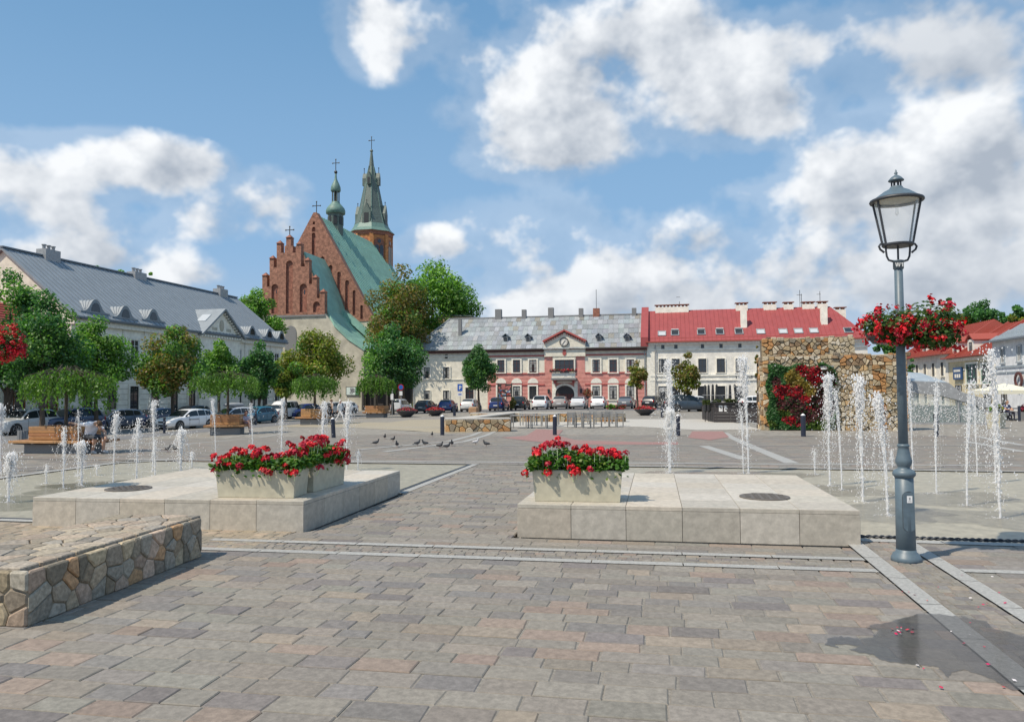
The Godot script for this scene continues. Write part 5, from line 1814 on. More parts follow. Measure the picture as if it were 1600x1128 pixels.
func plinth(label: String, c: Array, h: float, nx: int, nz: int, manhole: Vector3) -> void:  # c: front left, front right, back right, back left (Vector2)
	var o := thing("granite_plinth", label, "plinth", Vector3.ZERO, 0.0, "granite plinths beside the fountain")
	var core := MB.new()
	var inset := 0.05
	var mid: Vector2 = (c[0] + c[1] + c[2] + c[3]) / 4
	var q := []
	for p in c: q.append(p + (mid - p).normalized() * inset)
	core.slab(q, -0.05, h - 0.045)
	part(o, "core", core, M.concrete)
	for e in 4:
		var a: Vector2 = c[e]
		var b: Vector2 = c[(e + 1) % 4]
		var n := nx if e % 2 == 0 else nz
		var d := (b - a).normalized()
		var nrm := Vector2(d.y, -d.x)
		if nrm.dot(mid - a) < 0: nrm = -nrm
		for i in n:
			var u0 := (float(i) + (0.0 if i == 0 else rf(-0.06, 0.06))) / n
			var p0 := a.lerp(b, float(i) / n) + d * 0.003
			var p1 := a.lerp(b, float(i + 1) / n) - d * 0.003
			var mb := MB.new()
			var t: Color = GRANITE[rng.randi() % 4]
			var f := rf(0.92, 1.06)
			mb.col = Color(t.r * f, t.g * f, t.b * f)
			mb.slab([p0, p1, p1 + nrm * 0.05, p0 + nrm * 0.05], -0.02, h - 0.05, 0.004)
			part(o, "facing_slab", mb, M.granite)
	for i in nx:
		for k in nz:
			var g := 0.0025
			var B := func(u, v): return (c[0].lerp(c[1], u)).lerp(c[3].lerp(c[2], u), v)
			var u0 := float(i) / nx
			var u1 := float(i + 1) / nx
			var v0 := float(k) / nz
			var v1 := float(k + 1) / nz
			var sl := [B.call(u0, v0) + Vector2(g, -g), B.call(u1, v0) + Vector2(-g, -g), B.call(u1, v1) + Vector2(-g, g), B.call(u0, v1) + Vector2(g, g)]
			var mb := MB.new()
			var t: Color = GRANITE[rng.randi() % 4]
			var f := rf(0.95, 1.08)
			mb.col = Color(t.r * f, t.g * f, t.b * f)
			mb.slab(sl, h - 0.046, h, 0.004)
			part(o, "top_slab", mb, M.granite)
	var mh := MB.new()
	mh.lathe([Vector2(0.30, h + 0.001), Vector2(0.30, h + 0.014), Vector2(0.275, h + 0.016)], 28, Vector3(manhole.x, 0, manhole.z))
	for i in 5:
		for k in 5:
			if Vector2(i - 2, k - 2).length() < 2.5: mh.box(Vector3(manhole.x + (i - 2) * 0.1, h + 0.019, manhole.z + (k - 2) * 0.1), Vector3(0.06, 0.008, 0.06))
	part(o, "manhole_cover", mh, M.manhole)

func planter(label: String, a: Vector3, b: Vector3, deep: float, h: float) -> Transform3D:  # front bottom edge a-b
	var d := b - a
	var L := d.length()
	d = d.normalized()
	var o := thing("planter", label, "planter", a.lerp(b, 0.5), 0.0, "cream planters of red geraniums")
	var nrm := Vector3(-d.z, 0, d.x)
	var T := Transform3D(Basis(d, Vector3.UP, nrm), Vector3.ZERO)
	o.transform = Transform3D(T.basis, a.lerp(b, 0.5) - nrm * deep / 2)
	var rs := []
	for k in [[0.0, 0.94, 0.006], [0.006, 0.945, 0.0], [h - 0.012, 1.0, 0.0], [h, 1.0, 0.006], [h, 0.96, 0.0], [h - 0.05, 0.95, 0.0]]:
		var x: float = L / 2 * k[1] - k[2]
		var z: float = deep / 2 * (k[1] - (0.05 if k[1] < 0.97 and k[0] > 0.1 else 0.0)) - k[2]
		rs.append([Vector3(-x, k[0], z), Vector3(x, k[0], z), Vector3(x, k[0], -z), Vector3(-x, k[0], -z)])
	var mb := MB.new()
	mb.rings(rs, true, true, false)
	part(o, "box", mb, M.cream_box)
	var so := MB.new()
	so.box(Vector3(0, h - 0.06, 0), Vector3(L * 0.96, 0.02, deep * 0.94))
	part(o, "soil", so, M.soil)
	return o.transform.translated_local(Vector3(0, h, 0))

func flower_head(k: int, r: float, spiky := false) -> ArrayMesh:
	var key := "head%d_%.3f" % [k, r]
	if meshes.has(key): return meshes[key]
	var mb := MB.new()
	for i in (34 if not spiky else 18):
		var d := rdir()
		if d.y < -0.35: d.y = -d.y
		var f: float = rf(0.75, 1.15) * [0.75, 1.0, 1.15, 0.9, 1.05, 0.6][k % 6]
		mb.col = Color(0.62 * f, 0.008 * f, 0.018 * f) if k % 3 else Color(0.52 * f, 0.006 * f, 0.035 * f)
		var p := d * r * (rf(0.75, 1.05) if not spiky else rf(0.4, 1.3))
		var n := (d + rdir() * 0.5).normalized()
		var a := n.cross(rdir()).normalized()
		var s := r * rf(0.32, 0.5)
		mb.leaf(p, a * s, n.cross(a) * s * 0.85)
	meshes[key] = mb.mesh()
	return meshes[key]

func geraniums(label: String, T: Transform3D, L: float, deep: float, heads: int, tall: Array) -> void:
	var o := thing("geraniums", label, "flowers", T.origin, 0.0, "red geraniums in the cream planters")
	o.transform = T
	var lf := MB.new()
	var st := MB.new()
	var H := func(x): 
		var u: float = (x / L + 0.5) * (tall.size() - 1)
		return lerpf(tall[int(clampf(u, 0, tall.size() - 1))], tall[int(minf(u + 1, tall.size() - 1))], u - floor(u))
	for i in int(1500 * L):
		var x := rf(-L / 2 - 0.04, L / 2 + 0.04)
		var z := rf(-deep / 2 - 0.03, deep / 2 + 0.05)
		var y: float = rf(-0.02, 1) * H.call(x) * 0.75 * (1 - pow(absf(z) / (deep / 2 + 0.07), 4) * 0.5)
		if rng.randf() < 0.07 and z > deep * 0.35: y = rf(-0.1, 0)
		var n := (Vector3(0, 1, 0.25) + rdir() * 0.8).normalized()
		var a := n.cross(rdir()).normalized()
		var b := n.cross(a)
		var s := rf(0.018, 0.034)
		var f := rf(0.7, 1.3)
		lf.col = Color(0.085 * f, 0.22 * f, 0.03 * f) if rng.randf() < 0.8 else Color(0.2, 0.3, 0.05)
		var p := Vector3(x, y, z)
		lf.leaf(p, a * s, b * s)
		lf.leaf(p + n * 0.004, (a + b).normalized() * s * 0.9, (b - a).normalized() * s * 0.9)
	for i in heads:
		var x := (float(i) + rf(0, 1)) / heads * L - L / 2
		x += rf(-0.06, 0.06)
		var z := rf(-deep / 2, deep / 2 + 0.03)
		var y: float = H.call(x) * rf(0.72, 1.08)
		if rng.randf() < 0.25:
			z = deep / 2 + rf(0.02, 0.07)
			y = rf(-0.05, H.call(x) * 0.5)
		if rng.randf() < 0.05: x += 0.08 * signf(x)
		var k := rng.randi() % 6
		var hd := put(o, "flower_head", flower_head(k, 0.05), M.blossom)
		hd.position = Vector3(x, y, z)
		hd.scale = Vector3.ONE * rf(0.72, 1.15)
		hd.rotation = Vector3(rf(0, 0.6), rf(0, TAU), rf(-0.3, 0.3))
		st.tube([Vector3(x * 0.97, minf(0, y - 0.1), z * 0.8), Vector3(x, y, z)], 0.004, 3)
	part(o, "foliage", lf, M.leaves)
	part(o, "stems", st, M.leaves, false, "stuff")

func make_plinths() -> void:
	var lc := [Vector2(-8.05, -8.30), Vector2(-4.37, -8.53), Vector2(-4.43, -12.1), Vector2(-8.2, -11.9)]
	plinth("left granite plinth carrying two cream planters of geraniums", lc, 0.37, 6, 6, gp(200, 764, 0.37))
	var rc := [Vector2(-1.74, -8.74), Vector2(2.07, -8.86), Vector2(1.97, -12.35), Vector2(-1.75, -12.25)]
	plinth("right granite plinth beside the lamp post with one cream planter", rc, 0.37, 6, 6, gp(1195, 777, 0.37))
	var a := gp(336, 777.5, 0.37)
	var b := gp(461, 779, 0.37)
	var T := planter("long cream planter at the front edge of the left plinth", a, b, 0.44, rise(a, 777, 734))
	geraniums("red geraniums filling the front planter on the left plinth", T, a.distance_to(b) * 1.05, 0.44, 44, [0.15, 0.22, 0.24, 0.2, 0.16, 0.2, 0.2])
	var a2 := gp(489, 770, 0.37)
	var b2 := gp(539, 756, 0.37)
	T = planter("cream planter set lengthwise behind the front one on the left plinth", a2, b2, 0.44, rise(a2, 770, 727))
	geraniums("red geraniums in the rear planter of the left plinth", T, a2.distance_to(b2) * 1.05, 0.46, 40, [0.24, 0.3, 0.34, 0.3, 0.28, 0.22])
	var a3 := gp(832, 783.5, 0.37)
	var b3 := gp(973, 785.5, 0.37)
	T = planter("cream planter at the left front corner of the right plinth", a3, b3, 0.42, rise(a3, 784, 735))
	geraniums("red geraniums with bare leafy right end in the planter on the right plinth", T, a3.distance_to(b3) * 1.05, 0.44, 44, [0.2, 0.28, 0.36, 0.27, 0.24, 0.2, 0.2])

const WALLSTONE := [Color(0.325, 0.260, 0.182), Color(0.260, 0.221, 0.169), Color(0.416, 0.260, 0.143), Color(0.312, 0.286, 0.234), Color(0.429, 0.325, 0.247), Color(0.221, 0.189, 0.143), Color(0.364, 0.299, 0.202)]
const TOPSTONE := [Color(0.32, 0.275, 0.21), Color(0.285, 0.25, 0.205), Color(0.35, 0.285, 0.22), Color(0.26, 0.235, 0.20)]

func make_low_wall() -> void:
	var c := [Vector2(-5.62, -4.62), Vector2(-4.60, -4.72), Vector2(-4.78, -7.06), Vector2(-5.62, -7.05)]
	var h := 0.42
	var o := thing("stone_seat_wall", "low wall of brown rubble with a crazy paved top at the lower left", "wall", Vector3.ZERO)
	var core := MB.new()
	core.slab(c, -0.05, h - 0.035)
	part(o, "mortar_core", core, M.mortar_dark)
	for e in 3:
		var a := Vector3(c[e].x, 0.0, c[e].y)
		var b := Vector3(c[(e + 1) % 4].x, 0.0, c[(e + 1) % 4].y)
		stone_face(o, a, (b - a).normalized(), Vector3.UP, a.distance_to(b), h - 0.02, 0.17, 0.14, 0.02, WALLSTONE, M.stone, "stone", 0.008)
	stone_face(o, Vector3(-5.62, h - 0.03, -4.66), Vector3(1, 0, -0.09).normalized(), Vector3(-0.05, 0, -1).normalized(), 0.94, 2.36, 0.2, 0.19, 0.03, TOPSTONE, M.stone, "top_stone", 0.012, null, 0.03)

func basket(label: String, P: Vector3, s: float, n: int) -> void:  # a ring of hanging flowers round a lamp post; P is the middle of its tray
	var o := thing("flower_basket", label, "flower basket", P, 0.0, "flower baskets round the lamp posts")
	var tray := MB.new()
	for k in [-1, 1]:
		tray.lathe([Vector2(0.02, -0.08), Vector2(0.12, -0.07), Vector2(0.19, 0.02), Vector2(0.2, 0.03), Vector2(0.18, 0.03)], 14, Vector3(k * 0.25 * s, -0.10, 0))
	tray.tube([Vector3(-0.5 * s, 0.02, 0.06), Vector3(-0.3 * s, 0.0, 0.16), Vector3(0, -0.04, 0.18), Vector3(0.3 * s, 0.0, 0.16), Vector3(0.45 * s, 0.02, 0.06)], 0.01, 5)
	part(o, "tray", tray, M.iron)
	var lf := MB.new()
	var B := [[Vector3(-0.27, 0.02, 0.04), Vector3(0.27, 0.19, 0.3)], [Vector3(0.2, 0.07, 0.03), Vector3(0.36, 0.22, 0.28)], [Vector3(0.24, -0.12, 0.08), Vector3(0.3, 0.16, 0.22)], [Vector3(-0.12, -0.08, 0.12), Vector3(0.24, 0.15, 0.17)]]
	for i in 4200:
		var b: Array = B[rng.randi() % 4]
		var d := rdir() * pow(rng.randf(), 0.4)
		var p: Vector3 = (b[0] + d * b[1]) * s
		var n2 := (d + Vector3(0, 0.6, 0.2) + rdir() * 0.6).normalized()
		var a := n2.cross(rdir()).normalized()
		var z := rf(0.012, 0.024)
		var f := rf(0.7, 1.3)
		lf.col = Color(0.05 * f, 0.12 * f, 0.02 * f) if rng.randf() < 0.8 else Color(0.15, 0.2, 0.05)
		lf.leaf(p, a * z, n2.cross(a) * z)
	part(o, "foliage", lf, M.leaves)
	var st := MB.new()
	for i in n:
		var b: Array = B[rng.randi() % 4]
		var d := rdir()
		if d.z < -0.3: d.z = -d.z
		var p: Vector3 = (b[0] + d * b[1] * rf(0.95, 1.25)) * s
		var q := put(o, "flower_head", flower_head(rng.randi() % 6 + 10, 0.04, true), M.blossom)
		q.position = p
		q.scale = Vector3.ONE * rf(0.7, 1.25)
		q.rotation = Vector3(rf(0, TAU), rf(0, TAU), 0)
		st.tube([b[0] * s, p], 0.003, 3)
	part(o, "stems", st, M.leaves, false, "stuff")

func make_lamp() -> void:
	var g := gp(1417, 876)
	var D := depth_of(g)
	var Y := func(py): return at(1414, py, D).y
	var o := thing("street_lamp", "tall grey street lamp with a glazed lantern beside the right plinth", "street lamp", g)
	var s := D / F
	var base := MB.new()
	base.lathe([Vector2(22 * s, -0.01), Vector2(22 * s, Y.call(872)), Vector2(21 * s, Y.call(869)), Vector2(20 * s, Y.call(868)), Vector2(19 * s, Y.call(865)), Vector2(15 * s, Y.call(862)), Vector2(14.5 * s, Y.call(858))], 24)
	part(o, "foot", base, M.lamp_grey, true)
	var lo := MB.new()
	lo.lathe([Vector2(14.2 * s, Y.call(860)), Vector2(13.2 * s, Y.call(746))], 24)
	part(o, "lower_shaft", lo, M.lamp_grey, true)
	var ur := MB.new()
	ur.lathe([Vector2(13 * s, Y.call(747)), Vector2(16.5 * s, Y.call(743)), Vector2(16.8 * s, Y.call(739)), Vector2(14 * s, Y.call(735)), Vector2(8.5 * s, Y.call(732)), Vector2(9.5 * s, Y.call(729)), Vector2(12 * s, Y.call(724)), Vector2(12 * s, Y.call(719)), Vector2(10 * s, Y.call(713)), Vector2(8.5 * s, Y.call(704)), Vector2(8 * s, Y.call(699)), Vector2(9 * s, Y.call(698)), Vector2(9 * s, Y.call(696)), Vector2(7.2 * s, Y.call(694))], 24)
	part(o, "moulded_collar", ur, M.lamp_grey, true)
	var po := MB.new()
	po.lathe([Vector2(7.2 * s, Y.call(697)), Vector2(6.2 * s, Y.call(412))], 20)
	part(o, "pole", po, M.lamp_grey, true)
	var cb := MB.new()
	cb.lathe([Vector2(6.3 * s, Y.call(418)), Vector2(7.8 * s, Y.call(417)), Vector2(7.8 * s, Y.call(406)), Vector2(9 * s, Y.call(405.5)), Vector2(9 * s, Y.call(404)), Vector2(5 * s, Y.call(403))], 20)
	var collar := part(o, "collar", cb, M.lamp_grey, true)
	lettering(collar, "W1", 0.04, Vector3(-0.003, Y.call(411.5), 7.7 * s), M.frame_white, 0.008, 0.1)
	# inspection door
	var dr := MB.new()
	var outline := PackedVector2Array()
	var yy0: float = Y.call(829)
	var yy1: float = Y.call(767)
	for i in 24:
		var a := TAU * i / 24
		outline.append(Vector2(0.055 * cos(a), (yy1 - 0.055 if sin(a) >= 0 else yy0 + 0.055) + 0.055 * sin(a)))
	dr.T = Transform3D(Basis(Vector3.UP, 0.15), Vector3.ZERO)
	dr.prism(outline, 0.06, 13.55 * s)
	var door := part(o, "inspection_door", dr, M.lamp_grey)
	var rim := MB.new()
	rim.T = dr.T
	var path := []
	for p in outline: path.append(Vector3(p.x, p.y, 13.45 * s - p.x * p.x * 4.5))
	path.append(path[0])
	rim.tube(path, 0.0035, 4, false)
	part(door, "door_groove", rim, M.iron)
	var stk := MB.new()
	stk.T = dr.T
	stk.box(Vector3(0.008, Y.call(779), 13.7 * s), Vector3(0.05, 0.068, 0.004))
	var sticker := part(door, "sticker", stk, M.plate)
	stk = MB.new()
	stk.T = dr.T
	stk.box(Vector3(0.008, Y.call(778), 13.75 * s), Vector3(0.016, 0.026, 0.004))
	stk.box(Vector3(0.008, Y.call(782), 13.75 * s), Vector3(0.032, 0.006, 0.004))
	part(sticker, "sticker_print", stk, M.grey_metal)
	# lantern
	var lc := Vector3((at(1410, 340, D) - g).x, 0, (at(1410, 340, D) - g).z) * 0.3
	var yb: float = Y.call(379)
	var yt: float = Y.call(307)
	for k in 4:
		var a: float = [0.62, -0.22, PI + 0.62, PI - 0.22][k] - 0.2
		var d := Vector3(cos(a), 0, sin(a))
		var bar := MB.new()
		bar.tube([d * 21.5 * s + Vector3(0, yb, 0), d * 35 * s + Vector3(0, yt, 0)], 0.011, 6)
		part(o, "lantern_bar", bar, M.iron)
	var gl := MB.new()
	gl.lathe([Vector2(20 * s, yb), Vector2(33.5 * s, yt)], 28, Vector3.ZERO, false)
	part(o, "lantern_glass", gl, M.glass, true)
	var bp := MB.new()
	bp.lathe([Vector2(5 * s, yb - 0.012), Vector2(22 * s, yb - 0.014), Vector2(23.5 * s, yb - 0.004), Vector2(23.5 * s, yb + 0.012), Vector2(20 * s, yb + 0.014)], 24)
	part(o, "lantern_floor", bp, M.iron)
	var rm := MB.new()
	rm.lathe([Vector2(33 * s, yt - 0.015), Vector2(39 * s, yt - 0.02), Vector2(40 * s, yt - 0.008), Vector2(39 * s, yt + 0.008), Vector2(36 * s, yt + 0.016)], 28, Vector3.ZERO, false)
	part(o, "lantern_rim", rm, M.iron, true)
	var rfm := MB.new()
	rfm.lathe([Vector2(38 * s, yt + 0.005), Vector2(30 * s, Y.call(301)), Vector2(19 * s, Y.call(293)), Vector2(11 * s, Y.call(289)), Vector2(8.5 * s, Y.call(285))], 28, Vector3.ZERO, false)
	part(o, "lantern_roof", rfm, M.lamp_grey, true)
	var inn := MB.new()
	inn.lathe([Vector2(33 * s, yt + 0.002), Vector2(20 * s, yt + 0.01), Vector2(7 * s, yt - 0.03), Vector2(1 * s, yt - 0.03)], 24, Vector3.ZERO, false)
	part(o, "reflector", inn, M.cream_box, true)
	var bu := MB.new()
	bu.lathe([Vector2(0.004, yt - 0.16), Vector2(0.018, yt - 0.14), Vector2(0.016, yt - 0.09), Vector2(0.012, yt - 0.03)], 12)
	part(o, "bulb", bu, M.glass, true)
	for k in 8:
		var a := TAU * k / 8
		var d := Vector3(cos(a), 0, sin(a)) * 7 * s
		var pb := MB.new()
		pb.tube([d + Vector3(0, Y.call(289), 0), d + Vector3(0, Y.call(276), 0)], 0.006, 5)
		part(o, "vent_post", pb, M.iron)
	var cp := MB.new()
	cp.lathe([Vector2(4 * s, Y.call(277)), Vector2(11.5 * s, Y.call(276)), Vector2(11.5 * s, Y.call(274.5)), Vector2(7 * s, Y.call(269.5)), Vector2(3 * s, Y.call(267)), Vector2(1.5 * s, Y.call(265.5)), Vector2(3 * s, Y.call(263.5)), Vector2(1.5 * s, Y.call(262)), Vector2(1.2 * s, Y.call(259)), Vector2(0.3 * s, Y.call(257.5))], 20)
	part(o, "vent_cap", cp, M.lamp_grey, true)
	for k in [-1, 1]:
		var br := MB.new()
		var rt := Vector3(cos(0.2), 0, -sin(0.2))
		var pts := []
		for q in [[2, 405], [10, 404.5], [15, 403], [18, 397], [19, 388], [19.5, 379], [22, 377], [27, 377], [30, 381], [28, 386], [24, 389], [22, 391]]: pts.append(rt * k * q[0] * s + Vector3(0, Y.call(q[1]), 0))
		br.tube(pts, 0.011, 6)
		part(o, "scroll_bracket", br, M.iron)
	var rod := MB.new()
	rod.tube([Vector3(0, Y.call(404), 0), Vector3(0, yb, 0)], 0.01, 6)
	part(o, "centre_rod", rod, M.iron)
	basket("big basket of red flowers hung round the grey street lamp", g + Vector3(0.07, Y.call(509), 0.03), 0.86, 92)
	# a second lamp stands just outside the left edge; its basket shows
	var p2 := at(-6, 537, 10.4)
	basket("basket of red flowers cut off by the left edge of the photo", p2, 0.85, 230)

# ------------------------------------------------------------------ fountain jets: water stopped in the air
func jet(label: String, px: float, yb: float, yt: float, fat := 1.0, kind := 0, lean := 0.0) -> void:
	# kind 0: thin rising jet that breaks up at its top; 1: bushy head on two legs; 2: low bubbling stub
	if px < 600: fat *= 1.12
	var P := gp(px, yb, -0.03)
	var D := depth_of(P)
	var s := D / F
	var h := (yb - yt) * s
	var o := thing("fountain_jet", label, "fountain jet", P, 0.0, "water jets of the fountain")
	var right := Vector3(cam_basis.x.x, 0, cam_basis.x.z).normalized()
	var dirx := Vector3(rf(-1, 1), 0, rf(-1, 1)).normalized()
	var sway := right * lean + dirx * 0.02 * h
	var curve := func(t): return Vector3(0, h * t, 0) + sway * t * t
	var w0 := 0.016 * fat
	var col := MB.new()
	var n := int(26 + h * 40)
	for k in int(2 + fat):  # a few wavering strands make up the stream
		var path := []
		var rad := []
		var ph := rf(0, TAU)
		var t1 := rf(0.55, 1.0) if k else 0.92
		for i in n:
			var t := float(i) / (n - 1) * t1
			var wob := w0 * (0.18 + 1.3 * t * t)
			path.append(curve.call(t) + Vector3(cos(ph + t * h * 7 + rf(-0.5, 0.5)), 0, sin(ph + t * h * 9 + rf(-0.5, 0.5))) * wob)
			rad.append(w0 * (0.62 if k == 0 else 0.36) * rf(0.6, 1.25) * (1.0 - 0.5 * t) * (0.25 if i > n - 3 else 1.0))
		col.tube(path, rad, 5)
	part(o, "water_column", col, M.water, true)
	# clots, falling strands and drops
	var sp := MB.new()
	for i in int((60 + h * 170) * fat * (0.6 if kind == 0 else 1.0)):
		var t: float = pow(rng.randf(), [0.5, 0.28, 1.1][kind])
		var wide: float = w0 * (0.3 + [1.4, 2.3, 2.0][kind] * pow(t, [2.0, 4.0, 1.5][kind]))
		var p: Vector3 = curve.call(t) + Vector3(rng.randfn(), rng.randfn() * 0.8, rng.randfn()) * wide * 0.62
		var r := w0 * rf(0.16, 0.46) * (1.25 if rng.randf() < 0.15 else 1.0)
		if r > w0 * 0.4: sp.ball(p, Vector3(r, r * rf(1.0, 2.4), r * rf(0.6, 1.0)), 6, 4)
		else: sp.octa(p, Vector3(r, r * rf(1.0, 3.0), r))
	if kind == 1:
		for i in int(190 * fat):  # the bushy head
			var d := rdir() * pow(rng.randf(), 0.7)
			var t := rf(0.7, 0.98)
			var p: Vector3 = curve.call(t) + Vector3(d.x, d.y * 1.6, d.z) * w0 * (3.3 - 1.6 * absf(t - 0.78) / 0.2)
			var r := w0 * rf(0.15, 0.5)
			sp.octa(p, Vector3(r, r * rf(0.8, 2.0), r))
	for k in int(4 + 4 * fat):
		var a := rf(0, TAU)
		var reach := w0 * rf(2.0, 6.5)
		var t0 := rf(0.72, 1.0)
		var fall := rf(0.25, 0.9)
		var m := int(12 + 34 * h * fall)
		for i in m:
			var u := float(i) / m
			var out := Vector3(cos(a), 0, sin(a)) * reach * sqrt(u + 0.05)
			var p: Vector3 = curve.call(t0) + out - Vector3(0, h * fall * u * u, 0) + rdir() * w0 * 0.6
			var r := rf(0.12, 0.36) * w0 * (1.0 - 0.4 * u)
			sp.octa(p, Vector3(r, r * rf(1.0, 3.0), r))
	for i in int(110 * fat * (0.4 + h)):
		var t := pow(rng.randf(), 0.7)
		var p: Vector3 = curve.call(t)
		var a := rf(0, TAU)
		p += Vector3(cos(a), 0, sin(a)) * absf(rng.randfn()) * w0 * (2.0 + 5.2 * t) + Vector3(0, rf(-0.05, 0.08), 0)
		if p.y < 0.01: continue
		var r := rf(0.10, 0.34) * w0 + 0.0015
		sp.octa(p, Vector3(r, r * rf(0.9, 1.8), r))
	part(o, "spray", sp, M.water, true, "stuff")
	var fm := MB.new()  # splash round the nozzle
	for i in int(70 * fat):
		var a := rf(0, TAU)
		var q := absf(rng.randfn()) * 0.13 * fat
		var r := rf(0.003, 0.012)
		fm.octa(Vector3(cos(a) * q * 1.6, rf(0.0, 0.035) * exp(-q * 6) + 0.004, sin(a) * q), Vector3(r * 1.6, r * 0.8, r * 1.6))
	for i in int(26 * fat):
		var a := rf(0, TAU)
		var q := absf(rng.randfn()) * 0.09 * fat
		var r := rf(0.01, 0.028)
		fm.ball(Vector3(cos(a) * q * 1.6, 0.004, sin(a) * q), Vector3(r * 1.5, r * 0.45, r * 1.5), 6, 4)
	part(o, "splash", fm, M.water, true, "stuff")
	var nz := MB.new()
	nz.lathe([Vector2(0.06, -0.01), Vector2(0.06, 0.006), Vector2(0.03, 0.012)], 12)
	part(o, "nozzle", nz, M.iron)

func make_jets() -> void:
	jet("heavy low jet with a wide splash at the far left edge", 12, 787, 712, 1.8, 1, 0.02)
	jet("tall jet cut by the left edge before the silver car", -1, 740, 634, 1.8, 1)
	jet("tiny jet alone before the left end of the wooden bench seat", 71, 757, 725, 0.9, 2)
	jet("leaning jet before the bench back, left of the wide bubbling one", 98, 765, 668, 1.3, 0, 0.02)
	jet("wide white bubbling jet before the seated man", 126, 761, 692, 1.8, 1)
	jet("thin high jet rising through the bench back beside the seated man", 121, 745, 642, 0.9, 0, -0.02)
	jet("tiny stub of water right of the wide bubbling jet", 150, 744, 727, 0.9, 2)
	jet("jet with a ragged hooked top before the grey blue car", 176, 756, 647, 1.3, 1, 0.05)
	jet("tall branching jet before the dark blue car's front", 212, 757, 655, 1.5, 0, 0.06)
	jet("high spray behind the branching jet, before the dark blue car", 238, 738, 627, 1.3, 1)
	jet("short fountain jet standing left of the twin fan jet", 241, 745, 688, 1.2, 0)
	jet("fan shaped jet before the front of the white hatchback", 281, 751, 672, 1.9, 0)
	jet("low jet just right of the fan shaped jet", 299, 732, 706, 1.2, 2)
	jet("very thin straight jet with a bent top at the left end of the front planter", 336, 722, 624, 1.0, 1, -0.06)
	jet("white plume behind the front planter beside the seated woman", 394, 722, 630, 1.0, 0, -0.03)
	jet("slim spray jet with wide drops before the white van", 439, 718, 624, 1.4, 0, 0.03)
	jet("jet behind the rear planter, before the walking couple", 502, 718, 628, 1.7, 0, 0.05)
	jet("jet with a drooping plume at the right edge of the rear planter", 541, 737, 628, 1.5, 1, 0.05)
	jet("small splash of water right of the rear planter", 559, 736, 705, 1.0, 2)
	jet("very tall spray before the rust coloured tree, left of centre basin", 1048, 739, 562, 1.9, 0, -0.06)
	jet("short thick jet at the foot of the very tall spray", 1046, 741, 640, 1.9, 1)
	jet("tall spray with a plume top before the dark terrace boxes", 1170, 741, 560, 1.9, 1, -0.05)
	jet("small jet beside the tall spray before the terrace boxes", 1162, 741, 640, 1.1, 0)
	jet("stub of water alone before the living wall's left bollard", 1274, 743, 700, 1.0, 2)
	jet("tall jet with heavy head before the right edge of the living wall", 1297, 761, 586, 1.8, 1, 0.04)
	jet("thin jet just right of the heavy headed one by the living wall", 1316, 767, 606, 1.2, 0, -0.04)
	jet("tall single jet with a bulging waist before the bare stone wall", 1349, 786, 590, 1.8, 1, -0.06)
	jet("jet with a round white head next to the lamp post", 1388, 808, 620, 1.7, 1, -0.08)
	jet("short column of water behind the lamp post's neighbour jet", 1395, 733, 703, 1.0, 2)
	jet("sparse jet just right of the lamp post before the glass pavilion", 1427, 736, 588, 1.3, 0)
	jet("slanted thin jet second to the right of the lamp post", 1464, 773, 592, 1.3, 0, 0.1)
	jet("jet with fine drops in front of the pavilion's right end", 1512, 792, 596, 1.4, 0, 0.1)
	jet("tallest thick jet close to the right edge of the photo", 1564, 812, 545, 1.9, 0, -0.04)
	jet("distant jet behind the tallest one at the right edge", 1557, 756, 640, 1.3, 0)
	jet("far small jet between the pavilion and the umbrella", 1528, 745, 610, 1.1, 0)

# ------------------------------------------------------------------ cars
# a body is a loft along its length; each row: place (0 rear .. 1 front), belt height, top height
const HATCH := [[0.0, 0.62, 0.62], [0.015, 0.80, 0.80], [0.03, 0.94, 0.98], [0.07, 0.96, 1.2], [0.13, 0.955, 1.38], [0.2, 0.95, 1.45], [0.35, 0.935, 1.49], [0.48, 0.92, 1.47], [0.57, 0.91, 1.40], [0.66, 0.90, 1.16], [0.745, 0.90, 0.93], [0.8, 0.89, 0.90], [0.9, 0.82, 0.83], [0.96, 0.72, 0.73], [0.99, 0.60, 0.60], [1.0, 0.48, 0.48]]
const SEDAN := [[0.0, 0.62, 0.62], [0.01, 0.84, 0.84], [0.03, 0.95, 0.96], [0.13, 0.97, 0.99], [0.2, 0.96, 1.2], [0.27, 0.95, 1.36], [0.35, 0.94, 1.42], [0.45, 0.93, 1.44], [0.54, 0.92, 1.39], [0.64, 0.91, 1.13], [0.72, 0.90, 0.93], [0.8, 0.88, 0.89], [0.9, 0.80, 0.81], [0.96, 0.71, 0.72], [0.99, 0.60, 0.60], [1.0, 0.48, 0.48]]
const SUV := [[0.0, 0.66, 0.66], [0.012, 0.88, 0.88], [0.025, 1.04, 1.1], [0.06, 1.06, 1.34], [0.1, 1.06, 1.54], [0.16, 1.05, 1.62], [0.3, 1.04, 1.67], [0.46, 1.02, 1.66], [0.57, 1.01, 1.57], [0.66, 1.0, 1.28], [0.735, 1.0, 1.05], [0.8, 0.99, 1.01], [0.9, 0.95, 0.96], [0.965, 0.86, 0.87], [0.99, 0.70, 0.70], [1.0, 0.52, 0.52]]
const VAN := [[0.0, 0.7, 0.7], [0.01, 1.05, 1.2], [0.02, 1.06, 1.55], [0.04, 1.06, 1.74], [0.1, 1.06, 1.82], [0.3, 1.05, 1.85], [0.5, 1.04, 1.83], [0.6, 1.03, 1.74], [0.68, 1.02, 1.46], [0.76, 1.02, 1.12], [0.82, 1.01, 1.04], [0.92, 0.94, 0.95], [0.97, 0.82, 0.82], [0.99, 0.68, 0.68], [1.0, 0.52, 0.52]]

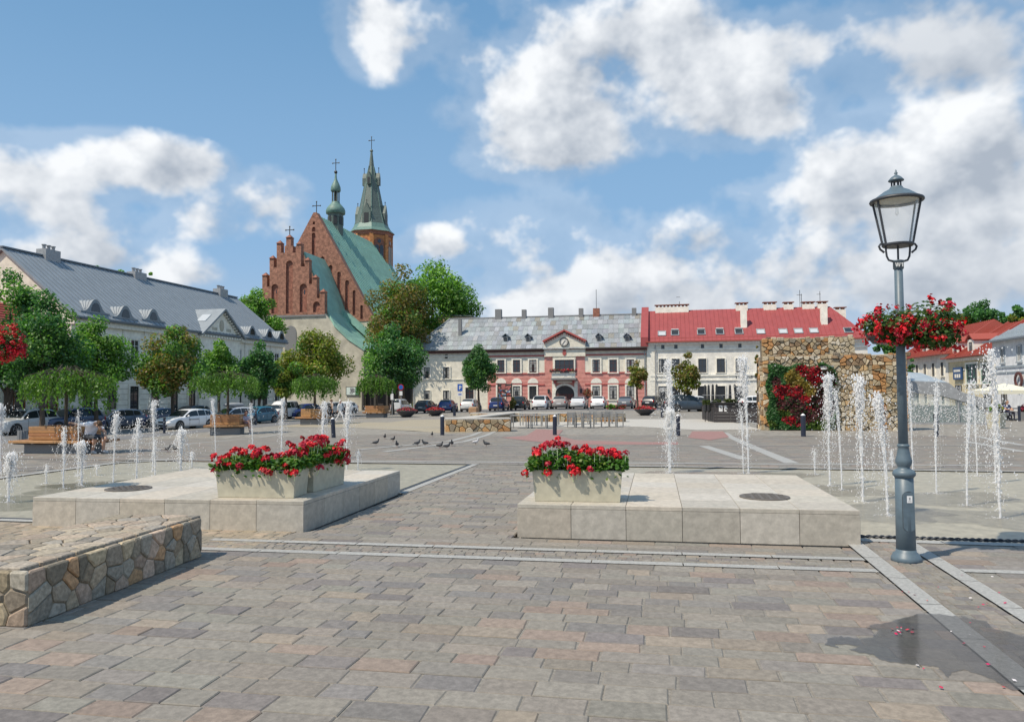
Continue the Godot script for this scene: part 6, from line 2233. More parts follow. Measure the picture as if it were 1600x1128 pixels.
func car(called: String, label: String, px: float, py: float, depth: float, turn_deg: float, prof: Array, L: float, W: float, paint: Color, size := 1.0, rear := false) -> Node3D:
	var p := at(px, py, depth)
	var o := thing("parked_car", label, called, on_ground(p.x, p.z, 0.01), deg_to_rad(turn_deg), "cars parked round the square")
	o.scale = Vector3.ONE * size
	var S := func(t):  # belt, top, half width
		var k := 0
		while k < prof.size() - 2 and prof[k + 1][0] < t: k += 1
		var u: float = clampf((t - prof[k][0]) / (prof[k + 1][0] - prof[k][0]), 0, 1)
		var e: float = absf(2 * t - 1)
		return [lerpf(prof[k][1], prof[k + 1][1], u), lerpf(prof[k][2], prof[k + 1][2], u), W / 2 * (1.0 - 0.17 * pow(e, 7) - 0.02 * e * e)]
	var ring := func(t):
		var s: Array = S.call(t)
		var b: float = s[0]
		var top: float = s[1]
		var w: float = s[2]
		var cab: float = clampf((top - b) / 0.5, 0, 1.15)
		var wr: float = (w - 0.05) - 0.2 * cab
		var half := [Vector2(w - 0.10, 0.2), Vector2(w - 0.02, 0.3), Vector2(w, 0.52), Vector2(w - 0.01, lerpf(0.52, b, 0.6)), Vector2(w - 0.04, b)]
		if cab > 0.06:
			half.append(Vector2(lerpf(w - 0.05, wr, 0.5), lerpf(b, top - 0.05, 0.55)))
			half.append(Vector2(wr, top - 0.06))
			half.append(Vector2(wr - 0.10, top - 0.015))
			half.append(Vector2(wr * 0.5, top + 0.005))
		else:
			half.append(Vector2(w * 0.93, b + (top - b) * 0.4 + 0.008))
			half.append(Vector2(w * 0.86, b + (top - b) * 0.7 + 0.012))
			half.append(Vector2(w * 0.75, top + 0.012))
			half.append(Vector2(w * 0.4, top + 0.02))
		for q in half: q.y = maxf(q.y, 0.2)
		var z: float = (t - 0.5) * L
		var r := []
		for q in half: r.append(Vector3(q.x, q.y, z))
		r.append(Vector3(0, maxf(half[-1].y, 0.2), z))
		for i in range(half.size() - 1, -1, -1): r.append(Vector3(-half[i].x, half[i].y, z))
		return r
	var rs := []
	var ts := []
	for k in prof.size() - 1:
		var n := 2 if prof[k + 1][0] - prof[k][0] > 0.05 else 1
		for i in n: ts.append(lerpf(prof[k][0], prof[k + 1][0], float(i) / n))
	ts.append(1.0)
	for t in ts: rs.append(ring.call(t))
	var body := MB.new()
	body.col = paint
	body.rings(rs)
	part(o, "body", body, M.car_paint, true)
	# where the roof starts and ends
	var roof_f := 0.0
	var cowl := 0.0
	var tail := 0.0
	var roof_r := 0.0
	for r in prof:
		if r[2] - r[1] > 0.4: 
			roof_f = r[0]
			if roof_r == 0.0: roof_r = r[0]
		if r[2] - r[1] > 0.05:
			if tail == 0.0: tail = r[0]
		if r[0] > 0.6 and cowl == 0.0 and r[2] - r[1] < 0.06: cowl = r[0]
	var screen := func(t0, t1, called2):
		var g := MB.new()
		var rows := []
		for i in 7:
			var t: float = lerpf(t0, t1, i / 6.0)
			var s: Array = S.call(t)
			var cab: float = clampf((s[1] - s[0]) / 0.5, 0, 1.15)
			var wr: float = (s[2] - 0.05) - 0.2 * cab - 0.07
			var z: float = (t - 0.5) * L
			var out := Vector3(0, 0.014, 0.014 * signf(t1 - 0.4))
			var row := []
			for u in [-1.0, -0.6, 0.0, 0.6, 1.0]: row.append(Vector3(u * wr, s[1] + 0.005 - 0.02 * absf(u), z) + out)
			rows.append(row)
		g.rings(rows, false)
		part(o, called2, g, M.car_glass, true)
	screen.call(roof_f + 0.012, cowl - 0.012, "windscreen")
	screen.call(tail + 0.006, roof_r + 0.035, "rear_window")
	# side windows
	var cuts := [tail + 0.07, 0.26, 0.42, 0.43, 0.585, 0.60, cowl - 0.05]
	for side in [-1, 1]:
		for c in [[cuts[0], cuts[1]], [0.272, cuts[2]], [cuts[3], cuts[6]]]:
			var g := MB.new()
			var lo := []
			var hi := []
			for i in 8:
				var t: float = lerpf(c[0], c[1], i / 7.0)
				var r: Array = ring.call(t)
				var b0: Vector3 = r[4]
				var b1: Vector3 = r[6]
				var f0 := b0.lerp(b1, 0.08) + Vector3(0.014, 0, 0)
				var f1 := b0.lerp(b1, 0.9) + Vector3(0.016, 0, 0)
				var m := r[5] as Vector3
				f0.x *= side
				f1.x *= side
				lo.append(f0)
				hi.append(f1)
			g.rings([lo, hi], false)
			part(o, "side_window", g, M.car_glass, true)
	var wz := [0.19, 0.815]
	for side in [-1, 1]:
		for t in wz:
			var wr := 0.315 * (1.12 if prof == SUV else 1.0)
			var c := Vector3(side * (W / 2 - 0.10), wr, (t - 0.5) * L)
			var T := Transform3D(Basis(Vector3.BACK, -side * PI / 2), c)
			var ar := MB.new()
			ar.T = T
			ar.lathe([Vector2(wr + 0.07, 0.0), Vector2(wr + 0.07, 0.102), Vector2(0.02, 0.103)], 20)
			part(o, "wheel_arch", ar, M.black_plastic)
			var ty := MB.new()
			ty.T = T
			ty.lathe([Vector2(wr - 0.09, 0.11), Vector2(wr - 0.03, 0.125), Vector2(wr, 0.10), Vector2(wr, -0.08)], 20)
			var wh := part(o, "wheel", ty, M.tyre)
			var rm := MB.new()
			rm.T = T
			for k in 7:
				var a := TAU * k / 7
				rm.beam(Vector3(cos(a) * 0.03, 0.118, sin(a) * 0.03), Vector3(cos(a) * (wr - 0.1), 0.118, sin(a) * (wr - 0.1)), 0.02, 0.055)
			rm.lathe([Vector2(wr - 0.075, 0.11), Vector2(wr - 0.085, 0.13), Vector2(wr - 0.11, 0.112)], 20, Vector3.ZERO, false)
			rm.lathe([Vector2(0.05, 0.1), Vector2(0.05, 0.13), Vector2(0.0, 0.135)], 10)
			part(wh, "rim", rm, M.rim)
		var r0: Array = ring.call(0.962)
		var hb: Vector3 = r0[4]
		var hl := MB.new()
		hl.ball(Vector3(side * (hb.x - 0.12), hb.y - 0.05, hb.z - 0.03), Vector3(0.16, 0.075, 0.17), 10, 6)
		part(o, "headlight", hl, M.head_lamp, true)
		var r1: Array = ring.call(0.03)
		var tb: Vector3 = r1[3]
		var tl := MB.new()
		tl.ball(Vector3(side * (tb.x - 0.06), tb.y + 0.03, tb.z - 0.02), Vector3(0.10, 0.16 if prof != SEDAN else 0.09, 0.09), 8, 6)
		part(o, "tail_light", tl, M.tail_lamp, true)
		var mi := MB.new()
		mi.col = paint
		var rm2: Array = ring.call(cowl - 0.085)
		mi.ball(Vector3(side * (rm2[4].x + 0.10), rm2[4].y + 0.07, rm2[4].z), Vector3(0.11, 0.075, 0.06), 8, 5)
		part(o, "mirror", mi, M.car_paint, true)
		for t in [0.27, 0.425, 0.62]:
			var r2: Array = ring.call(t)
			var gp2 := MB.new()
			var pts := []
			for i in [4, 3, 2, 1]: pts.append(Vector3(side * (r2[i].x + 0.002), r2[i].y, r2[i].z))
			gp2.tube(pts, 0.008, 4)
			part(o, "door_gap", gp2, M.black_plastic)
		for t in [0.31, 0.46]:
			var r2: Array = ring.call(t)
			var dh := MB.new()
			dh.col = paint
			dh.box(Vector3(side * (r2[3].x + 0.012), r2[3].y + 0.03, r2[3].z), Vector3(0.03, 0.03, 0.16))
			part(o, "door_handle", dh, M.car_paint)
	var fz := L / 2
	var gr := MB.new()
	gr.box(Vector3(0, 0.56, fz - 0.035), Vector3(0.78, 0.12, 0.07))
	gr.box(Vector3(0, 0.32, fz - 0.01), Vector3(1.1, 0.11, 0.06))
	part(o, "grille", gr, M.black_plastic)
	var bp := MB.new()
	bp.box(Vector3(0, 0.30, -fz + 0.01), Vector3(1.35, 0.16, 0.06))
	part(o, "rear_bumper_strip", bp, M.black_plastic)
	for k in [[0.44, fz + 0.015], [0.66 if prof != SEDAN else 0.74, -fz - 0.006]]:
		var pl := MB.new()
		pl.box(Vector3(0, k[0], k[1]), Vector3(0.5, 0.11, 0.025))
		part(o, "licence_plate", pl, M.plate)
	return o

func make_cars() -> void:
	# the left row, noses towards the square
	var silver := Color(0.55, 0.56, 0.56)
	var white := Color(0.80, 0.81, 0.82)
	var navy := Color(0.022, 0.045, 0.13)
	car("car", "silver off road car, first in the row at the left edge", 37, 668, 50, -3, SUV, 4.4, 1.85, silver)
	car("car", "dark blue estate car behind the first wooden bench and its tree", 108, 664, 53, -12, SUV, 4.6, 1.84, Color(0.035, 0.065, 0.15))
	car("car", "grey blue estate car right of the seated man in white", 178, 661, 57, -18, HATCH, 4.5, 1.8, Color(0.085, 0.115, 0.175))
	car("car", "very dark blue car between the grey blue estate and the white hatchback", 239, 659, 60, -5, HATCH, 4.2, 1.78, Color(0.015, 0.025, 0.09))
	var wh := car("car", "white hatchback with small dark lettering on its door", 291, 660, 56, -12, HATCH, 4.5, 1.8, white)
	for i in 9:
		var tx := MB.new()
		tx.box(Vector3(0.9 + 0.005, 0.72, 0.55 - i * 0.1), Vector3(0.012, 0.09 if i else 0.14, 0.06 if i else 0.13))
		part(wh, "door_lettering", tx, M.grey_metal)
	car("car", "black car roof seen behind the white hatchback", 296, 652, 72, -10, HATCH, 4.4, 1.8, Color(0.02, 0.02, 0.04))
	var bx := car("car", "silver car with a grey roof box behind the second bench", 362, 655, 62, -22, HATCH, 4.3, 1.8, Color(0.50, 0.53, 0.58))
	var rb := MB.new()
	rb.ball(Vector3(0, 1.66, -0.2), Vector3(0.42, 0.19, 1.05), 12, 8)
	part(bx, "roof_box", rb, M.grey_metal, true)
	car("car", "teal blue car beside the pair of bollards left of the white van", 400, 653, 64, -8, HATCH, 4.2, 1.75, Color(0.03, 0.15, 0.23))
	car("car", "grey car half hidden between the teal car and the white van", 424, 649, 78, -10, HATCH, 4.2, 1.75, Color(0.25, 0.26, 0.27))
	car("van", "white van facing the square with dark windscreen", 440, 645, 76, -2, VAN, 4.6, 1.9, white)
	car("car", "small bright blue car with white roof line near the third bench", 474, 645, 78, -24, HATCH, 3.8, 1.7, Color(0.02, 0.045, 0.2))
	car("car", "silver car parked behind the left walker", 514, 641, 92, -25, HATCH, 4.2, 1.75, silver)
	car("car", "white car parked behind the right walker", 534, 640, 94, -25, HATCH, 4.2, 1.75, white)
	car("car", "silver grey car with arched white windows beside the dark gateway", 627, 639, 94, 178, VAN, 4.2, 1.8, Color(0.6, 0.63, 0.67), 0.92)
	# the row before the town hall, tails to the square
	car("car", "dark grey hatchback at the left end of the town hall row", 667, 641, 88, 176, HATCH, 4.1, 1.75, Color(0.09, 0.10, 0.12))
	car("car", "bright blue small car, second in the town hall row", 700, 641, 88, 183, HATCH, 3.9, 1.72, Color(0.025, 0.06, 0.22))
	car("car", "silver car beside the trunk of the egg shaped tree", 736, 641, 88, 180, HATCH, 4.1, 1.75, silver)
	car("car", "dark blue off road car just right of the egg shaped tree", 780, 641, 88, 180, SUV, 4.3, 1.85, Color(0.02, 0.045, 0.17), 0.95)
	car("car", "black off road car between the dark blue and the white one", 813, 641, 88, 180, SUV, 4.4, 1.86, Color(0.012, 0.012, 0.014), 0.98)
	car("car", "white off road car left of the town hall gate", 847, 641, 88, 180, SUV, 4.5, 1.9, white, 0.98)
	car("car", "brownish silver car directly before the town hall gate", 877, 641, 88, 180, HATCH, 4.2, 1.78, Color(0.27, 0.25, 0.24))
	car("car", "pale silver saloon just right of the town hall gate", 905, 641, 88, 180, SEDAN, 4.4, 1.78, Color(0.62, 0.63, 0.64))
	car("car", "plain white car beside the standing sculpture post", 936, 641, 88, 180, HATCH, 4.0, 1.76, white)
	car("car", "dark grey car below the small rust coloured tree", 979, 641, 88, 176, SEDAN, 4.4, 1.78, Color(0.13, 0.145, 0.16))
	car("car", "black car with red tail lights right of the small rust coloured tree", 1022, 640, 90, 160, HATCH, 4.3, 1.8, Color(0.02, 0.02, 0.025))
	car("car", "dark blue grey off road car seen from its side, left of the terrace", 1076, 642, 74, 104, SUV, 4.5, 1.85, Color(0.04, 0.06, 0.085))
	car("car", "pale car showing between the dark off road car and the terrace", 1094, 641, 80, 100, HATCH, 4.2, 1.75, Color(0.6, 0.62, 0.64))
	car("car", "white car roof showing behind the dark terrace boxes", 1188, 641, 78, 100, HATCH, 4.2, 1.75, white)

# ------------------------------------------------------------------ benches, bollards, bowls, signs, tables, pavilion
const WOODS := [Color(0.38, 0.19, 0.075), Color(0.45, 0.24, 0.09), Color(0.33, 0.155, 0.065), Color(0.40, 0.22, 0.10)]

func bench(label: String, px: float, py: float, wpx: float, hpx: float, turn: float, back := 0.62, dep := 1.0) -> Vector3:
	var g := gp(px, py)
	var s := depth_of(g) / F
	var W := wpx * s
	var H := hpx * s
	g += Vector3(-sin(deg_to_rad(YAW)), 0, -cos(deg_to_rad(YAW))) * W * 0.36 * dep
	g.y = ground(g.x, g.z)
	var o := thing("tree_bench", label, "bench", g, deg_to_rad(turn), "square wooden benches round the weeping trees")
	o.scale.z = dep
	var b := MB.new()
	b.cbox(Vector3(0, H * 0.17, 0), Vector3(W * 0.72, H * 0.36, W * 0.72), 0.02)
	part(o, "concrete_base", b, M.concrete)
	var sh := H * 0.50
	for side in 4:
		var B := Basis(Vector3.UP, side * PI / 2)
		for k in 3:
			var sl := MB.new()
			var t: Color = WOODS[rng.randi() % 4]
			sl.col = t * rf(0.9, 1.1)
			sl.T = Transform3D(B, Vector3.ZERO)
			var d := W / 2 - 0.035 * W - k * 0.068 * W
			sl.cbox(Vector3(0, sh - H * 0.05, d), Vector3(2 * d + 0.06 * W, H * 0.09, 0.062 * W), 0.008)
			part(o, "seat_slat", sl, M.wood)
		for k in 4:
			var pl := MB.new()
			var t: Color = WOODS[rng.randi() % 4]
			pl.col = t * rf(0.85, 1.15)
			pl.T = Transform3D(B, Vector3.ZERO)
			pl.cbox(Vector3(0, sh + H * 0.07 + k * H * 0.123, W * back / 2 + 0.02), Vector3(W * back + 0.02, H * 0.112, 0.05), 0.008)
			part(o, "backrest_plank", pl, M.wood)
		var leg := MB.new()
		leg.T = Transform3D(B, Vector3.ZERO)
		leg.beam(Vector3(W * 0.30, H * 0.36, W * 0.30), Vector3(W * 0.45, sh - H * 0.1, W * 0.45), 0.06, 0.06)
		part(o, "bracket", leg, M.iron)
	var so := MB.new()
	so.box(Vector3(0, H * 0.86, 0), Vector3(W * back, 0.02, W * back))
	part(o, "soil", so, M.soil)
	return g

func bollard(label: String, px: float, yb: float, yt: float, wpx: float, cap := true, lean := 0.0) -> void:
	var g := gp(px, yb)
	var s := depth_of(g) / F
	var o := thing("bollard", label, "bollard", g, 0.0, "dark bollards on the square")
	o.rotation.z = lean
	var h := (yb - yt) * s
	var r := wpx * s / 2
	var mb := MB.new()
	mb.lathe([Vector2(r * 1.04, -0.02), Vector2(r, 0.03), Vector2(r, h * (0.9 if cap else 0.97)), Vector2(r * 0.8, h * (0.92 if cap else 1.0))], 16)
	part(o, "post", mb, M.bollard)
	if cap:
		var c := MB.new()
		c.lathe([Vector2(r * 0.95, h * 0.905), Vector2(r * 0.85, h * 0.94), Vector2(r * 0.25, h * 0.985), Vector2(0.005, h)], 16)
		part(o, "pale_cap", c, M.bollard_cap, true)

func bowl(label: String, px: float, yb: float, yt: float, wpx: float, pink: bool) -> void:
	var g := gp(px, yb)
	var s := depth_of(g) / F
	var h := (yb - yt) * s
	var r := wpx * s / 2
	var o := thing("flower_bowl", label, "flower bowl", g, 0.0, "big dark flower bowls")
	var mb := MB.new()
	mb.lathe([Vector2(r * 0.38, 0), Vector2(r * 0.42, 0.04), Vector2(r * 0.8, h * 0.38), Vector2(r, h * 0.62), Vector2(r * 1.0, h * 0.66), Vector2(r * 0.92, h * 0.64)], 24)
	part(o, "dish", mb, M.iron, true)
	var fl := MB.new()
	for i in 900:
		var a := rf(0, TAU)
		var q := sqrt(rng.randf())
		var y := h * 0.62 + (1 - q * q) * h * 0.34 * rf(0.5, 1.1) + 0.03
		var f := rf(0.7, 1.2)
		fl.col = (Color(0.55 * f, 0.03, 0.05) if not pink else Color(0.5 * f, 0.06, 0.1)) if rng.randf() < 0.72 else Color(0.06, 0.11, 0.02)
		fl.leaf(Vector3(cos(a) * q * r, y, sin(a) * q * r), rdir() * 0.06, rdir() * 0.05)
	part(o, "flowers", fl, M.blossom)

func pigeon(px: float, py: float, turn: float, pale: bool, size: float, where: String) -> void:
	var g := gp(px, py)
	var o := thing("pigeon", where, "pigeon", g, turn, "pigeons on the square")
	o.scale = Vector3.ONE * size
	var c := Color(0.05, 0.052, 0.06) if not pale else Color(0.45, 0.45, 0.46)
	var b := MB.new()
	b.col = c
	b.tube([Vector3(0, 0.10, -0.13), Vector3(0, 0.115, -0.08), Vector3(0, 0.13, 0.0), Vector3(0, 0.15, 0.06), Vector3(0, 0.19, 0.095), Vector3(0, 0.235, 0.105), Vector3(0, 0.262, 0.115), Vector3(0, 0.28, 0.118)], [0.012, 0.04, 0.062, 0.058, 0.036, 0.026, 0.027, 0.008], 10)
	part(o, "body", b, M.feather, true)
	var t := MB.new()
	t.col = c * 0.8
	t.hexa([Vector3(-0.02, 0.09, -0.10), Vector3(0.02, 0.09, -0.10), Vector3(0.035, 0.075, -0.24), Vector3(-0.035, 0.075, -0.24), Vector3(-0.02, 0.115, -0.10), Vector3(0.02, 0.115, -0.10), Vector3(0.035, 0.083, -0.24), Vector3(-0.035, 0.083, -0.24)])
	part(o, "tail", t, M.feather)
	for s in [-1, 1]:
		var w := MB.new()
		w.col = c * 1.3
		w.ball(Vector3(s * 0.05, 0.135, -0.03), Vector3(0.02, 0.04, 0.11), 8, 5)
		part(o, "wing", w, M.feather, true)
		var l := MB.new()
		l.col = Color(0.3, 0.08, 0.07)
		l.tube([Vector3(s * 0.022, 0.09, 0.0), Vector3(s * 0.022, 0.0, 0.01), Vector3(s * 0.022, 0.004, 0.04)], 0.005, 4)
		part(o, "leg", l, M.feather)
	var k := MB.new()
	k.col = Color(0.1, 0.1, 0.1)
	k.tube([Vector3(0, 0.262, 0.135), Vector3(0, 0.255, 0.165)], [0.008, 0.002], 5)
	part(o, "beak", k, M.feather)

func low_ruin(label: String, a: Vector3, b: Vector3, thick: float, h: float, top: Material, sx := 0.34) -> void:
	var o := thing("low_ruin_wall", label, "wall", Vector3.ZERO, 0.0, "low stone walls of the ruin outline")
	var d := (b - a)
	d.y = 0
	var L := d.length()
	d = d.normalized()
	var n := d.cross(Vector3.UP)
	var y := minf(ground(a.x, a.z), ground(b.x, b.z))
	var A := Vector3(a.x, y, a.z)
	var core := MB.new()
	core.slab([v2(A), v2(A + d * L), v2(A + d * L - n * thick), v2(A - n * thick)], y - 0.1, y + h - 0.06)
	part(o, "mortar_core", core, M.ruin_mortar)
	var cp := MB.new()
	cp.slab([v2(A - d * 0.03 + n * 0.04), v2(A + d * (L + 0.03) + n * 0.04), v2(A + d * (L + 0.03) - n * (thick + 0.04)), v2(A - d * 0.03 - n * (thick + 0.04))], y + h - 0.07, y + h, 0.01)
	part(o, "coping", cp, top)
	stone_face(o, A, d, Vector3.UP, L, h - 0.08, sx, sx * 0.72, 0.07, RUIN, M.far_stone, "stone", 0.028)
	stone_face(o, A + d * L, -n, Vector3.UP, thick, h - 0.08, sx, sx * 0.72, 0.06, RUIN, M.far_stone, "stone", 0.028)
	stone_face(o, A - n * thick, n, Vector3.UP, thick, h - 0.08, sx, sx * 0.72, 0.06, RUIN, M.far_stone, "stone", 0.028)

const RUIN := [Color(0.40, 0.31, 0.19), Color(0.46, 0.38, 0.26), Color(0.40, 0.21, 0.085), Color(0.26, 0.18, 0.11), Color(0.45, 0.255, 0.11), Color(0.28, 0.24, 0.18), Color(0.50, 0.43, 0.32)]
const PALE := [Color(0.46, 0.38, 0.26), Color(0.50, 0.43, 0.31), Color(0.38, 0.31, 0.20), Color(0.42, 0.29, 0.15), Color(0.34, 0.27, 0.18), Color(0.52, 0.47, 0.38)]

func make_living_wall() -> void:
	var zf := -41.0
	var a := on_z(1194, 672, zf)
	var b := on_z(1420, 672, zf)
	var top := on_z(1300, 556, zf)
	var up := on_z(1300, 528, zf - 0.9)
	var o := thing("rubble_wall", "tall two stepped wall of orange and cream rubble carrying the planted panel", "wall", Vector3(a.x, -0.42, zf))
	var w := b.x - a.x
	var h := top.y + 0.42
	var w2 := on_z(1333, 540, zf - 0.9).x - a.x
	var h2 := up.y + 0.42
	simple_box(o, "mortar_core", 0.05, w - 0.05, -0.3, h - 0.08, -1.2, -0.05, M.ruin_mortar)
	simple_box(o, "mortar_core", 0.12, w2, h - 0.1, h2 - 0.05, -1.9, -0.95, M.ruin_mortar)
	var p0 := on_z(1203, 671, zf)
	var p1 := on_z(1300, 572, zf)
	var gx0 := p0.x - a.x
	var gx1 := p1.x - a.x
	var gy1 := p1.y + 0.42
	var bx: float = on_z(1382, 600, zf).x - a.x
	var x1: float = on_z(1304, 600, zf).x - a.x
	stone_face(o, Vector3.ZERO, Vector3.RIGHT, Vector3.UP, gx0, h, 0.26, 0.2, 0.14, [RUIN[2], RUIN[4], RUIN[0], PALE[1]], M.far_stone, "stone", 0.028)
	stone_face(o, Vector3(gx0, gy1, 0), Vector3.RIGHT, Vector3.UP, gx1 - gx0, h - gy1, 0.28, 0.19, 0.13, PALE, M.far_stone, "stone", 0.03)
	stone_face(o, Vector3(gx1, 0, 0), Vector3.RIGHT, Vector3.UP, bx - 0.55 - gx1, h - 0.5, 0.19, 0.26, 0.13, PALE, M.far_stone, "stone", 0.028)
	stone_face(o, Vector3(gx1, h - 0.5, 0), Vector3.RIGHT, Vector3.UP, bx - gx1, 0.5, 0.3, 0.18, 0.14, [RUIN[3], RUIN[5], RUIN[2], PALE[0]], M.far_stone, "stone", 0.028)
	for k in [[-0.55, 0.62, [RUIN[2], RUIN[4], RUIN[2], PALE[2]]], [0.07, w - bx - 0.5, PALE], [w - bx - 0.43, 0.43, [RUIN[2], RUIN[4], RUIN[3]]]]:
		stone_face(o, Vector3(bx + k[0], 0, 0.0), Vector3.RIGHT, Vector3.UP, k[1], h - 0.35 - (0.15 if k[0] < 0 else 0.0), 0.33, 0.18, 0.15, k[2], M.far_stone, "stone", 0.03)
	stone_face(o, Vector3(bx, h - 0.35, 0), Vector3.RIGHT, Vector3.UP, w - bx, 0.35, 0.4, 0.17, 0.14, [RUIN[3], RUIN[5], RUIN[2]], M.far_stone, "stone", 0.028)
	stone_face(o, Vector3(0, 0, -1.2), Vector3.BACK, Vector3.UP, 1.2, h, 0.3, 0.24, 0.13, RUIN, M.far_stone, "stone", 0.028)
	stone_face(o, Vector3(0.08, h - 0.05, -0.9), Vector3.RIGHT, Vector3.UP, w2 * 0.72, h2 - h + 0.05, 0.28, 0.2, 0.13, RUIN, M.far_stone, "stone", 0.028)
	stone_face(o, Vector3(0.08 + w2 * 0.72, h - 0.05, -0.9), Vector3.RIGHT, Vector3.UP, w2 * 0.28, h2 - h + 0.05, 0.24, 0.19, 0.12, [PALE[1], PALE[5], PALE[2]], M.far_stone, "stone", 0.028)
	var cp := MB.new()
	cp.box(Vector3(w / 2, h - 0.05, -0.62), Vector3(w, 0.09, 1.15))
	cp.box(Vector3(0.1 + w2 / 2, h2 - 0.05, -1.42), Vector3(w2, 0.09, 1.0))
	part(o, "coping", cp, M.ruin_mortar)
	for row in [[0.0, w, h, -0.12], [0.1, w2, h2, -1.0]]:  # a ragged top course
		var x: float = row[0]
		while x < row[1]:
			var l := rf(0.18, 0.42)
			var tc := MB.new()
			var t: Color = RUIN[[0, 3, 5, 2, 6][rng.randi() % 5]]
			tc.col = t * rf(0.6, 0.95)
			tc.cbox(Vector3(x + l / 2, row[2] + rf(-0.05, 0.05), row[3] + rf(-0.02, 0.06)), Vector3(l - 0.02, rf(0.08, 0.24), rf(0.3, 0.42)), 0.035)
			part(o, "stone", tc, M.far_stone)
			x += l
	# the planted panel hangs on the wall
	var pw := gx1 - gx0
	var ph := gy1
	var g := thing("planted_panel", "rectangular vertical garden of red, maroon and green plants on the rubble wall", "vertical garden", Vector3(a.x + gx0, -0.42, zf + 0.02))
	simple_box(g, "panel", 0, pw, 0.08, ph, 0, 0.16, M.panel_green)
	var kinds := {"green_plants": MB.new(), "red_begonias": MB.new(), "maroon_plants": MB.new(), "yellow_plants": MB.new()}
	var spots := [[0.62, 0.10, 0.22, 0.10, 1], [0.72, 0.18, 0.14, 0.14, 1], [0.30, 0.36, 0.18, 0.08, 1], [0.44, 0.44, 0.16, 0.10, 1], [0.56, 0.52, 0.11, 0.07, 1], [0.30, 0.85, 0.10, 0.07, 1], [0.45, 0.93, 0.07, 0.04, 1], [0.62, 0.67, 0.07, 0.05, 1], [0.15, 0.45, 0.09, 0.09, 1], [0.40, 0.62, 0.22, 0.13, 2], [0.55, 0.78, 0.2, 0.16, 2], [0.78, 0.42, 0.16, 0.2, 2], [0.88, 0.25, 0.12, 0.22, 2], [0.80, 0.70, 0.16, 0.2, 2], [0.42, 0.22, 0.12, 0.16, 3], [0.60, 0.38, 0.13, 0.12, 3], [0.33, 0.12, 0.08, 0.07, 3], [0.27, 0.74, 0.10, 0.06, 3], [0.16, 0.28, 0.07, 0.09, 2], [0.2, 0.6, 0.09, 0.09, 2], [0.92, 0.55, 0.08, 0.16, 2], [0.05, 0.93, 0.06, 0.06, 3], [0.80, 0.93, 0.2, 0.08, 3]]
	for i in 9500:
		var u := rng.randf()
		var v := rng.randf()
		var k := 0
		var best := 1.0
		for s in spots:
			var q := pow((u - s[0]) / s[2], 2) + pow((v - s[1]) / s[3], 2) + rf(-0.35, 0.35)
			if q < best:
				best = q
				k = s[4]
		if k == 1 and rng.randf() < 0.25: k = 2
		var f := rf(0.6, 1.3)
		var mb: MB = kinds.values()[k]
		mb.col = [Color(0.05, 0.16, 0.04), Color(0.50, 0.014, 0.026), Color(0.12, 0.03, 0.035), Color(0.34, 0.25, 0.04)][k] * f
		if k == 3 and v > 0.7: mb.col = Color(0.12, 0.2, 0.03) * f
		if k == 2 and rng.randf() < 0.25: mb.col = Color(0.04, 0.08, 0.02) * f
		var n := (Vector3(0, 0.3, 1) + rdir() * 0.7).normalized()
		var aa := n.cross(rdir()).normalized()
		var s := rf(0.04, 0.085)
		mb.leaf(Vector3(u * (pw + 0.2) - 0.1 + 0.09 * sin(v * 14 + u * 5), (1 - v) * (ph - 0.02) + 0.08 + 0.1 * (1 - v) * sin(u * 17), 0.2 + rf(0, 0.16) + 0.09 * sin(u * 21) * sin(v * 17)), aa * s, n.cross(aa) * s * 0.7)
	for k in kinds: part(g, k, kinds[k], M.leaves, false, "stuff")
	var lp := on_z(1291, 574, zf)
	var lt := thing("wall_lamp", "long white tubular wall lamp above the right end of the planted panel", "wall lamp", Vector3(lp.x, lp.y, zf + 0.25))
	var tb := MB.new()
	tb.tube([Vector3(-0.32, 0, 0), Vector3(0.32, 0.02, 0)], 0.07, 10)
	part(lt, "housing", tb, M.grey_metal, true)
	var t2 := MB.new()
	t2.tube([Vector3(-0.3, -0.09, 0.03), Vector3(0.3, -0.07, 0.03)], 0.045, 8)
	part(lt, "tube", t2, M.bollard_cap, true)

func table(i: int, at_: Vector3, turn: float, label: String) -> void:
	var o := thing("cafe_table", label, "table", at_, turn, "grey cafe tables by the ruin wall")
	var t := MB.new()
	t.cbox(Vector3(0, 0.72, 0), Vector3(1.0, 0.04, 0.75), 0.01)
	part(o, "tabletop", t, M.steel)
	for s in [[-1, -1], [1, -1], [1, 1], [-1, 1]]:
		var l := MB.new()
		l.box(Vector3(s[0] * 0.44, 0.35, s[1] * 0.32), Vector3(0.06, 0.7, 0.06))
		part(o, "leg", l, M.steel)

func chair(at_: Vector3, turn: float, label: String) -> void:
	var o := thing("cafe_chair", label, "chair", at_, turn, "grey metal chairs by the ruin wall")
	var s := MB.new()
	s.cbox(Vector3(0, 0.45, 0), Vector3(0.46, 0.035, 0.44), 0.01)
	part(o, "seat", s, M.steel)
	for k in 4:
		var b := MB.new()
		b.box(Vector3(0, 0.60 + k * 0.085, -0.22 - k * 0.012), Vector3(0.42, 0.065, 0.025))
		part(o, "back_slat", b, M.steel)
	for k in [[-1, -1], [1, -1], [1, 1], [-1, 1]]:
		var l := MB.new()
		if k[1] < 0: l.beam(Vector3(k[0] * 0.22, 0, -0.2), Vector3(k[0] * 0.22, 0.9, -0.26), 0.045, 0.045, Vector3.BACK)
		else: l.box(Vector3(k[0] * 0.22, 0.33, 0.2), Vector3(0.045, 0.66, 0.045))
		part(o, "leg", l, M.steel)
	for k in [-1, 1]:
		var a := MB.new()
		a.box(Vector3(k * 0.22, 0.67, 0), Vector3(0.045, 0.03, 0.46))
		part(o, "armrest", a, M.steel)

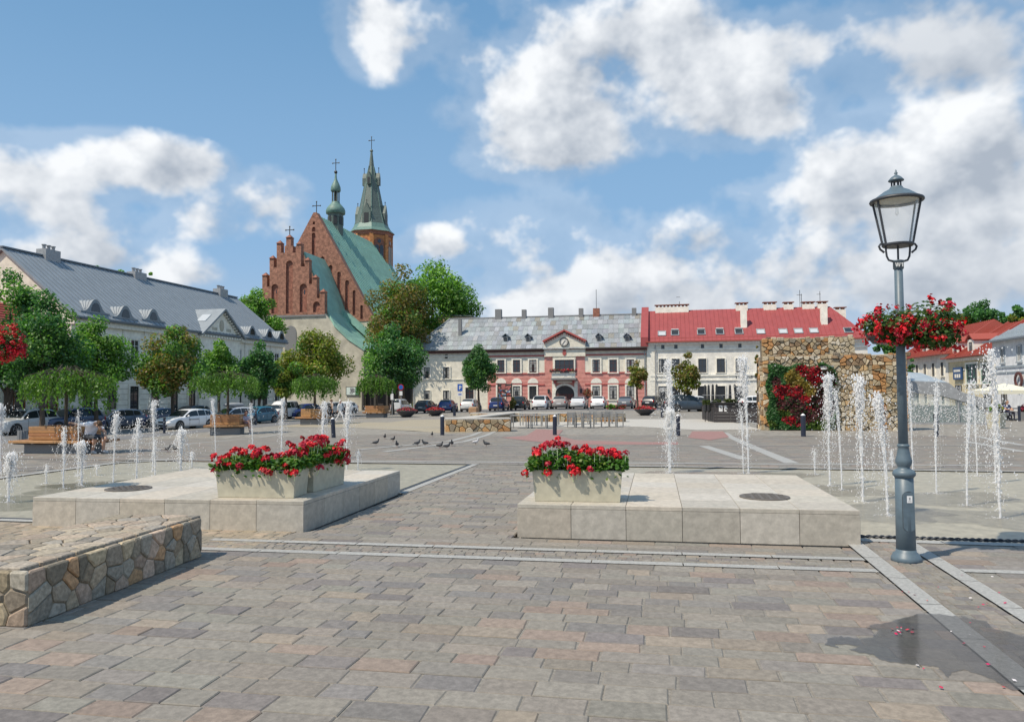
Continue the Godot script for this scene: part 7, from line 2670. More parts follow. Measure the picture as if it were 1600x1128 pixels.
func sign_post(called: String, label: String, px: float, yb: float, yt: float) -> Array:
	var g := gp(px, yb)
	var o := thing(called, label, "road sign", g)
	var s := depth_of(g) / F
	var h := (yb - yt) * s
	var p := MB.new()
	p.tube([Vector3.ZERO, Vector3(0, h, 0)], 0.035, 6)
	part(o, "pole", p, M.grey_metal)
	return [o, s, h]

func make_furniture() -> void:
	# benches and the weeping trees that grow from them
	var b1 := bench("first wooden square bench, with the man in white sitting on it", 84, 709, 140, 43, 0, 0.62, 0.55)
	weeping_tree("weeping tree growing from the first bench at the left", b1, rise(b1, 690, 571) + 0.25, 61.0 * depth_of(b1) / F, rise(b1, 690, 640) + 0.3, 0.05)
	var b2 := bench("second wooden bench, with the seated woman at its right end", 348, 680, 62, 32, 20, 0.68, 0.8)
	weeping_tree("weeping tree growing from the bench of the seated woman", b2, rise(b2, 664, 578) + 0.4, 47.0 * depth_of(b2) / F, rise(b2, 664, 617) + 0.4, 0.075)
	var b3 := bench("third wooden bench, behind the jets left of the walking couple", 488, 664, 52, 25, 0, 0.66, 0.6)
	weeping_tree("weeping tree growing from the bench left of the walking couple", b3, rise(b3, 654, 583) + 0.3, 33.0 * depth_of(b3) / F, rise(b3, 654, 619) + 0.3, 0.085)
	var b4 := bench("fourth and farthest wooden bench, beside the flower bowls", 587, 653, 40, 19, 0, 0.78, 0.6)
	weeping_tree("weeping tree growing from the farthest bench beside the flower bowls", b4, rise(b4, 646, 586) + 0.3, 26.0 * depth_of(b4) / F, rise(b4, 646, 618) + 0.3, 0.1)
	# bollards
	bollard("pale capped bollard at the left end of the low ruin wall", 691, 680, 648, 6.5)
	bollard("pale capped bollard before the middle of the cafe tables", 867, 680, 648, 6.5)
	bollard("plain bollard between the two flower bowls and the ruin wall", 710, 650, 633, 4.5, false)
	bollard("plain bollard right of the red flower bowl before the red roofed building", 1035, 652, 634, 4.5, false)
	bollard("pale capped bollard behind the very tall central spray", 1060, 681, 647, 6.5)
	bollard("pale capped bollard before the planted panel", 1256, 682, 646, 7.5)
	bollard("pale capped bollard before the glass pavilion", 1464, 682, 643, 7)
	bollard("leaning dark bollard in front of the walking couple", 521, 684, 652, 6.5, true, 0.06)
	bollard("slim grey bollard before the white hatchback's front wheel", 256, 677, 652, 4, false)
	bollard("left one of the pair of slim bollards beside the seated woman", 399, 664, 642, 3, false)
	bollard("right one of the pair of slim bollards beside the seated woman", 406, 662, 641, 3, false)
	bollard("slim bollard just right of the walking couple", 538, 652, 634, 3, false)
	bollard("slim grey bollard before the cafe at the right edge", 1594, 658, 634, 4, false)
	bowl("flower bowl with pinkish red blooms beside the farthest bench", 635, 652, 636, 33, true)
	bowl("flower bowl with orange red blooms before the dark grey and blue cars", 680, 650, 636, 30, false)
	bowl("flower bowl of bright red blooms right of the cafe tables", 1008, 649, 634, 34, false)
	# pigeons
	for p in [[587, 696, 2.0, "dark pigeon nearest the rear planter of the left plinth"], [601, 686, 0.5, "dark pigeon farthest back in the flock left of the ruin wall"], [614, 690, 1.0, "dark pigeon behind the one standing upright left in the flock"], [620, 699, 0.2, "dark upright pigeon, third from the left of the flock"], [652, 697, 2.5, "small hunched pigeon in the middle of the flock"], [664, 697, -1.0, "pigeon leaning forward just right of the hunched one"], [675, 682, 0.4, "lone dark pigeon just left of the bollard by the ruin wall"], [687, 701, 1.4, "dark pigeon with lowered head, left of the big pair"], [698, 702, 1.8, "largest dark pigeon, at the front of the flock"], [706, 697, 0.2, "dark upright pigeon just right of the largest one"], [743, 695, 2.0, "only pale pigeon, near the right end of the flock"], [760, 698, -1.2, "dark pigeon alone at the right end of the flock"], [262, 707, 1.2, "dark pigeon left of a pair near the fan shaped jet"], [274, 706, -0.8, "dark pigeon right of a pair near the fan shaped jet"], [671, 650, 1.0, "tiny far pigeon below the orange red flower bowl"]]:
		pigeon(p[0], p[1], p[2], p[0] == 743, 0.85, p[3])
	# the low ruin outline and the cafe tables inside it
	var ra := gp(696, 675)
	var rb := gp(797, 674)
	low_ruin("front low rubble wall of the ruin outline beside the pale capped bollard", ra, rb, 1.0, rise(ra, 675, 654), M.pale_setts)
	var la := gp(704, 671)
	var lb := Vector3(la.x + 0.6, 0, la.z - 13.0)
	low_ruin("left low rubble wall running back from the front one", lb, la, 1.0, 0.62, M.pale_setts)
	var rc := gp(735, 659)
	var rd := gp(981, 655)
	rd.z = rc.z
	low_ruin("long rear low rubble wall behind the cafe tables", rc, rd, 0.9, rise(rc, 659, 645) , M.pale_setts, 0.4)
	var st := MB.new()
	var sg := gp(740, 652)
	var so := thing("loose_stone", "reddish block of stone standing on the low rubble wall", "stone", sg + Vector3(0, 0.35, 0))
	st.col = Color(0.36, 0.22, 0.13)
	st.cbox(Vector3(0, 0.25, 0), Vector3(0.75, 0.55, 0.6), 0.08)
	part(so, "block", st, M.far_stone)
	var ords := ["first", "second", "third", "fourth", "fifth", "sixth", "seventh", "eighth", "ninth"]
	var k := 0
	for t in [[812, 669], [826, 665], [842, 669], [858, 666], [884, 664], [900, 663]]:
		table(k, gp(t[0], t[1]), rf(-0.1, 0.1), "%s grey cafe table from the left, by the low ruin wall" % ords[k])
		k += 1
	k = 0
	for t in [[893, 668, 0.1], [905, 668, -0.2], [917, 669, 0.2], [934, 668, 0.0], [946, 667, 0.15], [958, 667, -0.1], [968, 666, 0.1], [925, 663, 3.0], [951, 662, 3.1]]:
		chair(gp(t[0], t[1]), t[2] + PI, "%s grey metal chair counted from the middle bollard rightwards" % ords[k])
		k += 1
	# signs
	var r := sign_post("parking_sign", "blue parking sign with a white P before the pale left part of the town hall", 719, 641, 600)
	var o: Node3D = r[0]
	simple_box(o, "panel", -0.34, 0.34, r[2] - 0.95, r[2], 0.04, 0.08, M.sign_parking)
	lettering(o, "P", 0.5, Vector3(0.02, r[2] - 0.48, 0.09), M.bollard_cap)
	simple_box(o, "lower_plate", -0.34, 0.34, r[2] - 1.6, r[2] - 1.1, 0.04, 0.08, M.bollard_cap)
	simple_box(o, "plate_mark", -0.22, 0.2, r[2] - 1.43, r[2] - 1.28, 0.08, 0.09, M.sign_parking)
	r = sign_post("round_sign", "pale round road sign seen before the dark gateway", 612.5, 650, 605)
	o = r[0]
	var dk := MB.new()
	dk.T = Transform3D(Basis(Vector3.RIGHT, PI / 2), Vector3(0, r[2] - 0.25, 0.05))
	dk.lathe([Vector2(0.30, 0), Vector2(0.30, 0.03)], 20)
	part(o, "disc", dk, M.grey_metal)
	dk = MB.new()
	dk.T = Transform3D(Basis(Vector3.RIGHT, PI / 2), Vector3(0, r[2] - 0.25, 0.05))
	dk.lathe([Vector2(0.22, 0.03), Vector2(0.22, 0.04)], 20)
	part(o, "face", dk, M.bollard_cap)
	simple_box(o, "plate", -0.15, 0.15, r[2] - 1.3, r[2] - 0.65, 0.04, 0.07, M.bollard_cap)
	r = sign_post("no_stopping_sign", "red rimmed round road sign on a post left of the town hall", 626.5, 648, 600)
	o = r[0]
	dk = MB.new()
	dk.T = Transform3D(Basis(Vector3.RIGHT, PI / 2), Vector3(0, r[2] - 0.35, 0.05))
	dk.lathe([Vector2(0.34, 0), Vector2(0.34, 0.03)], 20)
	part(o, "disc", dk, M.tail_lamp)
	dk = MB.new()
	dk.T = Transform3D(Basis(Vector3.RIGHT, PI / 2), Vector3(0, r[2] - 0.35, 0.05))
	dk.lathe([Vector2(0.25, 0.03), Vector2(0.25, 0.04)], 20)
	part(o, "face", dk, M.sign_parking)
	simple_box(o, "plate", -0.17, 0.17, r[2] - 1.25, r[2] - 0.8, 0.04, 0.07, M.bollard_cap)
	# litter bin by the first bench
	var lg := gp(34, 690)
	var bin := thing("litter_bin", "grey slatted litter bin at the left end of the first bench", "litter bin", lg)
	for i in 12:
		var a := TAU * i / 12
		var sl := MB.new()
		sl.box(Vector3(cos(a) * 0.2, 0.33, sin(a) * 0.2), Vector3(0.09, 0.6, 0.09))
		part(bin, "slat", sl, M.concrete)
	simple_box(bin, "post", -0.26, -0.2, 0, 0.75, -0.03, 0.03, M.iron)
	# planted tubs and hedges by the town hall
	for q in [[778, 640, 9, 21, [BRIGHT, GREEN], "bright green bush beside the notice board before the town hall"], [955, 640, 10, 10, [BRIGHT, GREEN], "light green bush before the pink wall right of the gate"], [646, 640, 12, 14, [OLIVE, BRIGHT], "yellow green shrubs at the foot of the town hall's pale end"], [802, 641, 7, 22, [RUST, DEEP], "brownish bush right of the notice board"]]:
		var g := gp(q[0], q[1] + 1)
		var s := depth_of(g) / F
		tree("shrub", q[5], g, q[3] * s, q[2] * s, 0.1, q[4], 700, 0.12, 10, "shrubs along the town hall", 0.0, 0.3).set_meta("category", "shrub")
	for q in [[640, 668, 640], [948, 978, 640]]:
		var g0 := gp(q[0], q[2])
		var g1 := gp(q[1], q[2])
		var fb := thing("flower_bed", "low bed of dark red flowers %s" % ("at the left end of the town hall" if q[0] == 640 else "before the pink wall right of the white car"), "flower bed", g0)
		var bed := MB.new()
		for i in 500:
			var f := rf(0.6, 1.3)
			bed.col = Color(0.32 * f, 0.03, 0.03) if rng.randf() < 0.6 else Color(0.04, 0.08, 0.02)
			bed.leaf(Vector3(rf(0, g1.x - g0.x), rf(0.05, 0.5), rf(-0.6, 0.4)), rdir() * 0.1, rdir() * 0.08)
		part(fb, "flowers", bed, M.blossom, false, "stuff")
	# notice board before the town hall
	var nb := gp(789, 642)
	var no := thing("notice_board", "large framed picture board on legs before the pink wall", "board", nb)
	var s := depth_of(nb) / F
	var w := 22 * s
	var h0 := (642 - 620) * s
	var h1 := (642 - 600) * s
	for x in [-w / 2, w / 2]: simple_box(no, "post", x - 0.06, x + 0.06, 0, h1 + 0.1, -0.06, 0.06, M.frame_dark)
	var pb := simple_box(no, "panel", -w / 2, w / 2, h0, h1, -0.03, 0.03, M.black_boards)
	var pic := MB.new()
	for i in 60:
		var u := rf(-0.42, 0.42)
		var v := rf(0.08, 0.92)
		pic.col = (Color(0.45, 0.16, 0.15) if v > 0.55 else [Color(0.1, 0.2, 0.4), Color(0.5, 0.5, 0.5), Color(0.35, 0.06, 0.05), Color(0.05, 0.06, 0.08)][i % 4]) * rf(0.7, 1.2)
		pic.box(Vector3(u * w, lerpf(h0, h1, v), 0.035), Vector3(w * 0.13, (h1 - h0) * 0.12, 0.006 + i * 0.0006))
	part(pb, "picture", pic, M.painted)
	# post with hanging flowers before the town hall, and one among the left cars
	for q in [[919, 641, 603, 614, "rust coloured flowers on a post before the town hall, right of its gate", Color(0.32, 0.09, 0.04)], [397, 652, 608, 616, "small bunch of red flowers on a post above the teal car", Color(0.5, 0.02, 0.06)]]:
		var g := gp(q[0], q[1])
		var ss := depth_of(g) / F
		var fp := thing("flower_post", q[4], "flower post", g)
		var ps := MB.new()
		ps.tube([Vector3.ZERO, Vector3(0, (q[1] - q[2] - 3) * ss, 0)], 0.05, 6)
		part(fp, "post", ps, M.iron)
		var fl := MB.new()
		for i in 240:
			var f := rf(0.6, 1.3)
			fl.col = q[5] * f if rng.randf() < 0.75 else Color(0.05, 0.1, 0.02)
			var d := rdir() * pow(rng.randf(), 0.4)
			fl.leaf(Vector3(d.x * 8 * ss, (q[1] - q[3]) * ss + d.y * 7 * ss, d.z * 8 * ss), rdir() * 0.1, rdir() * 0.08)
		part(fp, "flowers", fl, M.blossom)
		var bk := MB.new()
		bk.lathe([Vector2(0.05, (q[1] - q[3] - 9) * ss), Vector2(5 * ss, (q[1] - q[3] - 5) * ss)], 10)
		part(fp, "basket", bk, M.iron)

func make_terrace() -> void:
	var c := gp(1117, 660)
	var l := gp(1098, 655)
	var r := gp(1193, 660)
	r.z = c.z + 0.1
	var h := rise(c, 660, 629)
	var o := thing("terrace_enclosure", "dark boarded cafe terrace enclosure left of the rubble wall", "terrace", c)
	var L := l - c
	var R := r - c
	L.y = 0
	R.y = 0
	for side in [[Vector3.ZERO, L], [Vector3.ZERO, R]]:
		var d: Vector3 = side[1]
		var n := maxi(3, int(d.length() / 1.2))
		for i in 6:
			for k in n:
				var mb := MB.new()
				mb.beam(side[0] + d * (k + 0.004) / n + Vector3(0, h * (i + 0.5) / 6.2, 0), side[0] + d * (k + 0.996) / n + Vector3(0, h * (i + 0.5) / 6.2, 0), 0.05, h / 6.2 - 0.012)
				part(o, "board", mb, M.black_boards)
		var cp := MB.new()
		cp.beam(side[0] + Vector3(0, h * 0.985, 0), side[0] + d + Vector3(0, h * 0.985, 0), 0.35, 0.05)
		part(o, "top_rail", cp, M.dark_metal)
	for k in [1123.8, 1132.2]:
		var q := on_z(k, 643, c.z + 0.05) - c
		var q2 := on_z(k + 5.5, 633.5, c.z + 0.05) - c
		var nt := simple_box(o, "notice", q.x, q2.x, q.y, q2.y, 0.035, 0.05, M.bollard_cap)
		var w := q2.x - q.x
		var hh := q2.y - q.y
		if k < 1130:
			var pm := MB.new()
			pm.beam(Vector3(q.x + w * 0.25, q.y + hh * 0.8, 0.055), Vector3(q.x + w * 0.75, q.y + hh * 0.55, 0.055), 0.01, 0.06, Vector3.UP)
			pm.beam(Vector3(q.x + w * 0.55, q.y + hh * 0.55, 0.055), Vector3(q.x + w * 0.55, q.y + hh * 0.4, 0.055), 0.01, 0.05, Vector3.RIGHT)
			part(nt, "notice_print", pm, M.black_plastic)
		else:
			simple_box(nt, "notice_print", q.x + w * 0.25, q.x + w * 0.75, q.y + hh * 0.28, q.y + hh * 0.5, 0.05, 0.058, M.black_plastic)
	var names := ["leftmost", "second from left", "third from left", "fourth from left", "fifth from left", "sixth from left"]
	var i := 0
	for k in [[1102, 601, 0], [1107.5, 601, 0], [1114, 600, 0], [1120, 600, 0], [1141, 601, 0], [1148, 600, 7]]:
		var b := on_z(k[0] + k[2], 640, c.z - 1.2)
		var t := on_z(k[0], k[1], c.z - 1.2)
		var pg := thing("folded_parasol", "folded dark parasol of the terrace, %s" % names[i], "parasol", Vector3(b.x, -0.4, b.z), 0.0, "folded dark parasols of the terrace")
		var v := t - pg.position
		var mb := MB.new()
		mb.tube([v * 0.25, v * 0.3, v * 0.6, v * 0.97, v], [0.06, 0.13, 0.11, 0.07, 0.02], 8)
		part(pg, "folded_cloth", mb, M.dark_metal)
		var ps := MB.new()
		ps.tube([Vector3.ZERO, v * 0.3], 0.03, 6)
		part(pg, "pole", ps, M.dark_metal)
		i += 1
	for k in 2:
		var rope := MB.new()
		var a := on_z(1098, 617 + k * 9, c.z - 0.6) - c
		var b := on_z(1150, 616 + k * 9, c.z - 0.6) - c
		rope.tube([a, a.lerp(b, 0.5) - Vector3(0, 0.06, 0), b], 0.018, 4)
		part(o, "rail_rope", rope, M.grey_metal)
	for q in [[1104, 631, 1.0], [1121, 630, 0.8], [1138, 629, 1.1], [1145, 630, 0.9]]:
		var p := on_z(q[0], q[1] + 1, c.z - 0.15) - c
		var lf := MB.new()
		for j in 120:
			var f := rf(0.6, 1.3)
			lf.col = Color(0.09, 0.12, 0.03) * f
			lf.leaf(p + Vector3(rf(-0.25, 0.25), rf(0, 0.28), rf(-0.12, 0.12)), rdir() * 0.07, rdir() * 0.05)
		part(o, "box_plants", lf, M.leaves)

func make_pavilion() -> void:
	var z := -48.3
	var P := func(px, py): var q := on_z(px, py, z); return Vector2(q.x, q.y)
	var a: Vector2 = P.call(1418, 664)
	var o := thing("glass_pavilion", "low glass stair pavilion with sloping grey metal roof behind the lamp post", "pavilion", Vector3(a.x, -0.4, z))
	var Q := func(px, py): var q: Vector2 = P.call(px, py); return q - Vector2(a.x, -0.4)
	var fasc := MB.new()
	fasc.prism(PackedVector2Array([Q.call(1416, 613), Q.call(1470, 618), Q.call(1548, 639), Q.call(1548, 626), Q.call(1500, 612), Q.call(1482, 598), Q.call(1416, 595)]), -0.5, 0.12)
	var fa := part(o, "roof_fascia", fasc, M.grey_metal)
	var rb := MB.new()
	var t0: Vector2 = Q.call(1416, 596)
	var t1: Vector2 = Q.call(1480, 599)
	var t2: Vector2 = Q.call(1500, 613)
	var t3: Vector2 = Q.call(1548, 627)
	rb.hexa([Vector3(t0.x, t0.y, 0.1), Vector3(t1.x, t1.y, 0.1), Vector3(t1.x - 0.6, t1.y + 0.62, -2.5), Vector3(t0.x, t0.y + 0.62, -2.5), Vector3(t0.x, t0.y + 0.06, 0.1), Vector3(t1.x, t1.y + 0.06, 0.1), Vector3(t1.x - 0.6, t1.y + 0.68, -2.5), Vector3(t0.x, t0.y + 0.68, -2.5)])
	rb.hexa([Vector3(t2.x, t2.y, 0.1), Vector3(t3.x, t3.y, 0.1), Vector3(t3.x, t3.y, -2.5), Vector3(t2.x, t2.y, -2.5), Vector3(t2.x, t2.y + 0.05, 0.1), Vector3(t3.x, t3.y + 0.05, 0.1), Vector3(t3.x, t3.y + 0.05, -2.5), Vector3(t2.x, t2.y + 0.05, -2.5)])
	rb.beam(Vector3(t1.x, t1.y, -1.2), Vector3(t2.x, t2.y, -1.2), 2.5, 0.06)
	part(o, "roof", rb, M.zinc_light)
	for k in [1466, 1499, 1540]:
		var b: Vector2 = Q.call(k, 664)
		var t: Vector2 = Q.call(k, 622)
		simple_box(o, "mullion", b.x - 0.04, b.x + 0.04, -0.05, t.y, -0.05, 0.06, M.grey_metal)
	simple_box(o, "kerb", 0, Q.call(1548, 660).x, -0.05, 0.12, -0.2, 0.1, M.grey_metal)
	for k in [[1418, 1466], [1466, 1499], [1499, 1540]]:
		var gl := MB.new()
		gl.prism(PackedVector2Array([Q.call(k[0], 660), Q.call(k[1], 660), Q.call(k[1], 619 + maxf(0, (k[1] - 1470) * 0.25)), Q.call(k[0], 613)]), -0.03, 0.0)
		part(o, "glass_panel", gl, M.tinted_glass)
	simple_box(o, "inner_wall", 0.2, Q.call(1540, 660).x, -0.05, Q.call(1540, 634).y, -1.0, -0.8, M.frame_dark)
	for k in [[1440, 643, 17], [1485, 645, 15], [1519, 648, 15]]:  # etched leaf pattern in discs
		var et := MB.new()
		var c: Vector2 = Q.call(k[0], k[1])
		for i in 90:
			var r: float = sqrt(rng.randf()) * k[2] * 44.0 / F
			var an := rf(0, TAU)
			var aa := rf(0, PI)
			var p := Vector3(c.x + r * cos(an), clampf(c.y + r * sin(an), 0.16, 1.7), 0.012)
			et.leaf(p, Vector3(cos(aa), sin(aa), 0) * 0.05, Vector3(-sin(aa), cos(aa), 0) * 0.025)
		part(o, "etched_pattern", et, M.bollard_cap, false, "stuff")
	# planter tub and bush at the right end
	var tb := gp(1558, 669)
	var s := depth_of(tb) / F
	var t := thing("planter_tub", "tall pale planter tub at the right end of the glass pavilion", "planter", tb)
	var mb := MB.new()
	mb.lathe([Vector2(0.40, 0), Vector2(0.52, 24 * s), Vector2(0.47, 24 * s), Vector2(0.45, 22 * s)], 4)
	part(t, "tub", mb, M.cream_box)
	tree("potted_bush", "leafy bush in the tall pale tub beside the pavilion", tb + Vector3(0, 22 * s, 0), 19 * s, 12 * s, 0.05, [OLIVE, GREEN], 700, 0.07, 10, "", 0.0, 0.4).set_meta("category", "bush")
	# cafe parasol and things under it
	var ug := gp(1572, 656)
	var us := depth_of(ug) / F
	var u := thing("cafe_parasol", "large cream cafe parasol at the right edge", "parasol", ug)
	var hh := 1.7 - (603 - 611) * us - ug.y
	var hr := 34 * us
	var he := 1.7 - (614 - 611) * us - ug.y
	var can := MB.new()
	var rim := []
	for i in 4:
		var an := PI / 4 + i * PI / 2
		rim.append(Vector3(cos(an) * hr * 1.4, he, sin(an) * hr * 1.4))
	for i in 4:
		can.tri(rim[i], rim[(i + 1) % 4], Vector3(0, hh, 0))
		can.quad(rim[i], rim[(i + 1) % 4], rim[(i + 1) % 4] - Vector3(0, 0.25, 0), rim[i] - Vector3(0, 0.25, 0))
	part(u, "canopy", can, M.cream_cloth)
	var ps := MB.new()
	ps.tube([Vector3.ZERO, Vector3(0, hh, 0)], 0.035, 6)
	part(u, "pole", ps, M.grey_metal)
	for i in 4:
		var rb2 := MB.new()
		rb2.beam(Vector3(0, hh - 0.08, 0), rim[i] - Vector3(0, 0.04, 0), 0.03, 0.03)
		part(u, "rib", rb2, M.grey_metal)
	for q in [[1588, 655, "dark cafe table under the cream parasol"]]:
		var cg := gp(q[0], q[1])
		var ct := thing("dark_table", q[2], "table", cg)
		simple_box(ct, "tabletop", -0.6, 0.6, 0.7, 0.75, -0.4, 0.4, M.frame_dark)
		for k in [-0.5, 0.5]: simple_box(ct, "leg", k - 0.04, k + 0.04, 0, 0.7, -0.3, 0.3, M.frame_dark)
	var fg := gp(1590, 656)
	var ft := thing("flower_pot", "pot of pink red flowers before the cafe at the right edge", "flower pot", fg + Vector3(0, 0.0, 0.8))
	var pot := MB.new()
	pot.lathe([Vector2(0.2, 0), Vector2(0.28, 0.55), Vector2(0.25, 0.55)], 12)
	part(ft, "pot", pot, M.concrete)
	var fl := MB.new()
	for i in 160:
		fl.col = Color(0.5, 0.04, 0.1) if rng.randf() < 0.6 else Color(0.05, 0.1, 0.02)
		fl.leaf(Vector3(0, 0.75, 0) + rdir() * 0.3 * rng.randf(), rdir() * 0.07, rdir() * 0.05)
	part(ft, "flowers", fl, M.blossom)

# ------------------------------------------------------------------ people
func body(bones: Array, cell: float) -> MB:  # bones: from, to, radius, radius, colour. One closed surface round all of them.
	var lo := Vector3(1e9, 1e9, 1e9)
	var hi := -lo
	for b in bones:
		var r: float = maxf(b[2], b[3]) + cell * 3
		for p in [b[0], b[1]]:
			lo = lo.min(p - Vector3.ONE * r)
			hi = hi.max(p + Vector3.ONE * r)
	var n := Vector3i(((hi - lo) / cell).ceil()) + Vector3i.ONE
	var f := PackedFloat32Array()
	f.resize(n.x * n.y * n.z)
	f.fill(1.0)
	for b in bones:
		var r: float = maxf(b[2], b[3]) + cell * 2.5
		var i0 := Vector3i((((b[0] as Vector3).min(b[1]) - Vector3.ONE * r - lo) / cell).floor()).clamp(Vector3i.ZERO, n - Vector3i.ONE)
		var i1 := Vector3i((((b[0] as Vector3).max(b[1]) + Vector3.ONE * r - lo) / cell).ceil()).clamp(Vector3i.ZERO, n - Vector3i.ONE)
		var a: Vector3 = b[0]
		var ab: Vector3 = b[1] - b[0]
		var l2 := maxf(ab.length_squared(), 1e-8)
		for z in range(i0.z, i1.z + 1):
			for y in range(i0.y, i1.y + 1):
				for x in range(i0.x, i1.x + 1):
					var p := lo + Vector3(x, y, z) * cell
					var t := clampf((p - a).dot(ab) / l2, 0, 1)
					var d := p.distance_to(a + ab * t) - lerpf(b[2], b[3], t)
					var k := (z * n.y + y) * n.x + x
					var e := f[k]
					var h := maxf(0.035 - absf(e - d), 0.0) / 0.035
					f[k] = minf(e, d) - h * h * 0.035 * 0.25
	var mb := MB.new()
	var vid := {}
	var sx := 1
	var sy := n.x
	var sz := n.x * n.y
	for z in n.z - 1:
		for y in n.y - 1:
			for x in n.x - 1:
				var k := z * sz + y * sy + x
				var m := 0
				var c := [f[k], f[k + sx], f[k + sy], f[k + sx + sy], f[k + sz], f[k + sx + sz], f[k + sy + sz], f[k + sx + sy + sz]]
				for i in 8:
					if c[i] < 0: m |= 1 << i
				if m == 0 or m == 255: continue
				var s := Vector3.ZERO
				var q := 0
				for e in [[0, 1], [2, 3], [4, 5], [6, 7], [0, 2], [1, 3], [4, 6], [5, 7], [0, 4], [1, 5], [2, 6], [3, 7]]:
					var u: float = c[e[0]]
					var v: float = c[e[1]]
					if (u < 0) == (v < 0): continue
					var t := u / (u - v)
					var p0 := Vector3(e[0] & 1, (e[0] >> 1) & 1, e[0] >> 2)
					var p1 := Vector3(e[1] & 1, (e[1] >> 1) & 1, e[1] >> 2)
					s += p0.lerp(p1, t)
					q += 1
				var p := lo + (Vector3(x, y, z) + s / q) * cell
				vid[k] = mb.v.size()
				mb.v.append(p)
				var best := 1e9
				var col := Color.WHITE
				for b in bones:
					var ab: Vector3 = b[1] - b[0]
					var t := clampf((p - b[0]).dot(ab) / maxf(ab.length_squared(), 1e-8), 0, 1)
					var d := p.distance_to(b[0] + ab * t) - lerpf(b[2], b[3], t)
					if d < best:
						best = d
						col = b[4]
				mb.c.append(col)
	for k in vid:
		for ax in [[sx, sy, sz], [sy, sz, sx], [sz, sx, sy]]:
			var inside := f[k] < 0
			if inside == (f[k + ax[0]] < 0): continue
			var a: int = k
			var b2: int = k - ax[1]
			var c2: int = k - ax[1] - ax[2]
			var d2: int = k - ax[2]
			if not (vid.has(b2) and vid.has(c2) and vid.has(d2)): continue
			var q := [vid[a], vid[b2], vid[c2], vid[d2]]
			if not inside: q.reverse()
			for i in [0, 2, 1, 0, 3, 2]: mb.ix.append(q[i])
	return mb

func person(label: String, at_: Vector3, turn: float, J: Dictionary, C: Dictionary, size := 1.0) -> Node3D:
	var o := thing("person", label, "person", at_, turn)
	o.scale = Vector3.ONE * size
	var B := []
	var skin: Color = C.skin
	var top: Color = C.top
	var leg: Color = C.leg
	var pel: Vector3 = J.pelvis
	var che: Vector3 = J.chest
	var nec: Vector3 = J.neck
	var hed: Vector3 = J.head
	var sideways: Vector3 = J.get("side", Vector3.RIGHT)
	B.append([pel - sideways * 0.07, pel + sideways * 0.07, 0.115, 0.115, leg])
	B.append([pel + (che - pel) * 0.2, pel + (che - pel) * 0.6, 0.125, 0.13, top])
	for s in [-1, 1]: B.append([pel.lerp(che, 0.35) + sideways * 0.06 * s, che + sideways * 0.10 * s, 0.105, 0.105, top])
	B.append([che - sideways * 0.14, che + sideways * 0.14, 0.085, 0.085, top])
	B.append([nec, hed, 0.055, 0.055, skin])
	for s in ["l", "r"]:
		var sh: Vector3 = J["shoulder_" + s]
		var el: Vector3 = J["elbow_" + s]
		var wr: Vector3 = J["wrist_" + s]
		B.append([sh, sh.lerp(el, 0.55), 0.062, 0.055, top])
		B.append([sh.lerp(el, 0.55), el, 0.05, 0.043, C.get("sleeve", skin)])
		B.append([el, wr, 0.043, 0.03, C.get("sleeve", skin)])
		var hip: Vector3 = J["hip_" + s]
		var kn: Vector3 = J["knee_" + s]
		var an: Vector3 = J["ankle_" + s]
		B.append([hip, kn, 0.092, 0.062, leg])
		B.append([kn, an, 0.06, 0.042, C.get("shin", leg)])
		B.append([an + Vector3(0, -0.03, 0), J["toe_" + s], 0.042, 0.035, C.shoe])
	part(o, "figure", body_with_head(B, hed, J.face, skin, J, skin), M.cloth, true)
	var hr := MB.new()
	hr.col = C.hair
	hr.ball(hed + Vector3(0, 0.03, 0) - J.face * 0.018, Vector3(0.088, 0.108, 0.1), 12, 8)
	if C.get("long", false): hr.ball(hed - Vector3(0, 0.08, 0) - J.face * 0.05, Vector3(0.085, 0.13, 0.06), 10, 7)
	part(o, "hair", hr, M.cloth, true)
	return o

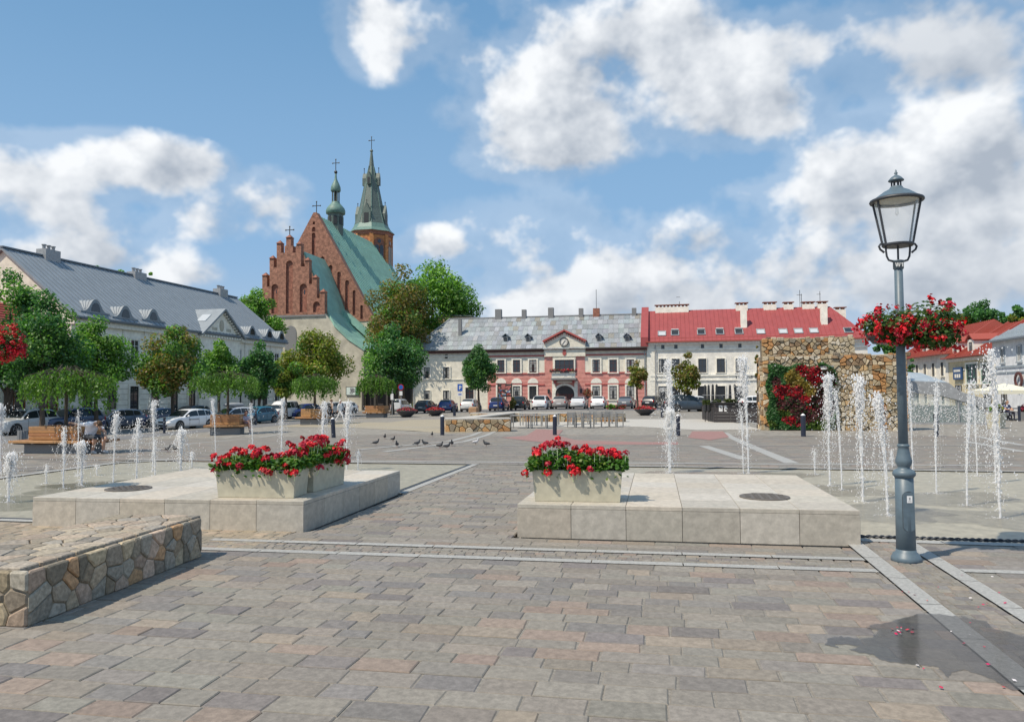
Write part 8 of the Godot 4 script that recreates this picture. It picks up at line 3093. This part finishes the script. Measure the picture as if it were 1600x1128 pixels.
func body_with_head(B: Array, hed: Vector3, face: Vector3, skin: Color, J: Dictionary, _s: Color) -> MB:
	var mb := body(B, 0.024)
	var up := Vector3.UP
	var rt := face.cross(up).normalized()
	var H := [[hed + up * 0.03 - face * 0.015, hed + up * 0.045, 0.085, 0.08, skin], [hed - up * 0.05 + face * 0.03, hed - up * 0.08 + face * 0.04, 0.06, 0.04, skin], [hed + face * 0.085, hed + face * 0.098 - up * 0.02, 0.012, 0.016, skin]]
	for s in [-1, 1]:
		H.append([hed + rt * s * 0.085, hed + rt * s * 0.09 - up * 0.03, 0.018, 0.014, skin])
		H.append([hed + rt * s * 0.032 + face * 0.082 + up * 0.018, hed + rt * s * 0.034 + face * 0.082 + up * 0.018, 0.009, 0.009, Color(0.05, 0.04, 0.035)])
	H.append([hed + face * 0.082 - up * 0.055 - rt * 0.018, hed + face * 0.082 - up * 0.055 + rt * 0.018, 0.008, 0.008, Color(0.35, 0.12, 0.1)])
	join(mb, body(H, 0.012))
	for s in ["l", "r"]:  # hands: palm, four fingers, thumb
		var w: Vector3 = J["wrist_" + s]
		var d: Vector3 = (w - J["elbow_" + s]).normalized()
		var side := d.cross(Vector3(0.2, 0.3, 0.93)).normalized()
		var n := d.cross(side)
		var P := [[w, w + d * 0.06, 0.024, 0.026, skin], [w + d * 0.03 + side * 0.02, w + d * 0.075 + side * 0.022, 0.016, 0.015, skin], [w + d * 0.03 - side * 0.02, w + d * 0.072 - side * 0.022, 0.016, 0.015, skin]]
		for k in 4:
			var b := w + d * 0.08 + side * (k - 1.5) * 0.02
			var l: float = [0.06, 0.075, 0.07, 0.052][k]
			P.append([b, b + d * l * 0.55 + n * 0.008, 0.009, 0.0085, skin])
			P.append([b + d * l * 0.55 + n * 0.008, b + d * l + n * 0.03, 0.0085, 0.0075, skin])
		P.append([w + d * 0.025 + side * 0.02, w + d * 0.06 + side * 0.055 + n * 0.012, 0.011, 0.009, skin])
		join(mb, body(P, 0.007))
	return mb

func join(a: MB, b: MB) -> void:
	var n := a.v.size()
	a.v.append_array(b.v)
	a.c.append_array(b.c)
	for i in b.ix: a.ix.append(i + n)

func make_people() -> void:
	var skin := Color(0.50, 0.30, 0.21)
	# man at the right end of the first bench: seen from behind, bent forward, one arm along the backrest
	var g := gp(84, 709)
	var bw := 140 * depth_of(g) / F
	g += Vector3(-sin(deg_to_rad(YAW)), 0, -cos(deg_to_rad(YAW))) * bw * 0.2 + Vector3(bw * 0.385, 0, bw * 0.08)
	var seat := 0.41
	person("person in a white shirt and dark shorts bent forward on the first bench", g, PI / 2 - 0.25, {"pelvis": Vector3(0, seat + 0.1, 0), "chest": Vector3(0.0, seat + 0.44, 0.16), "neck": Vector3(0.0, seat + 0.48, 0.29), "head": Vector3(0.02, seat + 0.42, 0.42), "face": Vector3(0, -0.6, 0.8).normalized(),
		"shoulder_l": Vector3(0.19, seat + 0.43, 0.17), "elbow_l": Vector3(0.24, seat + 0.2, 0.36), "wrist_l": Vector3(0.16, seat + 0.08, 0.52), "shoulder_r": Vector3(-0.19, seat + 0.45, 0.12), "elbow_r": Vector3(-0.25, seat + 0.46, -0.17), "wrist_r": Vector3(-0.24, seat + 0.48, -0.42),
		"hip_l": Vector3(0.1, seat + 0.08, 0.03), "knee_l": Vector3(0.15, seat + 0.06, 0.46), "ankle_l": Vector3(0.14, 0.09, 0.44), "toe_l": Vector3(0.16, 0.035, 0.6), "hip_r": Vector3(-0.1, seat + 0.08, 0.03), "knee_r": Vector3(-0.12, seat + 0.06, 0.45), "ankle_r": Vector3(-0.1, 0.09, 0.30), "toe_r": Vector3(-0.11, 0.035, 0.46)},
		{"skin": skin, "top": Color(0.78, 0.78, 0.82), "leg": Color(0.05, 0.055, 0.07), "shin": skin, "shoe": Color(0.5, 0.5, 0.5), "hair": Color(0.08, 0.05, 0.03)}, 1.0)
	# woman with crossed legs on the second bench
	var w := gp(381, 678)
	var s := rise(w, 677, 642) / 1.28
	person("person with reddish hair sitting with crossed legs at the end of the second bench", w + Vector3(-0.1, 0, -0.3), 1.05, {"pelvis": Vector3(0, 0.55, 0), "chest": Vector3(0, 0.92, -0.02), "neck": Vector3(0, 1.03, 0.0), "head": Vector3(0, 1.15, 0.05), "face": Vector3(-0.1, -0.15, 1).normalized(),
		"shoulder_l": Vector3(0.17, 0.95, 0), "elbow_l": Vector3(0.2, 0.70, 0.12), "wrist_l": Vector3(0.05, 0.66, 0.32), "shoulder_r": Vector3(-0.17, 0.95, 0), "elbow_r": Vector3(-0.2, 0.72, 0.12), "wrist_r": Vector3(-0.04, 0.72, 0.32),
		"hip_l": Vector3(0.09, 0.53, 0.02), "knee_l": Vector3(0.02, 0.58, 0.46), "ankle_l": Vector3(-0.1, 0.24, 0.68), "toe_l": Vector3(-0.1, 0.22, 0.85), "hip_r": Vector3(-0.09, 0.53, 0.02), "knee_r": Vector3(-0.05, 0.50, 0.45), "ankle_r": Vector3(0.02, 0.09, 0.48), "toe_r": Vector3(0.03, 0.035, 0.64)},
		{"skin": Color(0.52, 0.28, 0.2), "top": Color(0.35, 0.33, 0.42), "leg": Color(0.42, 0.20, 0.15), "shin": Color(0.52, 0.28, 0.2), "shoe": Color(0.75, 0.75, 0.75), "hair": Color(0.22, 0.06, 0.03), "long": true}, s)
	# the walking couple
	var stand := func(stride, armswing): return {"pelvis": Vector3(0, 0.95, 0), "chest": Vector3(0, 1.33, 0.01), "neck": Vector3(0, 1.48, 0.0), "head": Vector3(0, 1.63, 0.03), "face": Vector3(0, -0.05, 1).normalized(),
		"shoulder_l": Vector3(0.20, 1.40, 0), "elbow_l": Vector3(0.25, 1.13, armswing * 0.1 - 0.03), "wrist_l": Vector3(0.24, 0.92, armswing * 0.3 + 0.05), "shoulder_r": Vector3(-0.20, 1.40, 0), "elbow_r": Vector3(-0.25, 1.13, -armswing * 0.1 - 0.03), "wrist_r": Vector3(-0.24, 0.92, -armswing * 0.3 + 0.05),
		"hip_l": Vector3(0.09, 0.92, 0), "knee_l": Vector3(0.10, 0.51, -stride * 0.2 + 0.03), "ankle_l": Vector3(0.10, 0.10 + 0.05 * stride, -stride * 0.45), "toe_l": Vector3(0.11, 0.04, -stride * 0.45 + 0.16), "hip_r": Vector3(-0.09, 0.92, 0), "knee_r": Vector3(-0.10, 0.51, stride * 0.22 + 0.05), "ankle_r": Vector3(-0.10, 0.09, stride * 0.40), "toe_r": Vector3(-0.11, 0.035, stride * 0.40 + 0.16)}
	var m := gp(517, 661)
	var sm := rise(m, 661, 624) / 1.75
	var man := person("person in a beige top carrying a black backpack, left one of the walking couple", m, 2.6, stand.call(0.3, 0.3), {"skin": skin, "top": Color(0.55, 0.42, 0.33), "leg": Color(0.05, 0.06, 0.09), "shoe": Color(0.08, 0.08, 0.08), "hair": Color(0.2, 0.12, 0.07)}, sm)
	var bk := MB.new()
	bk.cbox(Vector3(0, 1.22, -0.19), Vector3(0.32, 0.46, 0.18), 0.06)
	bk.cbox(Vector3(0, 1.14, -0.3), Vector3(0.24, 0.24, 0.07), 0.03)
	for k in [-1, 1]: bk.tube([Vector3(k * 0.13, 1.42, -0.12), Vector3(k * 0.15, 1.46, 0.02), Vector3(k * 0.14, 1.3, 0.13), Vector3(k * 0.15, 1.08, 0.0)], 0.022, 5)
	var bp := thing("backpack", "black backpack on the back of the left walker", "backpack", man.position, man.rotation.y)
	bp.scale = man.scale
	part(bp, "bag", bk, M.black_plastic)
	var v := gp(531, 659)
	person("person dressed all in white in mid stride, right one of the walking couple", v, 1.5, stand.call(1.0, 0.5), {"skin": skin, "top": Color(0.78, 0.78, 0.78), "leg": Color(0.72, 0.72, 0.73), "shoe": Color(0.6, 0.6, 0.6), "hair": Color(0.75, 0.75, 0.74), "sleeve": Color(0.74, 0.74, 0.74)}, rise(v, 659, 625) / 1.75)
	var cg := gp(1574, 657)
	person("person in dark blue sitting under the cream parasol", cg, 0.4, {"pelvis": Vector3(0, 0.55, 0), "chest": Vector3(0, 0.92, 0.03), "neck": Vector3(0, 1.05, 0.04), "head": Vector3(0, 1.2, 0.08), "face": Vector3(0, -0.1, 1).normalized(),
		"shoulder_l": Vector3(0.19, 0.97, 0.03), "elbow_l": Vector3(0.24, 0.74, 0.18), "wrist_l": Vector3(0.1, 0.72, 0.4), "shoulder_r": Vector3(-0.19, 0.97, 0.03), "elbow_r": Vector3(-0.24, 0.74, 0.18), "wrist_r": Vector3(-0.1, 0.72, 0.4),
		"hip_l": Vector3(0.1, 0.53, 0.02), "knee_l": Vector3(0.13, 0.52, 0.45), "ankle_l": Vector3(0.13, 0.09, 0.46), "toe_l": Vector3(0.14, 0.035, 0.62), "hip_r": Vector3(-0.1, 0.53, 0.02), "knee_r": Vector3(-0.13, 0.52, 0.45), "ankle_r": Vector3(-0.13, 0.09, 0.42), "toe_r": Vector3(-0.14, 0.035, 0.58)},
		{"skin": skin, "top": Color(0.05, 0.06, 0.14), "leg": Color(0.03, 0.03, 0.05), "shoe": Color(0.03, 0.03, 0.03), "hair": Color(0.05, 0.04, 0.03)}, 1.0)
	var kg := gp(1574, 657)
	var ch := thing("dark_chair", "dark cafe chair under the person in dark blue", "chair", kg, 0.4)
	simple_box(ch, "seat", -0.23, 0.23, 0.40, 0.44, -0.2, 0.25, M.frame_dark)
	simple_box(ch, "backrest", -0.23, 0.23, 0.44, 0.9, -0.24, -0.2, M.frame_dark)
	for sx2 in [-0.2, 0.2]:
		for sz2 in [-0.2, 0.2]: simple_box(ch, "leg", sx2 - 0.02, sx2 + 0.02, 0, 0.4, sz2 - 0.02, sz2 + 0.02, M.frame_dark)

# ------------------------------------------------------------------
func _ready() -> void:
	rng.seed = 4242
	cam_basis = Basis(Vector3.UP, deg_to_rad(YAW)) * Basis(Vector3.RIGHT, deg_to_rad(PITCH)) * Basis(Vector3.BACK, deg_to_rad(ROLL))
	var cam := Camera3D.new()
	cam.name = "camera"
	add_child(cam)
	cam.transform = Transform3D(cam_basis, EYE)
	cam.fov = rad_to_deg(2.0 * atan(564.0 / F))
	cam.near = 0.05
	cam.far = 3000.0
	cam.current = true
	var we := WorldEnvironment.new()
	we.name = "environment"
	var env := Environment.new()
	env.background_mode = Environment.BG_SKY
	env.sky = make_sky()
	env.tonemap_mode = Environment.TONE_MAPPER_LINEAR
	env.tonemap_exposure = 1.15
	env.background_energy_multiplier = 1.05
	env.sdfgi_enabled = true
	env.ssao_enabled = true
	env.ssil_enabled = true
	we.environment = env
	add_child(we)
	var sun := DirectionalLight3D.new()
	sun.name = "sun"
	add_child(sun)
	var el := deg_to_rad(56)
	var to_sun := Vector3(-0.72 * cos(el), sin(el), 0.69 * cos(el))
	sun.look_at_from_position(to_sun * 50, Vector3.ZERO, Vector3.UP)
	sun.light_energy = 1.3
	sun.light_color = Color(1.0, 0.95, 0.875)
	sun.light_angular_distance = 0.6
	sun.shadow_enabled = true
	make_materials()
	make_ground()
	make_town_hall()
	make_red_roofed()
	make_left_building()
	make_left_house()
	make_church()
	make_tower()
	make_right_side()
	make_trees()
	make_plinths()
	make_low_wall()
	make_living_wall()
	make_terrace()
	make_pavilion()
	make_furniture()
	make_lamp()
	make_cars()
	make_people()
	make_jets()
